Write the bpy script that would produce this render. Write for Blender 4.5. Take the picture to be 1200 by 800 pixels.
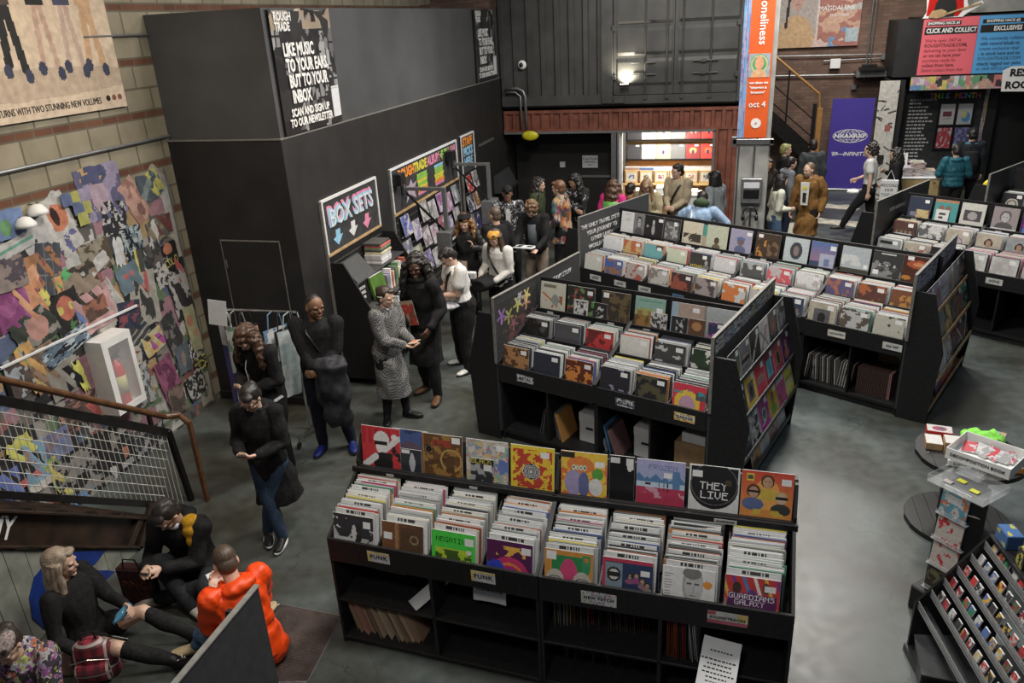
import bpy, bmesh, math, random
import numpy as np
from mathutils import Vector, Matrix, noise
for _o in list(bpy.data.objects): bpy.data.objects.remove(_o)
R = math.radians
rnd = random.Random(7)
S = bpy.context.scene
COL = S.collection

# ------------------------------------------------------------------ camera
PITCH, ROLL, YAW, CAMH, FPX = 0.389889, -0.0532297, -0.284137, 4.2, 908.956
def cam_basis():
    f = Vector((math.sin(YAW)*math.cos(PITCH), math.cos(YAW)*math.cos(PITCH), -math.sin(PITCH)))
    r = Vector((math.cos(YAW), -math.sin(YAW), 0)); u = r.cross(f)
    return f, r*math.cos(ROLL)+u*math.sin(ROLL), u*math.cos(ROLL)-r*math.sin(ROLL)
_f, _r, _u = cam_basis()
cd = bpy.data.cameras.new('camera'); cd.sensor_width = 36; cd.lens = FPX/1200*36
cd.clip_start = 0.05; cd.clip_end = 200
cam = bpy.data.objects.new('camera', cd); COL.objects.link(cam)
cam.matrix_world = Matrix(((_r.x, _u.x, -_f.x, 0), (_r.y, _u.y, -_f.y, 0), (_r.z, _u.z, -_f.z, CAMH), (0, 0, 0, 1)))
S.camera = cam

# ------------------------------------------------------------------ world, lamps, exposure
S.view_settings.view_transform = 'Standard'; S.view_settings.look = 'None'
S.view_settings.gamma = 1.0; S.view_settings.use_curve_mapping = False
S.view_settings.exposure = 0.0
w = bpy.data.worlds.new('world'); S.world = w; w.use_nodes = True
w.node_tree.nodes['Background'].inputs[0].default_value = (0.74, 0.80, 0.90, 1)
w.node_tree.nodes['Background'].inputs[1].default_value = 0.125
def lamp(kind, name, loc, target, energy, color, size=1.0, spot=70, blend=.6, sy=None):
    d = bpy.data.lights.new(name, kind); d.energy = energy; d.color = color
    if kind == 'AREA':
        d.size = size
        if sy: d.shape = 'RECTANGLE'; d.size_y = sy
    elif kind == 'SPOT': d.spot_size = R(spot); d.spot_blend = blend; d.shadow_soft_size = size
    else: d.shadow_soft_size = size
    o = bpy.data.objects.new(name, d); COL.objects.link(o); o.location = loc
    v = Vector(target)-Vector(loc); o.rotation_euler = v.to_track_quat('-Z', 'Y').to_euler()
    return o
WARM, COOL, NEUT = (1, .84, .64), (.72, .86, 1), (1, .95, .88)
lamp('AREA', 'ceiling_light_over_front_racks', (-.9, 4.2, 6.4), (-1.1, 4.7, 0), 235, NEUT, .9)
lamp('AREA', 'ceiling_light_over_middle_racks', (-.8, 8.6, 6.4), (-.9, 8.2, 0), 340, NEUT, 1.0)
lamp('AREA', 'ceiling_light_over_far_racks', (1.5, 12.0, 6.6), (1.2, 11.4, 0), 430, NEUT, 1.2)
lamp('AREA', 'ceiling_light_over_entrance', (2.2, 17.6, 6.2), (2.2, 17.6, 0), 300, NEUT, 1.6)
lamp('SPOT', 'added_fill_spot_on_containers', (-1.8, 11.5, 6.3), (-1.8, 16, 3.6), 520, NEUT, .4, 70, 1)  # fill spot added to brighten the container faces, not a known fixture
lamp('SPOT', 'ceiling_spot_on_aisle_floor', (1.6, 4.6, 6.6), (.8, 5.9, 0), 150, (.62, .80, 1), .3, 42, 1)
lamp('SPOT', 'ceiling_spot_on_far_aisle', (3.0, 8.2, 6.6), (2.7, 7.9, 0), 240, (.62, .80, 1), .3, 46, 1)
lamp('SPOT', 'ceiling_spot_on_queue', (-3.0, 7.6, 6.4), (-3.7, 8.0, .8), 430, (1, .80, .58), .3, 60, 1)
lamp('SPOT', 'ceiling_spot_on_slat_wall', (-2.4, 11.6, 6.2), (-4.3, 11.6, 1.2), 420, NEUT, .3, 70, 1)
lamp('SPOT', 'ceiling_spot_on_collage', (-4.2, 4.6, 6.3), (-6.0, 6.2, 2.3), 300, WARM, .4, 85, 1)
lamp('SPOT', 'ceiling_spot_on_seated_group', (-3.2, 2.6, 6.0), (-3.8, 3.8, 0), 200, WARM, .3, 62, 1)
lamp('SPOT', 'ceiling_spot_facing_low_rack', (-.9, .2, 5.6), (-1.0, 4.1, .5), 300, NEUT, .35, 56, .9)
lamp('AREA', 'container_room_light', (-1.3, 16.7, 2.3), (-1.3, 16.7, 0), 120, (1, .93, .82), .5, sy=.5)
# ------------------------------------------------------------------ materials
def _mat(name):
    m = bpy.data.materials.new(name); m.use_nodes = True
    return m, m.node_tree.nodes, m.node_tree.links, m.node_tree.nodes['Principled BSDF']
def mat(name, c, rough=.6, metal=0, var=.12, scale=14, bump=0., emit=None, estr=0, alpha=None, trans=0, c2=None, detail=4, spec=.5):
    m, N, L, B = _mat(name)
    tc = N.new('ShaderNodeTexCoord'); nz = N.new('ShaderNodeTexNoise'); nz.inputs['Scale'].default_value = scale; nz.inputs['Detail'].default_value = detail
    L.new(tc.outputs['Object'], nz.inputs['Vector'])
    rp = N.new('ShaderNodeValToRGB'); rp.color_ramp.elements[0].position = .3; rp.color_ramp.elements[1].position = .7
    a = [max(0, x*(1-var)) for x in c[:3]]; b = [min(1, x*(1+var)) for x in c[:3]] if c2 is None else list(c2)
    rp.color_ramp.elements[0].color = (*a, 1); rp.color_ramp.elements[1].color = (*b, 1)
    L.new(nz.outputs['Fac'], rp.inputs[0]); L.new(rp.outputs[0], B.inputs['Base Color'])
    B.inputs['Roughness'].default_value = rough; B.inputs['Metallic'].default_value = metal
    B.inputs['Specular IOR Level'].default_value = spec
    if bump:
        bp = N.new('ShaderNodeBump'); bp.inputs['Strength'].default_value = bump; bp.inputs['Distance'].default_value = .01
        L.new(nz.outputs['Fac'], bp.inputs['Height']); L.new(bp.outputs[0], B.inputs['Normal'])
    if emit: B.inputs['Emission Color'].default_value = (*emit, 1); B.inputs['Emission Strength'].default_value = estr
    if trans: B.inputs['Transmission Weight'].default_value = trans; B.inputs['IOR'].default_value = 1.3
    if alpha is not None: B.inputs['Alpha'].default_value = alpha
    return m
def attr_mat(name, rough=.4, spec=.5):
    m, N, L, B = _mat(name)
    at = N.new('ShaderNodeAttribute'); at.attribute_name = 'Col'; tc = N.new('ShaderNodeTexCoord'); nz = N.new('ShaderNodeTexNoise'); nz.inputs['Scale'].default_value = 30 if rough < .6 else 14; nz.inputs['Detail'].default_value = 5
    L.new(tc.outputs['Object'], nz.inputs['Vector']); rp = N.new('ShaderNodeMapRange'); rp.inputs[1].default_value = .3; rp.inputs[2].default_value = .7; rp.inputs[3].default_value = .86 if rough < .6 else .72; rp.inputs[4].default_value = 1.06 if rough < .6 else 1.02; L.new(nz.outputs['Fac'], rp.inputs[0])
    hs = N.new('ShaderNodeHueSaturation'); hs.inputs['Saturation'].default_value = .95 if rough < .6 else .78; L.new(at.outputs['Color'], hs.inputs['Color']); L.new(rp.outputs[0], hs.inputs['Value']); L.new(hs.outputs[0], B.inputs['Base Color']); B.inputs['Roughness'].default_value = rough; B.inputs['Specular IOR Level'].default_value = spec
    return m
def objcol_mat(name, rough=.45, scale=60):
    m, N, L, B = _mat(name)
    oi = N.new('ShaderNodeObjectInfo'); tc = N.new('ShaderNodeTexCoord'); nz = N.new('ShaderNodeTexNoise'); nz.inputs['Scale'].default_value = scale
    L.new(tc.outputs['Object'], nz.inputs['Vector'])
    mx = N.new('ShaderNodeMix'); mx.data_type = 'RGBA'; mx.blend_type = 'MULTIPLY'; mx.inputs[0].default_value = .25
    L.new(oi.outputs['Color'], mx.inputs[6]); L.new(nz.outputs['Fac'], mx.inputs[7]); L.new(mx.outputs[2], B.inputs['Base Color'])
    B.inputs['Roughness'].default_value = rough
    return m
M = {}
M['black'] = mat('black_painted_board', (.013, .013, .014), .5, var=.3, scale=30, bump=.05, spec=.35)
M['grey_board'] = mat('grey_painted_board', (.045, .047, .05), .5, var=.15, scale=20)
M['board_edge'] = mat('bare_panel_edge', (.17, .165, .15), .6, var=.2, scale=25)
M['chalk'] = mat('chalkboard', (.028, .029, .031), .8, var=.4, scale=9)
M['chalkwhite'] = mat('chalk_marks', (.55, .55, .55), .9, var=.3, scale=80)
M['white'] = mat('white_card', (.75, .75, .73), .6, var=.05)
M['paper'] = mat('white_paper', (.62, .63, .64), .7, var=.05)
M['ink'] = mat('black_ink', (.012, .012, .012), .6, var=.1)
M['print'] = attr_mat('printed_sleeve', .32)
M['matte'] = attr_mat('printed_matte', .75, .25)
M['sleeve'] = objcol_mat('record_sleeve')
M['wood'] = mat('raw_wood', (.42, .27, .13), .6, var=.25, scale=6, c2=(.55, .38, .2))
M['card'] = mat('cardboard', (.33, .21, .11), .8, var=.15)
M['metal'] = mat('brushed_metal', (.42, .42, .42), .35, 1, var=.15, scale=40)
M['steel'] = mat('grey_steel', (.22, .225, .23), .4, .6, var=.15)
M['chrome'] = mat('chrome', (.75, .75, .76), .15, 1, var=.03)
M['blackmetal'] = mat('black_metal', (.015, .014, .013), .4, .4, var=.3)
M['plastic_black'] = mat('black_plastic', (.01, .01, .011), .35, var=.2)
M['clear'] = mat('clear_acrylic', (.9, .92, .93), .08, var=.01, alpha=.13)

# ------------------------------------------------------------------ mesh helpers
class MB:
    """collects shapes for one mesh object"""
    def __init__(s): s.v = []; s.f = []; s.c = []; s.mi = []; s.T = Matrix.Identity(4); s.col = (.5, .5, .5); s.m = 0; s.sm = False
    def add(s, vs, fs, col=None, cols=None, m=None):
        b = len(s.v); s.v += [tuple(s.T @ Vector(p)) for p in vs]; s.f += [tuple(i+b for i in f) for f in fs]
        s.c += cols if cols is not None else [col or s.col]*len(fs); s.mi += [s.m if m is None else m]*len(fs)
        return s
    def box(s, x0, y0, z0, x1, y1, z1, **k):
        vs = [(x, y, z) for z in (z0, z1) for y in (y0, y1) for x in (x0, x1)]
        return s.add(vs, [(0, 2, 3, 1), (4, 5, 7, 6), (0, 1, 5, 4), (2, 6, 7, 3), (0, 4, 6, 2), (1, 3, 7, 5)], **k)
    def bev(s, x0, y0, z0, x1, y1, z1, b=.004, **k):
        """box with chamfered edges"""
        bm = bmesh.new(); bmesh.ops.create_cube(bm, size=1)
        bmesh.ops.scale(bm, vec=(x1-x0, y1-y0, z1-z0), verts=bm.verts)
        bmesh.ops.translate(bm, vec=((x0+x1)/2, (y0+y1)/2, (z0+z1)/2), verts=bm.verts)
        bmesh.ops.bevel(bm, geom=bm.edges[:], offset=b, segments=1, affect='EDGES')
        bm.verts.index_update(); s.add([v.co[:] for v in bm.verts], [[v.index for v in f.verts] for f in bm.faces], **k); bm.free(); return s
    def prism(s, poly, axis, a, b, **k):
        """polygon of 2D points extruded along an axis from a to b"""
        n = len(poly)
        def P(p, t): return {'x': (t, p[0], p[1]), 'y': (p[0], t, p[1]), 'z': (p[0], p[1], t)}[axis]
        vs = [P(p, a) for p in poly]+[P(p, b) for p in poly]
        fs = [tuple(range(n-1, -1, -1)), tuple(range(n, 2*n))]+[(i, (i+1) % n, n+(i+1) % n, n+i) for i in range(n)]
        return s.add(vs, fs, **k)
    def tube(s, pts, r, n=8, cap=True, **k):
        pts = [Vector(p) for p in pts]; rs = r if isinstance(r, (list, tuple)) else [r]*len(pts)
        vs = []; fs = []; prev = None
        for i, p in enumerate(pts):
            d = (pts[min(i+1, len(pts)-1)]-pts[max(i-1, 0)]).normalized()
            a = prev if prev is not None else (Vector((0, 0, 1)) if abs(d.z) < .9 else Vector((1, 0, 0)))
            u = (a-d*a.dot(d)).normalized(); w_ = d.cross(u); prev = u
            for j in range(n):
                t = 2*math.pi*j/n; vs.append(p+(u*math.cos(t)+w_*math.sin(t))*rs[i])
        for i in range(len(pts)-1):
            for j in range(n): fs.append((i*n+j, i*n+(j+1) % n, (i+1)*n+(j+1) % n, (i+1)*n+j))
        if cap: fs += [tuple(range(n-1, -1, -1)), tuple((len(pts)-1)*n+j for j in range(n))]
        return s.add(vs, fs, **k)
    def lathe(s, prof, n=24, c=(0, 0, 0), **k):
        vs = []; fs = []
        for r_, z in prof:
            for j in range(n): t = 2*math.pi*j/n; vs.append((c[0]+r_*math.cos(t), c[1]+r_*math.sin(t), c[2]+z))
        for i in range(len(prof)-1):
            for j in range(n): fs.append((i*n+j, i*n+(j+1) % n, (i+1)*n+(j+1) % n, (i+1)*n+j))
        fs += [tuple(range(n-1, -1, -1)), tuple((len(prof)-1)*n+j for j in range(n))]
        return s.add(vs, fs, **k)
    def ball(s, c, r, n=12, m_=8, **k):
        r = r if isinstance(r, (tuple, list)) else (r, r, r); vs = []; fs = []
        for i in range(1, m_):
            p = math.pi*i/m_
            for j in range(n): t = 2*math.pi*j/n; vs.append((c[0]+r[0]*math.sin(p)*math.cos(t), c[1]+r[1]*math.sin(p)*math.sin(t), c[2]+r[2]*math.cos(p)))
        top = len(vs); vs += [(c[0], c[1], c[2]+r[2]), (c[0], c[1], c[2]-r[2])]
        for i in range(m_-2):
            for j in range(n): fs.append((i*n+j, (i+1)*n+j, (i+1)*n+(j+1) % n, i*n+(j+1) % n))
        for j in range(n): fs += [(top, j, (j+1) % n), (top+1, (m_-2)*n+(j+1) % n, (m_-2)*n+j)]
        return s.add(vs, fs, **k)
    def grid(s, A, o, u, v, m=None):
        """picture: A[row from top, col, rgb] laid on origin o (top-left) along u (right) and v (down)"""
        h, w_ = A.shape[:2]; o = Vector(o); u = Vector(u); v = Vector(v)
        vs = [o+u*(j/w_)+v*(i/h) for i in range(h+1) for j in range(w_+1)]
        fs = [(i*(w_+1)+j, (i+1)*(w_+1)+j, (i+1)*(w_+1)+j+1, i*(w_+1)+j+1) for i in range(h) for j in range(w_)]
        return s.add(vs, fs, cols=[tuple(A[i, j]) for i in range(h) for j in range(w_)], m=m)
    def mesh(s, name):
        me = bpy.data.meshes.new(name); me.from_pydata(s.v, [], s.f)
        me.polygons.foreach_set('material_index', s.mi)
        at = me.color_attributes.new('Col', 'FLOAT_COLOR', 'CORNER')
        arr = np.ones((len(me.loops), 4), dtype=np.float32); cnt = [len(f) for f in s.f]
        if s.f: arr[:, :3] = np.repeat(np.array(s.c, dtype=np.float32), cnt, axis=0)
        at.data.foreach_set('color', arr.ravel())
        if s.sm: me.polygons.foreach_set('use_smooth', [True]*len(me.polygons))
        me.update(); return me
    def build(s, name, mats, parent=None, loc=None, rz=0, **tags):
        me = s.mesh(name)
        for m in (mats if isinstance(mats, (list, tuple)) else [mats]): me.materials.append(m if not isinstance(m, str) else M[m])
        return link(name, me, parent, loc, rz, **tags)
def link(name, me, parent=None, loc=None, rz=0, **tags):
    o = bpy.data.objects.new(name, me); COL.objects.link(o)
    if parent: o.parent = parent
    if loc is not None: o.location = loc
    if rz: o.rotation_euler.z = rz
    for k, v in tags.items(): o[k] = v
    return o
def thing(name, label, cat, loc=(0, 0, 0), rz=0, group=None):
    o = bpy.data.objects.new(name, None); COL.objects.link(o); o.location = loc; o.rotation_euler.z = rz
    o.empty_display_size = .1; o['label'] = label; o['category'] = cat
    if group: o['group'] = group
    return o
def tags(label, cat, group=None):
    d = dict(label=label, category=cat)
    if group: d['group'] = group
    return d
def copy_tree(o, parent=None):
    c = o.copy(); COL.objects.link(c); c.parent = parent
    for ch in o.children: copy_tree(ch, c)
    return c
def text_mesh(txt, size, depth=.002, bold=.0, mats=('ink',), name='lettering', align='CENTER', sx=1, spacing=1, shear=0):
    cu = bpy.data.curves.new('t', 'FONT'); cu.body = txt; cu.size = size; cu.extrude = depth; cu.offset = bold; cu.shear = shear
    cu.align_x = align; cu.align_y = 'CENTER'; cu.space_character = spacing; cu.resolution_u = 2; cu.space_line = .85
    o = bpy.data.objects.new('t', cu); COL.objects.link(o); bpy.context.view_layer.update()
    me = bpy.data.meshes.new_from_object(o.evaluated_get(bpy.context.evaluated_depsgraph_get()))
    bpy.data.objects.remove(o); me.materials.clear()
    if sx != 1: me.transform(Matrix.Diagonal((sx, 1, 1, 1)))
    for m in mats: me.materials.append(M[m] if isinstance(m, str) else m)
    me.name = name; return me
def text(txt, size, parent, mtx, mat_='ink', name='lettering', **k):
    """mtx places the text: local x right, y up, z out of the page"""
    me = text_mesh(txt, size, mats=(mat_,), name=name, **k); o = link(name, me, parent); o.matrix_basis = mtx; return o
def frame(o, right, up):
    r = Vector(right).normalized(); u = Vector(up).normalized(); n = r.cross(u); u = n.cross(r)
    return Matrix(((r.x, u.x, n.x, o[0]), (r.y, u.y, n.y, o[1]), (r.z, u.z, n.z, o[2]), (0, 0, 0, 1)))

# ------------------------------------------------------------------ small picture painter (colours are laid on the printed face)
FONT = {k: v.split() for k, v in {
'A': '01110 10001 10001 11111 10001 10001 10001', 'B': '11110 10001 11110 10001 10001 10001 11110', 'C': '01111 10000 10000 10000 10000 10000 01111',
'D': '11110 10001 10001 10001 10001 10001 11110', 'E': '11111 10000 11110 10000 10000 10000 11111', 'F': '11111 10000 11110 10000 10000 10000 10000',
'G': '01111 10000 10000 10011 10001 10001 01111', 'H': '10001 10001 11111 10001 10001 10001 10001', 'I': '11111 00100 00100 00100 00100 00100 11111',
'J': '00111 00010 00010 00010 00010 10010 01100', 'K': '10001 10010 11100 10010 10001 10001 10001', 'L': '10000 10000 10000 10000 10000 10000 11111',
'M': '10001 11011 10101 10101 10001 10001 10001', 'N': '10001 11001 10101 10011 10001 10001 10001', 'O': '01110 10001 10001 10001 10001 10001 01110',
'P': '11110 10001 10001 11110 10000 10000 10000', 'R': '11110 10001 10001 11110 10100 10010 10001', 'S': '01111 10000 01110 00001 00001 00001 11110',
'T': '11111 00100 00100 00100 00100 00100 00100', 'U': '10001 10001 10001 10001 10001 10001 01110', 'V': '10001 10001 10001 10001 10001 01010 00100',
'W': '10001 10001 10001 10101 10101 11011 10001', 'Z': '11111 00001 00010 00100 01000 10000 11111', 'X': '10001 01010 00100 00100 00100 01010 10001', 'Y': '10001 01010 00100 00100 00100 00100 00100',
'0': '01110 10011 10101 10101 11001 10001 01110', '2': '01110 10001 00001 00110 01000 10000 11111', '9': '01110 10001 10001 01111 00001 00001 01110', ' ': '00000 00000 00000 00000 00000 00000 00000'}.items()}
class Art:
    def __init__(s, n=32, bg=(.5, .5, .5), h=None):
        s.h = h or n; s.w = n; s.a = np.zeros((s.h, s.w, 3)); s.a[:] = bg
        s.Y, s.X = np.mgrid[0:s.h, 0:s.w]; s.X = (s.X+.5)/s.w; s.Y = (s.Y+.5)/s.h; s.rg = np.random.RandomState(rnd.randrange(1 << 30))
    def rect(s, x0, y0, x1, y1, c): s.a[(s.X >= x0) & (s.X < x1) & (s.Y >= y0) & (s.Y < y1)] = c; return s
    def ell(s, x, y, rx, ry, c): s.a[((s.X-x)/rx)**2+((s.Y-y)/ry)**2 <= 1] = c; return s
    def ring(s, x, y, r, w_, c): d = np.hypot(s.X-x, s.Y-y); s.a[abs(d-r) < w_] = c; return s
    def line(s, x0, y0, x1, y1, w_, c):
        dx, dy = x1-x0, y1-y0; t = np.clip(((s.X-x0)*dx+(s.Y-y0)*dy)/(dx*dx+dy*dy+1e-9), 0, 1)
        s.a[np.hypot(s.X-x0-t*dx, s.Y-y0-t*dy) < w_] = c; return s
    def grad(s, c0, c1, ax='y'):
        t = (s.Y if ax == 'y' else s.X)[..., None]; s.a = np.array(c0)*(1-t)+np.array(c1)*t; return s
    def nz(s, k): return .72*s.nz1(k)+.28*s.nz1(k*3)+.02
    def nz1(s, k): 
        g = s.rg.rand(k+2, k+2); y = s.Y*k; x = s.X*k; i = y.astype(int); j = x.astype(int); fy = y-i; fx = x-j
        return g[i, j]*(1-fy)*(1-fx)+g[i+1, j]*fy*(1-fx)+g[i, j+1]*(1-fy)*fx+g[i+1, j+1]*fy*fx
    def blot(s, c, k=6, th=.6, box=(0, 0, 1, 1)):
        m = (s.nz(k) > th) & (s.X >= box[0]) & (s.Y >= box[1]) & (s.X < box[2]) & (s.Y < box[3]); s.a[m] = c; return s
    def grain(s, a=.2, k=None):
        n_ = s.rg.rand(s.h, s.w) if k is None else s.nz(k); s.a = np.clip(s.a*(1-a+2*a*n_[..., None]), 0, 1); return s
    def txt(s, t, x, y, c, sc=1):
        X = int(x*s.w); Y = int(y*s.h)
        for ch in t:
            for r_, row in enumerate(FONT.get(ch, FONT[' '])):
                for q, b in enumerate(row):
                    if b == '1':
                        y0 = Y+r_*sc; x0 = X+q*sc
                        if 0 <= y0 < s.h and 0 <= x0 < s.w: s.a[y0:y0+sc, x0:x0+sc] = c
            X += 6*sc
        return s
    def portrait(s, cx, cy, r, skin, hair, shirt):
        s.ell(cx, cy+r*2.1, r*1.6, r*1.1, shirt); s.ell(cx, cy-.1*r, r*1.02, r*1.15, hair); s.ell(cx, cy+.1*r, r*.72, r*.95, skin)
        s.rect(cx-.45*r, cy-.1*r, cx-.1*r, cy+.04*r, hair); s.rect(cx+.12*r, cy-.1*r, cx+.45*r, cy+.04*r, hair); return s
    def sticker(s, x=.72, y=.06, w_=.2, h=.15): return s.rect(x, y, x+w_, y+h, (.8, .8, .8))
# ------------------------------------------------------------------ the building
def brick_nodes(name, kind):
    m, N, L, B = _mat(name); tc = N.new('ShaderNodeTexCoord'); sp = N.new('ShaderNodeSeparateXYZ'); L.new(tc.outputs['Object'], sp.inputs[0])
    cb = N.new('ShaderNodeCombineXYZ')
    L.new(sp.outputs['Y' if kind == 'left' else 'X'], cb.inputs[0]); L.new(sp.outputs['Z'], cb.inputs[1])
    nz = N.new('ShaderNodeTexNoise'); nz.inputs['Scale'].default_value = 2.5; nz.inputs['Detail'].default_value = 8; L.new(tc.outputs['Object'], nz.inputs['Vector'])
    def br(w_, h, c1, c2, mo, sz=.012, off=.5):
        b = N.new('ShaderNodeTexBrick'); b.inputs['Scale'].default_value = 1; b.inputs['Brick Width'].default_value = w_; b.inputs['Row Height'].default_value = h
        b.inputs['Color1'].default_value = (*c1, 1); b.inputs['Color2'].default_value = (*c2, 1); b.inputs['Mortar'].default_value = (*mo, 1); b.inputs['Mortar Size'].default_value = sz; b.offset = off
        L.new(cb.outputs[0], b.inputs['Vector']); return b
    if kind == 'left':
        big = br(.40, .2275, (.27, .24, .17), (.36, .32, .235), (.15, .13, .09)); sm = br(.21, .07, (.12, .045, .025), (.17, .072, .04), (.13, .11, .08), .008)
        # period .525: one .07 course of red brick, then two courses of block
        ad = N.new('ShaderNodeMath'); ad.operation = 'ADD'; ad.inputs[1].default_value = -2.925+5.25; L.new(sp.outputs['Z'], ad.inputs[0])
        mo = N.new('ShaderNodeMath'); mo.operation = 'MODULO'; mo.inputs[1].default_value = .525; L.new(ad.outputs[0], mo.inputs[0])
        lt = N.new('ShaderNodeMath'); lt.operation = 'LESS_THAN'; lt.inputs[1].default_value = .07; L.new(mo.outputs[0], lt.inputs[0])
        c2 = N.new('ShaderNodeCombineXYZ'); L.new(sp.outputs['Y'], c2.inputs[0]); s2 = N.new('ShaderNodeMath'); s2.operation = 'SUBTRACT'; s2.inputs[1].default_value = .07; L.new(mo.outputs[0], s2.inputs[0]); L.new(s2.outputs[0], c2.inputs[1])
        L.new(c2.outputs[0], big.inputs['Vector'])
        c3 = N.new('ShaderNodeCombineXYZ'); L.new(sp.outputs['Y'], c3.inputs[0]); L.new(mo.outputs[0], c3.inputs[1]); L.new(c3.outputs[0], sm.inputs['Vector'])
        mx = N.new('ShaderNodeMix'); mx.data_type = 'RGBA'; L.new(lt.outputs[0], mx.inputs[0]); L.new(big.outputs[0], mx.inputs[6]); L.new(sm.outputs[0], mx.inputs[7]); src = mx.outputs[2]
    else:
        b = br(.22, .075, (.15, .08, .058), (.21, .12, .085), (.11, .095, .08), .009); src = b.outputs[0]
    m2 = N.new('ShaderNodeMix'); m2.data_type = 'RGBA'; m2.blend_type = 'MULTIPLY'; m2.inputs[0].default_value = .55
    rp = N.new('ShaderNodeValToRGB'); rp.color_ramp.elements[0].position = .3; rp.color_ramp.elements[0].color = (.40, .37, .33, 1); rp.color_ramp.elements[1].position = .65
    L.new(nz.outputs['Fac'], rp.inputs[0]); L.new(src, m2.inputs[6]); L.new(rp.outputs[0], m2.inputs[7]); L.new(m2.outputs[2], B.inputs['Base Color'])
    bp = N.new('ShaderNodeBump'); bp.inputs['Strength'].default_value = .4; bp.inputs['Distance'].default_value = .01; L.new(m2.outputs[2], bp.inputs['Height']); L.new(bp.outputs[0], B.inputs['Normal'])
    B.inputs['Roughness'].default_value = .85; return m
M['blockwall'] = brick_nodes('block_and_brick_wall', 'left'); M['brickwall'] = brick_nodes('old_brick_wall', 'back')
def floor_mat():
    m, N, L, B = _mat('polished_concrete'); tc = N.new('ShaderNodeTexCoord')
    def nz(sc, d, dist=0): n = N.new('ShaderNodeTexNoise'); n.inputs['Scale'].default_value = sc; n.inputs['Detail'].default_value = d; n.inputs['Distortion'].default_value = dist; L.new(tc.outputs['Object'], n.inputs['Vector']); return n
    a = nz(.7, 8, .8); b = nz(9, 10); rp = N.new('ShaderNodeValToRGB'); rp.color_ramp.elements[0].position = .38; rp.color_ramp.elements[1].position = .60
    rp.color_ramp.elements[0].color = (.034, .034, .026, 1); rp.color_ramp.elements[1].color = (.080, .095, .092, 1); L.new(a.outputs['Fac'], rp.inputs[0])  # pale blotches: concrete mottling plus pools of light put into the colour
    mx = N.new('ShaderNodeMix'); mx.data_type = 'RGBA'; mx.blend_type = 'OVERLAY'; mx.inputs[0].default_value = .45; L.new(rp.outputs[0], mx.inputs[6]); L.new(b.outputs['Fac'], mx.inputs[7])
    vo = N.new('ShaderNodeTexVoronoi'); vo.feature = 'DISTANCE_TO_EDGE'; vo.inputs['Scale'].default_value = .42
    ad = N.new('ShaderNodeVectorMath'); ad.operation = 'ADD'; n3 = nz(1.6, 6); L.new(tc.outputs['Object'], ad.inputs[0]); L.new(n3.outputs['Color'], ad.inputs[1]); L.new(ad.outputs[0], vo.inputs['Vector'])
    lt = N.new('ShaderNodeMath'); lt.operation = 'LESS_THAN'; lt.inputs[1].default_value = .0012; L.new(vo.outputs['Distance'], lt.inputs[0])
    m3 = N.new('ShaderNodeMix'); m3.data_type = 'RGBA'; m3.inputs[7].default_value = (.03, .03, .028, 1); L.new(lt.outputs[0], m3.inputs[0]); L.new(mx.outputs[2], m3.inputs[6]); L.new(m3.outputs[2], B.inputs['Base Color'])
    r2 = N.new('ShaderNodeMapRange'); r2.inputs[3].default_value = .28; r2.inputs[4].default_value = .5; L.new(b.outputs['Fac'], r2.inputs[0]); L.new(r2.outputs[0], B.inputs['Roughness'])
    return m
M['floor'] = floor_mat()
M['boxwall'] = mat('charcoal_painted_wall', (.017, .0165, .0165), .6, var=.25, scale=3, bump=.03, spec=.4)
M['boxupper'] = mat('charcoal_fascia_paint', (.068, .07, .073), .5, var=.15, scale=2)
M['rust'] = mat('oxide_red_container_steel', (.17, .05, .03), .6, .1, var=.4, scale=5, c2=(.22, .075, .045))
M['container'] = mat('black_container_steel', (.06, .06, .058), .42, .2, var=.25, scale=2.5, bump=.05)
M['concrete'] = mat('concrete_column', (.30, .30, .28), .8, var=.15, scale=6)
ST = dict(kind='structure')
b = MB(); b.box(-7, -1, -.1, 9.2, 21.1, 0); b.build('floor', 'floor', **ST)
b = MB(); b.box(-6.25, -1, 0, -6.05, 16.2, 5.4); b.build('wall_left', 'blockwall', **ST)
b = MB(); b.box(-5, 21, 0, 9.2, 21.2, 5.4); b.build('wall_back', 'brickwall', **ST)
# black sales-room box beside the brick wall
b = MB(); b.box(-6.05, 7.5, 0, -4.63, 18.0, 3.16); b.build('wall_room', 'boxwall', **ST)
b = MB(); b.box(-6.05, 7.53, 3.175, -4.65, 16.2, 4.46); b.build('wall_fascia', 'boxupper', **ST)
b = MB(); b.box(-6.05, 7.49, 3.16, -4.625, 15.98, 3.175); b.build('trim_1', 'board_edge', **ST)
b = MB()                                                     # flush door cut into the end of the box
b.box(-5.62, 7.488, .02, -5.61, 7.5, 2.05); b.box(-4.86, 7.488, .02, -4.85, 7.5, 2.05); b.box(-5.62, 7.486, 2.04, -4.85, 7.5, 2.055)
d1 = b.build('door_1', 'board_edge', **ST)
b = MB(); b.box(-5.61, 7.492, .02, -4.86, 7.5, 2.04); b.build('door_leaf', 'boxwall', d1)
b = MB(); b.box(-5.595, 7.484, 1.72, -5.58, 7.492, 1.82); b.box(-5.595, 7.484, .3, -5.58, 7.492, .4); b.build('hinge', 'steel', d1)
b = MB(); b.box(-6.03, 7.46, 0, -4.63, 7.5, .1); b.build('baseboard_room', 'boxwall', **ST)
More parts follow.
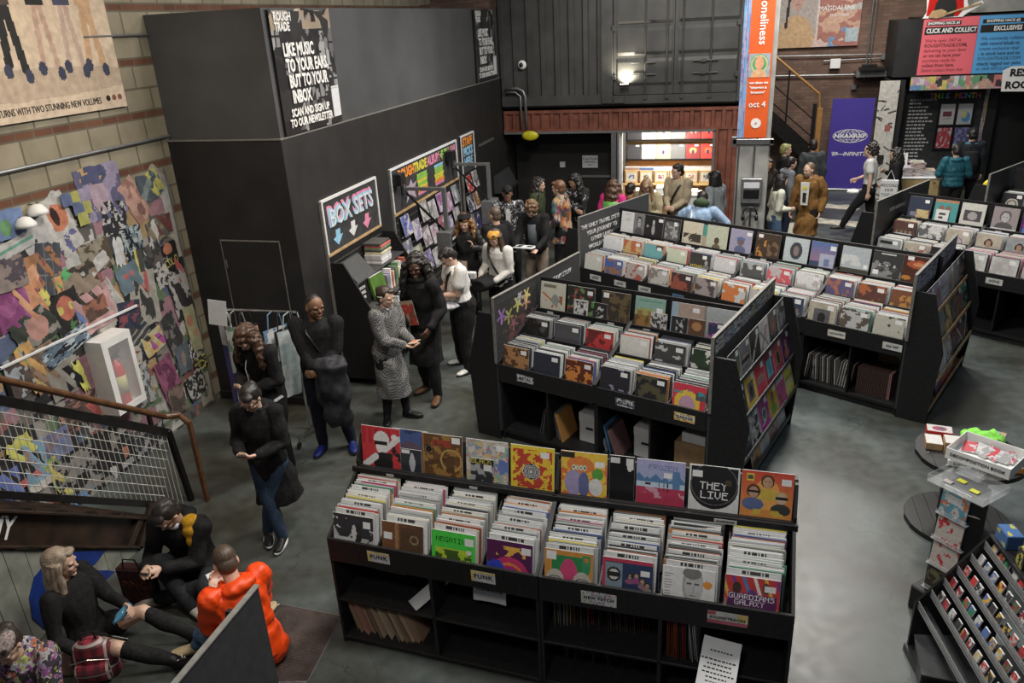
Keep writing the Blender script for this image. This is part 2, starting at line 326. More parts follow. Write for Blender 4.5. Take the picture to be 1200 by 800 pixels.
# doorway in the long side of the box
b = MB(); b.box(-4.63, 14.35, 0, -4.618, 15.2, 2.05, m=0); b.build('door_2', 'ink', **ST)
b = MB(); b.box(-4.63, 14.3, 2.05, -4.6, 15.25, 2.09); b.build('trim_2', 'steel', **ST)
b = MB(); b.box(-6.05, 16.1, 4.46, -4.6, 16.2, 5.4); b.box(-6.05, 15.5, 4.47, -4.66, 15.6, 4.6); b.build('trim_5', 'brickwall', **ST)
# lower, oxide red container: shell around the opening
def corr(x0, x1, y, z0, z1, pitch=.28, dep=.036, ax='x'):
    """trapezoid corrugated sheet, returns an outline for prism along z"""
    p = []; x = x0
    while x < x1-1e-6:
        for a, d_ in ((0, 0), (.25, 0), (.35, dep), (.85, dep), (.95, 0)):
            if x+a*pitch <= x1: p.append((x+a*pitch, y+d_))
        x += pitch
    p.append((x1, y)); return p+[(x1, y+.08), (x0, y+.08)]
t = thing('shipping_container', 'oxide red steel shipping container with a wide shop opening, under the black container', 'shipping container', (-2.2, 16, 0))
def part(name, mb, m, par, sh=(2.2, -16, 0), **k):
    mb2 = MB(); mb2.v = [(x+sh[0], y+sh[1], z+sh[2]) for x, y, z in mb.v]; mb2.f = mb.f; mb2.c = mb.c; mb2.mi = mb.mi; mb2.sm = mb.sm
    return mb2.build(name, m, par, **k)
b = MB(); b.box(-4.6, 16.02, 2.44, .45, 16.12, 2.5); b.box(-4.6, 16.0, 2.08, .45, 16.1, 2.13); part('beam', b, 'rust', t)
b = MB(); b.prism(corr(-4.6, .45, 16.03, 0, 0, .2, .03), 'z', 2.13, 2.44); part('header_panel', b, 'rust', t)
b = MB(); b.prism(corr(-.33, .45, 16.0, 0, 0, .26, .03), 'z', 0, 2.08); part('side_panel', b, 'rust', t)
b = MB(); b.box(-4.6, 15.985, 2.04, -.32, 16.02, 2.085); b.box(-.37, 15.985, 0, -.32, 16.02, 2.06); b.box(-2.36, 16.0, 0, -2.26, 16.1, 2.05); b.box(-2.24, 16.0, 0, -2.2, 16.1, 2.05); part('opening_frame', b, 'steel', t)
b = MB(); b.box(-4.6, 18.3, 0, .45, 18.4, 2.5); b.box(-4.6, 16.1, 2.45, .45, 18.4, 2.5); b.box(.4, 16.1, 0, .45, 18.4, 2.5); part('shell', b, 'ink', t)
b = MB(); b.box(-2.3, 16.1, 0, -2.24, 18.3, 2.45); part('partition', b, 'grey_board', t)
# upper, black container: corrugated side, then a pair of doors with lock rods
t = thing('shipping_container', 'black steel shipping container stacked on the red one, with locked doors and a lit patch', 'shipping container', (-2.2, 16, 2.6))
sh = (2.2, -16, -2.6)
b = MB(); b.prism(corr(-4.6, -2.55, 15.99, 0, 0, .285, .045), 'z', 2.78, 5.3); part('corrugated_wall', b, 'container', t, sh)
b = MB(); b.box(-4.6, 15.96, 2.6, -2.5, 16.1, 2.79); b.bev(-2.55, 15.93, 2.6, -2.32, 16.1, 5.3, .01); b.box(-2.32, 15.96, 2.6, .25, 16.1, 2.76); b.bev(.03, 15.93, 2.6, .25, 16.1, 5.3, .01); part('corner_frame', b, 'container', t, sh)
b = MB(); b.box(-4.6, 16.1, 2.55, .25, 18.4, 2.6); b.box(-4.6, 16.1, 2.6, .25, 16.15, 5.3); part('underframe', b, 'container', t, sh)
for k, (xa, xb) in enumerate(((-2.31, -1.16), (-1.15, .03))):
    b = MB(); b.box(xa, 16.0, 2.77, xb, 16.06, 5.3)
    z = 2.95
    while z < 5.2:
        b.prism([(15.972, z+.04), (15.972, z+.42), (16.0, z+.48), (16.0, z-.02)], 'x', xa+.08, xb-.03); z += .56
    dr = part('door', b, 'container', t, sh)
    for xr in ((xa+.62, xb-.12) if k == 0 else (xa+.16, xb-.5)):
        b = MB(); b.tube([(xr, 15.945, 2.72), (xr, 15.945, 5.3)], .017); b.bev(xr-.04, 15.93, 2.68, xr+.04, 15.97, 2.75); lr = part('lock_rod', b, 'container', dr, sh)
    for zz in (3.14, 3.36):
        b = MB(); b.tube([(xa+.35, 15.93, zz), (xa+.82, 15.93, zz)], .013); b.bev(xa+.5, 15.91, zz-.03, xa+.6, 15.95, zz+.03); part('door_handle', b, 'container', dr, sh)
    for zz in (3.1, 4.0, 4.9):
        xx = xa if k == 0 else xb; b = MB(); b.bev(xx-.05, 15.93, zz-.05, xx+.05, 15.99, zz+.05); part('hinge', b, 'container', dr, sh)
b = MB()
for xx in (-2.52, -2.29): b.bev(xx, 15.9, 2.62, xx+.2, 15.94, 2.74, .006)
part('corner_casting', b, 'container', t, sh)
# flood light on the container doors, lamp inside
t = thing('flood_light', 'small lit flood light fixed on the black container door', 'light', (-2.08, 15.86, 2.98))
b = MB(); b.bev(-.09, -.05, -.05, .09, .03, .0, .008); b.build('housing', 'plastic_black', t)
b = MB(); b.box(-.08, -.04, .0, .08, .02, .004); b.build('lens', mat('lit_lens', (1, .95, .8), emit=(1, .93, .75), estr=12), t)
b = MB(); b.box(-.015, .03, -.04, .015, .12, -.02); b.build('bracket', 'plastic_black', t)
l = lamp('SPOT', 'flood_light_lamp', (-2.08, 15.84, 3.03), (-2.04, 15.985, 3.3), 90, (1, .9, .7), .04, 150, .8)
t = thing('security_camera', 'white round dome camera on the corrugated black container wall', 'camera', (-4.14, 15.95, 3.4))
b = MB(); b.sm = True; b.ball((0, 0, 0), (.09, .05, .09)); b.build('mount', 'white', t)
b = MB(); b.sm = True; b.ball((-.01, -.035, 0), .045); b.build('lens', 'plastic_black', t)
b = MB(); b.tube([(-4.5, 15.92, 2.95), (-4.25, 15.92, 2.95), (-4.14, 15.92, 2.9), (-4.1, 15.92, 2.8), (-4.1, 15.95, 2.15)], .03, 10); b.tube([(-4.5, 15.92, 2.88), (-4.3, 15.92, 2.88), (-4.2, 15.92, 2.8), (-4.2, 15.94, 2.15)], .022, 10)
b.sm = True; b.build('conduit', 'steel', **tags('bent grey steel conduits on the corrugated black container', 'pipe'))
# yellow round reflector over the dark room
b = MB(); b.sm = True; b.ball((-4.02, 15.9, 2.02), (.18, .05, .1)); b.build('hanging_lantern', mat('yellow_enamel', (.55, .5, .02), .4), **tags('yellow round shade hanging under the red container beam', 'shade'))
# concrete column with posters
t = thing('column', 'square concrete column carrying a tall orange banner, behind the middle of the far rack', 'column', (.33, 13.3, 0))
b = MB(); b.bev(-.25, -.25, 0, .25, .25, 5.3, .02); b.build('shaft', 'concrete', t)
b = MB(); b.bev(-.32, -.3, 2.24, .3, -.25, 2.32, .006); b.bev(-.34, -.3, 2.2, -.26, -.22, 2.36, .006); b.bev(.24, -.3, 2.22, .3, -.22, 2.32, .006); b.build('clamp', 'metal', t)
b = MB(); b.tube([(.02, -.27, .3), (.02, -.27, 2.2)], .016); b.tube([(-.22, -.27, .3), (-.22, -.27, 2.2)], .012); b.build('conduit', 'metal', t)
# right rear: platform box of the rest rooms
b = MB(); b.box(3.3, 19.6, 0, 3.62, 20.95, 2.6); b.box(3.62, 20.5, 0, 5.75, 20.6, 2.6); b.box(6.6, 20.5, 0, 9.2, 20.6, 2.6); b.build('wall_restroom', 'boxwall', **ST)
b = MB(); b.box(5.75, 20.9, 0, 6.6, 20.98, 2.6); b.build('door_3', 'ink', **ST)
b = MB(); b.box(3.33, 19.6, 2.66, 3.73, 20.9, 3.82); b.box(3.73, 19.56, 2.66, 9.2, 20.9, 3.86); b.build('wall_signbox', 'boxwall', **ST)
b = MB(); b.box(2.7, 20.4, 2.62, 3.7, 20.95, 2.74); b.build('trim_3', 'steel', **ST)
b = MB(); b.box(4.9, 19.9, 3.9, 9.2, 20.9, 4.2); b.build('trim_4', 'concrete', **ST)
# ------------------------------------------------------------------ record racks
LP = .315
def Tm(loc, rz): return Matrix.Translation(loc) @ Matrix.Rotation(rz, 4, 'Z')
def sign(par, txt, mtx, w_=.2, h=.075, style=0, fs=.05, fg=(.03, .03, .03)):
    """printed bin label: coloured card with raised black lettering"""
    A = Art(24, (.62, .62, .6), 10)
    if style == 1: A.rect(0, 0, 1, 1, (.75, .55, .05)); A.rect(.0, .25, 1, 1, (.6, .6, .62)); A.rect(.0, 0, .12, 1, (.75, .55, .05))
    if style == 2: A.rect(0, 0, .2, .3, (.5, .02, .05)); A.rect(0, .72, 1, 1, (.5, .03, .08)); A.rect(.75, 0, 1, .6, (.75, .55, .05))
    if style == 3:
        for i in range(60): A.ell(A.rg.rand(), A.rg.rand(), .03, .06, tuple(A.rg.rand(3)*.6))
        A.rect(.04, .3, .96, .72, (.6, .6, .6))
    if style == 4: A.rect(0, 0, 1, 1, (.06, .08, .14)); A.blot((.5, .5, .55), 5, .5); A.rect(.1, .25, .9, .65, (.65, .65, .65))
    if style == 5: A.rect(0, 0, 1, 1, (.55, .12, .02)); A.blot((.7, .6, .05), 6, .5); A.rect(.12, .2, .95, .75, (.7, .7, .65))
    if style == 6: A.rect(0, 0, 1, 1, (.02, .15, .4))
    if style == 7: A.rect(0, 0, 1, 1, (.5, .5, .35)); A.rect(.04, .1, .96, .9, (.75, .75, .72))
    b = MB(); b.grid(A.a, (-w_/2, h/2, .0015), (w_, 0, 0), (0, -h, 0)); b.box(-w_/2, -h/2, 0, w_/2, h/2, .0013)
    o = b.build('sign', 'matte', par); o.matrix_basis = mtx
    if txt: text(txt, fs, o, Matrix.Translation((0, 0, .0025)), 'ink', bold=.001, spacing=1.15, depth=.0008)
    return o
def FR(u, v, z, tilt=0):     # a card on the front of a board: right = +u, up = z, faces -v
    return Matrix.Translation((u, v, z)) @ Matrix.Rotation(R(90-tilt), 4, 'X')

def unit_tall(loc, rz, w_, nb, label, cubbies=2, group='double-sided record racks'):
    """one bay of a double-sided rack: two rows of bins and a display ledge per side. local x along, y deep"""
    t = thing('record_rack', label, 'record rack', loc, rz)
    D = 1.8
    b = MB()
    for x in (0, w_-.02): b.prism([(.03, 0), (.03, .72), (0, .72), (0, .92), (.4, 1.12), (.8, 1.3), (1.0, 1.3), (1.4, 1.12), (1.8, .92), (1.8, .72), (1.77, .72), (1.77, 0)], 'x', x, x+.02)
    b.build('side_panel', 'black', t)
    for m_ in (0, 1):
        def Y(p, q): return (p, q) if not m_ else (D-q, D-p)
        def bx(nm, x0, x1, p, q, z0, z1, bev=0): y0, y1 = Y(p, q); b = MB(); (b.bev(x0, y0, z0, x1, y1, z1, .003) if bev else b.box(x0, y0, z0, x1, y1, z1)); b.build(nm, 'black', t)
        bx('front_board', .02, w_-.02, 0, .018, .70, .90, 1); bx('bin_floor', .02, w_-.02, .018, .44, .76, .78); bx('second_board', .02, w_-.02, .425, .44, .93, 1.10, 1); bx('upper_bin_floor', .02, w_-.02, .44, .84, .93, .95)
        bx('ledge_lip', 0, w_, .765, .78, 1.21, 1.285, 1); bx('display_ledge', .02, w_-.02, .78, .89, 1.24, 1.255); bx('bottom_shelf', .02, w_-.02, .03, .88, .08, .11); bx('toe_board', .02, w_-.02, .06, .08, 0, .08)
    b = MB(); b.box(0, .89, .1, w_, .91, 1.6); b.build('centre_panel', 'black', t)
    for k in range(1, cubbies):
        b = MB(); b.box(w_*k/cubbies-.01, .04, .11, w_*k/cubbies+.01, .88, .76); b.build('cubby_divider', 'black', t)
    p = (w_-.02)/nb
    for k in range(1, nb):
        b = MB(); b.prism([(.02, .78), (.02, .9), (.42, 1.0), (.42, .78)], 'x', .01+p*k-.004, .01+p*k+.004); b.prism([(.44, .95), (.44, 1.08), (.8, 1.2), (.8, .95)], 'x', .01+p*k-.004, .01+p*k+.004); b.build('bin_divider', 'black', t)
    return t

def end_cap(loc, rz, side, label, rail_m='grey_board'):
    """end display of a tall rack. side=+1 faces +x (right end), -1 mirrored. The tall board stands at x=0"""
    t = thing('end_display', label, 'display stand', loc, rz); s = side; D = 1.82
    prof = [(0, 0), (.30*s, 0), (.36*s, .82), (.20*s, 1.45), (.03*s, 1.45), (0, 1.45)]
    if s < 0: prof = prof[::-1]
    for y in (0, D-.025):
        b = MB(); b.prism(prof, 'y', y, y+.025); b.build('gable', 'black', t)
    b = MB(); b.box(-.012, .0, .1, .012, D, 1.62); b.build('tall_board', 'grey_board', t)
    b = MB(); b.bev(-.016, -.01, 1.62, .016, D+.01, 1.632, .002); b.bev(-.016, -.012, .9, .016, -.002, 1.625, .002); b.build('board_edge', 'board_edge', t)
    for z, x in ((1.12, .19), (.80, .275), (.44, .335), (.09, .3)):
        b = MB(); b.prism([(x*s, z), (x*s, z+.05), ((x-.012)*s, z+.05), ((x-.012)*s, z+.012), (.012*s, z+.012), (.012*s, z)][::s], 'y', .025, D-.025); b.build('shelf', rail_m, t)
    b = MB(); b.prism([(.16*s, .44), (.03*s, 1.3), (.02*s, 1.3), (.14*s, .44)][::s], 'y', .03, D-.03); b.build('back_rest', 'black', t)
    return t
# ---- where the racks stand: origin = left end of the front face
def along(p, rz, d): return (p[0]+math.cos(rz)*d, p[1]+math.sin(rz)*d, 0)
# middle rack
MR = R(-19.0); M0 = (-2.24, 7.09, 0); MW = 1.145
mid_units = [unit_tall(along(M0, MR, k*MW), MR, MW, 3, ['black double-sided record rack bay with METAL signs, behind the punk bins', 'black double-sided record rack bay with the METAL and GARAGE signs, middle of the shop'][k]) for k in range(2)]
mid_L = end_cap(along(M0, MR, -.015), MR+R(1), -1, 'black left end board of the middle rack, dark gable towards the queue')
mid_R = end_cap(along(M0, MR, 2*MW+.015), MR+R(1), 1, 'black right end display of the middle rack, tiers of sleeves facing the aisle')
# far rack, four bays
FRz = R(-28.6); F0 = (-2.0, 10.55, 0); FW = 1.115
far_units = []
p = F0
for k, a in enumerate((-30.5, -30, -29.5, -29)):
    far_units.append(unit_tall(p, R(a), FW, 3, ['black far rack bay at its left end, beside the chalk-written grey board', 'black far rack bay second from its left end', 'black far rack bay with the yellow bordered COUNTRY sign further right of it', 'black far rack bay at its right end, carrying the COUNTRY and SO sale signs'][k])); p = along(p, R(a), FW)
FEND = p
far_L = end_cap(along(F0, R(-27), -.015), R(-26), -1, 'black left end board of the far rack with chalk writing inside')
far_R = end_cap(along(FEND, R(-29), .015), R(-24), 1, 'black right end display of the far rack, photo sleeves facing right', 'wood')
# right rear rack running out of the picture
RR = R(-35); R0 = (2.03, 11.75, 0); RW = 1.13
rr_units = []
p = R0
for k in range(4):
    rr_units.append(unit_tall(p, RR, RW, 3, ['black right rear rack bay next to its grey end board', 'black right rear rack bay second from its grey end board', 'black right rear rack bay with the ROCK/POP sign', 'black right rear rack bay at the right edge of the picture'][k])); p = along(p, RR, RW)
rr_L = end_cap(along(R0, RR, -.015), RR+R(3), -1, 'black left end board of the right rear rack, dark board beside the walking man')
# fifth rack beyond it
QR = R(-38); Q0 = (3.95, 13.75, 0)
q_units = []
p = Q0
for k in range(2): q_units.append(unit_tall(p, QR, RW, 3, ['black rearmost rack bay near the rest rooms', 'black rearmost rack bay at the right picture edge'][k])); p = along(p, QR, RW)
q_L = end_cap(along(Q0, QR, -.015), R(25)-R(60), -1, 'black rearmost rack end board with a pinkish top rail, near the rest rooms')
# rack below the front left, only its end board shows
zr = end_cap((-2.2, .86, 0), R(0), -1, 'charcoal end board with a bare top edge, lower left foreground beside the orange jacket')
z_unit = unit_tall((-2.18, .88, 0), 0, 1.14, 3, 'black record rack just below the picture, behind the foreground end board')

# front rack: two low bays with deep bins
def unit_low(loc, rz, w_, label):
    t = thing('record_bin_rack', label, 'record rack', loc, rz); nb = 4; D = .72
    for x in (0, w_-.02):
        b = MB(); b.prism([(0, 0), (0, .93), (.50, 1.22), (.50, 1.26), (.60, 1.44), (D, 1.44), (D, 0)], 'x', x, x+.02); b.build('side_panel', 'black', t)
    b = MB(); b.bev(0, -.004, .74, w_, .016, .93, .003); b.build('front_board', 'black', t)
    b = MB(); b.prism([(.016, .76), (.5, .86), (.5, .88), (.016, .78)], 'x', .02, w_-.02); b.build('bin_floor', 'black', t)
    b = MB(); b.box(.02, .5, .86, w_-.02, .52, 1.22); b.build('bin_back', 'black', t)
    b = MB(); b.bev(-.015, .455, 1.19, w_+.01, .475, 1.235, .003); b.bev(-.015, .475, 1.19, w_+.01, .60, 1.205, .003); b.build('display_ledge', 'black', t)
    b = MB(); b.prism([(.592, 1.2), (.645, 1.45), (.66, 1.45), (.607, 1.2)], 'x', 0, w_); b.build('display_back', 'black', t)
    b = MB(); b.bev(.02, 0, .03, w_-.02, D-.02, .06, .002); b.box(.02, .03, 0, w_-.02, .05, .03); b.build('bottom_shelf', 'black', t)
    b = MB(); b.bev(.02, .0, .385, w_-.02, D-.02, .405, .002); b.build('middle_shelf', 'black', t)
    b = MB(); b.box(w_/2-.012, .0, .06, w_/2+.012, D-.02, .76); b.build('cubby_divider', 'black', t)
    b = MB(); b.box(.02, D-.02, .03, w_-.02, D, 1.2); b.build('back_panel', 'black', t)
    p = (w_-.02)/nb
    for k in range(1, nb):
        b = MB(); b.prism([(.016, .78), (.016, .925), (.5, 1.15), (.5, .88)], 'x', .01+p*k-.005, .01+p*k+.005); b.build('bin_divider', 'black', t)
    return t
LW = 1.545
LA, LB = (-2.585, 3.965, 0), None
low_A = unit_low(LA, R(-3.6), LW, 'low black record rack with two PUNK signs and open cubbies, front left half')
LB = along(LA, R(-3.6), LW+.005)
low_B = unit_low(LB, R(-1.4), LW, 'low black record rack with NEW PSYCH and SOUNDTRACKS signs, front right half')
tilt = 0
sign(low_A, 'PUNK', FR(.40, -.006, .845), .17, .085, 1, .046); sign(low_A, 'PUNK', FR(1.17, -.006, .845), .17, .085, 1, .046)
sign(low_B, 'NEW PSYCH', FR(.39, -.006, .83), .225, .095, 3, .031); sign(low_B, 'SOUNDTRACKS', FR(1.17, -.006, .835), .235, .09, 2, .026)
sign(low_B, 'SOUNDTRACKS', FR(1.12, .450, 1.205), .14, .034, 0, .014)
for uu in (.3, .95): sign(low_A, '', FR(uu, .450, 1.21), .06, .02, 0)
for un, lst in ((mid_units[0], ((.34, 'METAL', 4),)), (mid_units[1], ((.33, 'METAL', 4), (.93, 'GARAGE', 5))), (far_units[0], ((.28, 'JAZZ', 0), (.72, 'JAZZ', 0))), (far_units[1], ((.02, 'FUNK', 0), (.55, 'FOLK', 6))),
                (far_units[2], ((.95, 'SOUL', 0),)), (far_units[3], ((.4, 'COUNTRY', 7), (1.0, '50¢ OFF', 0))), (rr_units[2], ((.18, 'ROCK/POP', 0),)), (rr_units[1], ((.5, 'INDIE', 0),))):
    for x, tx, sty in lst: sign(un, tx, FR(x, -.003, .80), .2 if sty != 6 else .17, .08, sty, .19/max(5, len(tx))*1.15)
for un in mid_units+far_units+rr_units:
    for k in range(3):
        for (v, z) in ((.424, 1.03), (.763, 1.25)):
            if (k+int(z*10)) % 3 != 1: sign(un, '', FR(.19+k*.37, v, z), .075, .028, 0)
# ------------------------------------------------------------------ records
BROWN = (.20, .09, .035)
SL = [(.74, .75, .74)]*16+[(.6, .62, .62)]*9+[(.42, .44, .44)]*5+[(.24, .26, .26)]*4+[(.05, .05, .055)]*4+[(.66, .62, .5)]*3+[(.5, .06, .05), (.08, .14, .35), (.75, .62, .1), (.35, .1, .05), (.6, .25, .08), (.5, .1, .2), (.1, .3, .2), (.45, .2, .1)]
def sleeve_mesh(name, art=None, w_=LP, h=LP, th=.004, base=(.7, .7, .68)):
    """a record in its sleeve, standing: x across, y thickness (front at 0), z up"""
    b = MB(); b.col = base; b.bev(-w_/2, .0004, 0, w_/2, th, h, .0008, m=0)
    if art is not None: b.grid(art.a, (-w_/2+.001, 0, h-.001), (w_-.002, 0, 0), (0, 0, -h+.002), m=1)
    me = b.mesh(name); me.materials.append(M['sleeve']); 
    if art is not None: me.materials.append(M['print'])
    return me
plain = sleeve_mesh('sleeve'); plain3 = sleeve_mesh('sleeve', w_=.31, h=.31, th=.003)
def divider_mesh(k):
    A = Art(40, (.74, .75, .74), 5); A.rg = np.random.RandomState(k)
    x = .28
    while x < .72:
        w_ = A.rg.uniform(.02, .07); A.rect(x, .3, x+w_, .75, (.05, .05, .05)); x += w_+.015
    b = MB(); b.bev(-.155, .0004, 0, .155, .003, .326, .0008, m=0); b.grid(A.a, (-.154, 0, .3255), (.308, 0, 0), (0, 0, -.038), m=1); b.add([(-.154, 0, 0), (.154, 0, 0), (.154, 0, .2875), (-.154, 0, .2875)], [(0, 1, 2, 3)], col=(.74, .75, .74), m=1)
    me = b.mesh('divider_card'); me.materials.append(M['sleeve']); me.materials.append(M['print']); return me
dividers = [divider_mesh(k) for k in range(5)]
def put(me, name, F, u, v, z, tilt, roll=0, turn=0, col=None, **tg):
    """F = frame of the rack; record leans back by tilt degrees"""
    m = F @ Matrix.Translation((u, v, z)) @ Matrix.Rotation(R(turn), 4, 'Z') @ Matrix.Rotation(R(roll), 4, 'Y') @ Matrix.Rotation(R(-tilt), 4, 'X')
    o = bpy.data.objects.new(name, me); COL.objects.link(o); o.matrix_world = m; o.color = (*(col or rnd.choice(SL)), 1)
    for k, x in tg.items(): o[k] = x
    return o
def rackF(loc, rz): return Tm(Vector(loc), rz)
FA, FB = rackF(LA, R(-3.6)), rackF(LB, R(-1.4))
def rc(s=.7): return tuple(s*rnd.random() for _ in range(3))

# ---- front sleeves of the eight deep bins (artwork kept generic)
def a_bw_band():
    A = Art(44, (.04, .04, .045)); A.blot((.45, .45, .45), 5, .6, (0, .3, 1, 1)); A.rect(.0, .55, .5, 1, (.55, .56, .58)); A.blot((.75, .75, .75), 9, .72); A.ell(.62, .45, .09, .25, (.03, .03, .03)); A.ell(.52, .42, .06, .2, (.6, .6, .6)); return A.sticker(.74, .12)
def a_wood():
    A = Art(44, (.17, .07, .035)); A.grad((.2, .08, .03), (.12, .05, .03), 'x'); A.rect(.32, 0, .42, 1, (.32, .17, .08)); A.rect(.46, .1, .95, .85, (.10, .055, .03)); A.ring(.78, .35, .09, .02, (.3, .2, .12)); A.rect(.4, .85, 1, 1, (.5, .3, .1)); A.grain(.25); return A.sticker(.04, .25)
def a_green():
    A = Art(60, (.05, .62, .05)); A.rect(.08, .38, .92, .95, (.42, .62, .02)); A.blot((.06, .12, .02), 7, .58, (.08, .42, .92, .95)); A.blot((.06, .12, .02), 12, .62, (.3, .6, .92, .95)); A.txt('NEGATIVE', .1, .14, (.0, .06, .0)); A.ell(.86, .42, .06, .06, (.7, .75, .7)); return A.sticker(.76, .1, .2, .16)
def a_psych():
    A = Art(54, (.10, .02, .09)); A.ell(.5, .78, .44, .44, (.55, .02, .14)); A.ring(.5, .8, .3, .03, (.75, .2, .03)); A.ring(.5, .8, .2, .03, (.35, .03, .3)); A.blot((.02, .05, .5), 5, .55, (0, .45, .38, 1)); A.blot((.8, .45, .05), 9, .5, (.2, .12, .85, .34)); return A.sticker(.76, .1)
def a_spirals():
    A = Art(54, (.62, .26, .04)); A.rect(.14, .12, .9, 1, (.03, .25, .08)); A.ell(.5, .62, .2, .45, (.65, .05, .18))
    for cx in (.22, .78):
        A.ell(cx, .78, .21, .36, (.55, .52, .45))
        for r_ in (.05, .1, .15, .2): A.ring(cx, .78, r_, .012, (.1, .1, .1))
    A.rect(.78, .05, .94, .42, (.04, .3, .12)); A.ell(.86, .15, .05, .05, (.6, .2, .05)); return A.sticker(.04, .04, .2, .18)
def a_band_blue():
    A = Art(50, (.03, .05, .12)); A.rect(0, 0, 1, .08, (.5, .03, .08)); A.rect(0, 0, .06, 1, (.5, .03, .08)); A.rect(.06, .1, .4, 1, (.22, .3, .36)); A.ell(.23, .35, .14, .16, (.03, .03, .03)); A.ell(.23, .35, .1, .11, (.6, .6, .6)); A.rect(.1, .3, .36, .4, (.03, .03, .03))
    for x, s in ((.55, .05), (.68, .02), (.8, .12), (.9, .2)): A.portrait(x, .3+s, .055, (.45, .28, .2), (.04, .03, .02), (.3, .05+s, .2))
    return A.sticker(.76, .2, .18, .12)
def a_portrait_white():
    A = Art(54, (.78, .78, .77)); A.ell(.62, .95, .42, .25, (.35, .35, .35)); A.ell(.58, .34, .2, .38, (.4, .4, .4)); A.ell(.6, .36, .17, .33, (.55, .55, .55)); A.ell(.56, .1, .18, .12, (.22, .22, .22)); A.rect(.46, .3, .55, .34, (.1, .1, .1)); A.rect(.62, .3, .71, .34, (.1, .1, .1)); A.rect(.52, .55, .65, .58, (.25, .2, .2)); A.line(.6, .36, .6, .48, .012, (.35, .35, .35)); A.rect(0, .93, 1, 1, (.7, .2, .02)); A.ell(.86, .3, .085, .085, (.8, .3, .03))
    for i in range(11): A.rect(.04, .15+.06*i, .04+A.rg.uniform(.1, .18), .17+.06*i, (.3, .3, .3))
    return A
def a_title_red():
    A = Art(64, (.55, .03, .03)); 
    for i in range(7): A.line(-.1+.2*i, -.1, .3+.2*i, 1.1, .03, [(.75, .45, .05), (.2, .05, .3), (.1, .2, .5), (.8, .75, .7)][i % 4])
    A.ell(.22, .25, .08, .13, (.06, .04, .03)); A.ell(.75, .2, .07, .12, (.1, .06, .04)); A.ell(.5, .4, .1, .15, (.15, .05, .25)); A.sticker(.72, .14, .2, .12); A.rect(.06, .34, .96, .62, (.12, .03, .12)); A.txt('GUARDIANS', .08, .36, (.8, .8, .85)); A.txt('GALAXY', .2, .49, (.8, .8, .85)); return A
names8 = ['black and white band photo sleeve', 'brown wood toned sleeve', 'bright green sleeve', 'purple sleeve with a magenta disc', 'orange and green sleeve with two spirals', 'blue sleeve with a group of five heads', 'white sleeve with a grey portrait', 'red sleeve with rainbow stripes and white title']
arts8 = [a_bw_band, a_wood, a_green, a_psych, a_spirals, a_band_blue, a_portrait_white, a_title_red]
binword = ['black and white band', 'brown wood', 'bright green', 'purple', 'two spiral', 'blue group', 'grey portrait', 'rainbow striped']
low_w = [(.199, .36), (.58, .36), (.955, .36), (1.352, .36)]
lowB = [(.20, .36), (.573, .36), (.945, .36), (1.315, .36)]
for k in range(8):
    F = FA if k < 4 else FB; u0 = (low_w if k < 4 else lowB)[k % 4][0]
    n = 32; va, vb = .035, .415
    put(sleeve_mesh('sleeve', arts8[k]()), 'record', F, u0-.015, va-.012, .785, 11, col=(.75, .75, .74), **tags(names8[k]+' fronting its bin in the low rack', 'record', None))
    for i in range(1, n+1):
        f = i/n; v = va+(vb-va)*f+rnd.uniform(-.002, .002); z = .79+(v)*.235
        isd = (i % 6 == 1)
        c = rnd.choice(SL)
        if k in (5, 6) and rnd.random() < .35: c = rnd.choice([(.04, .04, .05), (.12, .13, .13), (.3, .1, .06), (.1, .12, .12)])
        put(rnd.choice(dividers) if isd else plain, 'genre_divider' if isd else 'record', F, u0+rnd.uniform(-.016, .012)+.01*f, v, z, 11+4*f+rnd.uniform(-1.5, 1.5), rnd.uniform(-.8, .8), rnd.uniform(-.8, .8), (.76, .76, .75) if isd else c,
            **(tags('white lettered divider card in the low bin of the '+binword[k]+' sleeve', 'divider card', 'divider cards behind the '+binword[k]+' sleeve') if isd else tags('record packed in the low bin behind the '+binword[k]+' sleeve', 'record', 'records behind the '+binword[k]+' sleeve')))

# ---- sleeves shown on the ledge above the deep bins
def a_redgirl():
    A = Art(54, (.55, .02, .03)); 
    for i in range(5): A.rect(.02+.16*i, .04, .12+.16*i, .42, (.42, .01, .02))
    A.blot((.02, .02, .02), 6, .66, (0, .45, 1, 1)); A.line(.5, .65, .95, .25, .07, (.7, .7, .7)); A.ell(.52, .3, .2, .2, (.7, .7, .7)); A.ell(.5, .5, .13, .17, (.75, .75, .74)); A.rect(.34, .36, .66, .44, (.02, .02, .02)); A.ell(.55, .9, .25, .28, (.02, .02, .02)); A.line(.05, 1, .35, .75, .08, (.7, .7, .7)); A.ell(.85, .22, .07, .07, (.75, .75, .75)); return A
def a_blueface(): A = Art(36, (.03, .05, .14)); A.blot((.06, .1, .28), 4, .5); A.ell(.5, .45, .3, .16, (.12, .08, .12)); return A
def a_darkstatue(): A = Art(30, (.03, .035, .045)); A.ell(.55, .6, .14, .4, (.45, .46, .5)); A.ell(.55, .25, .07, .1, (.5, .5, .52)); A.rect(.02, .03, .42, .2, (.7, .7, .72)); return A
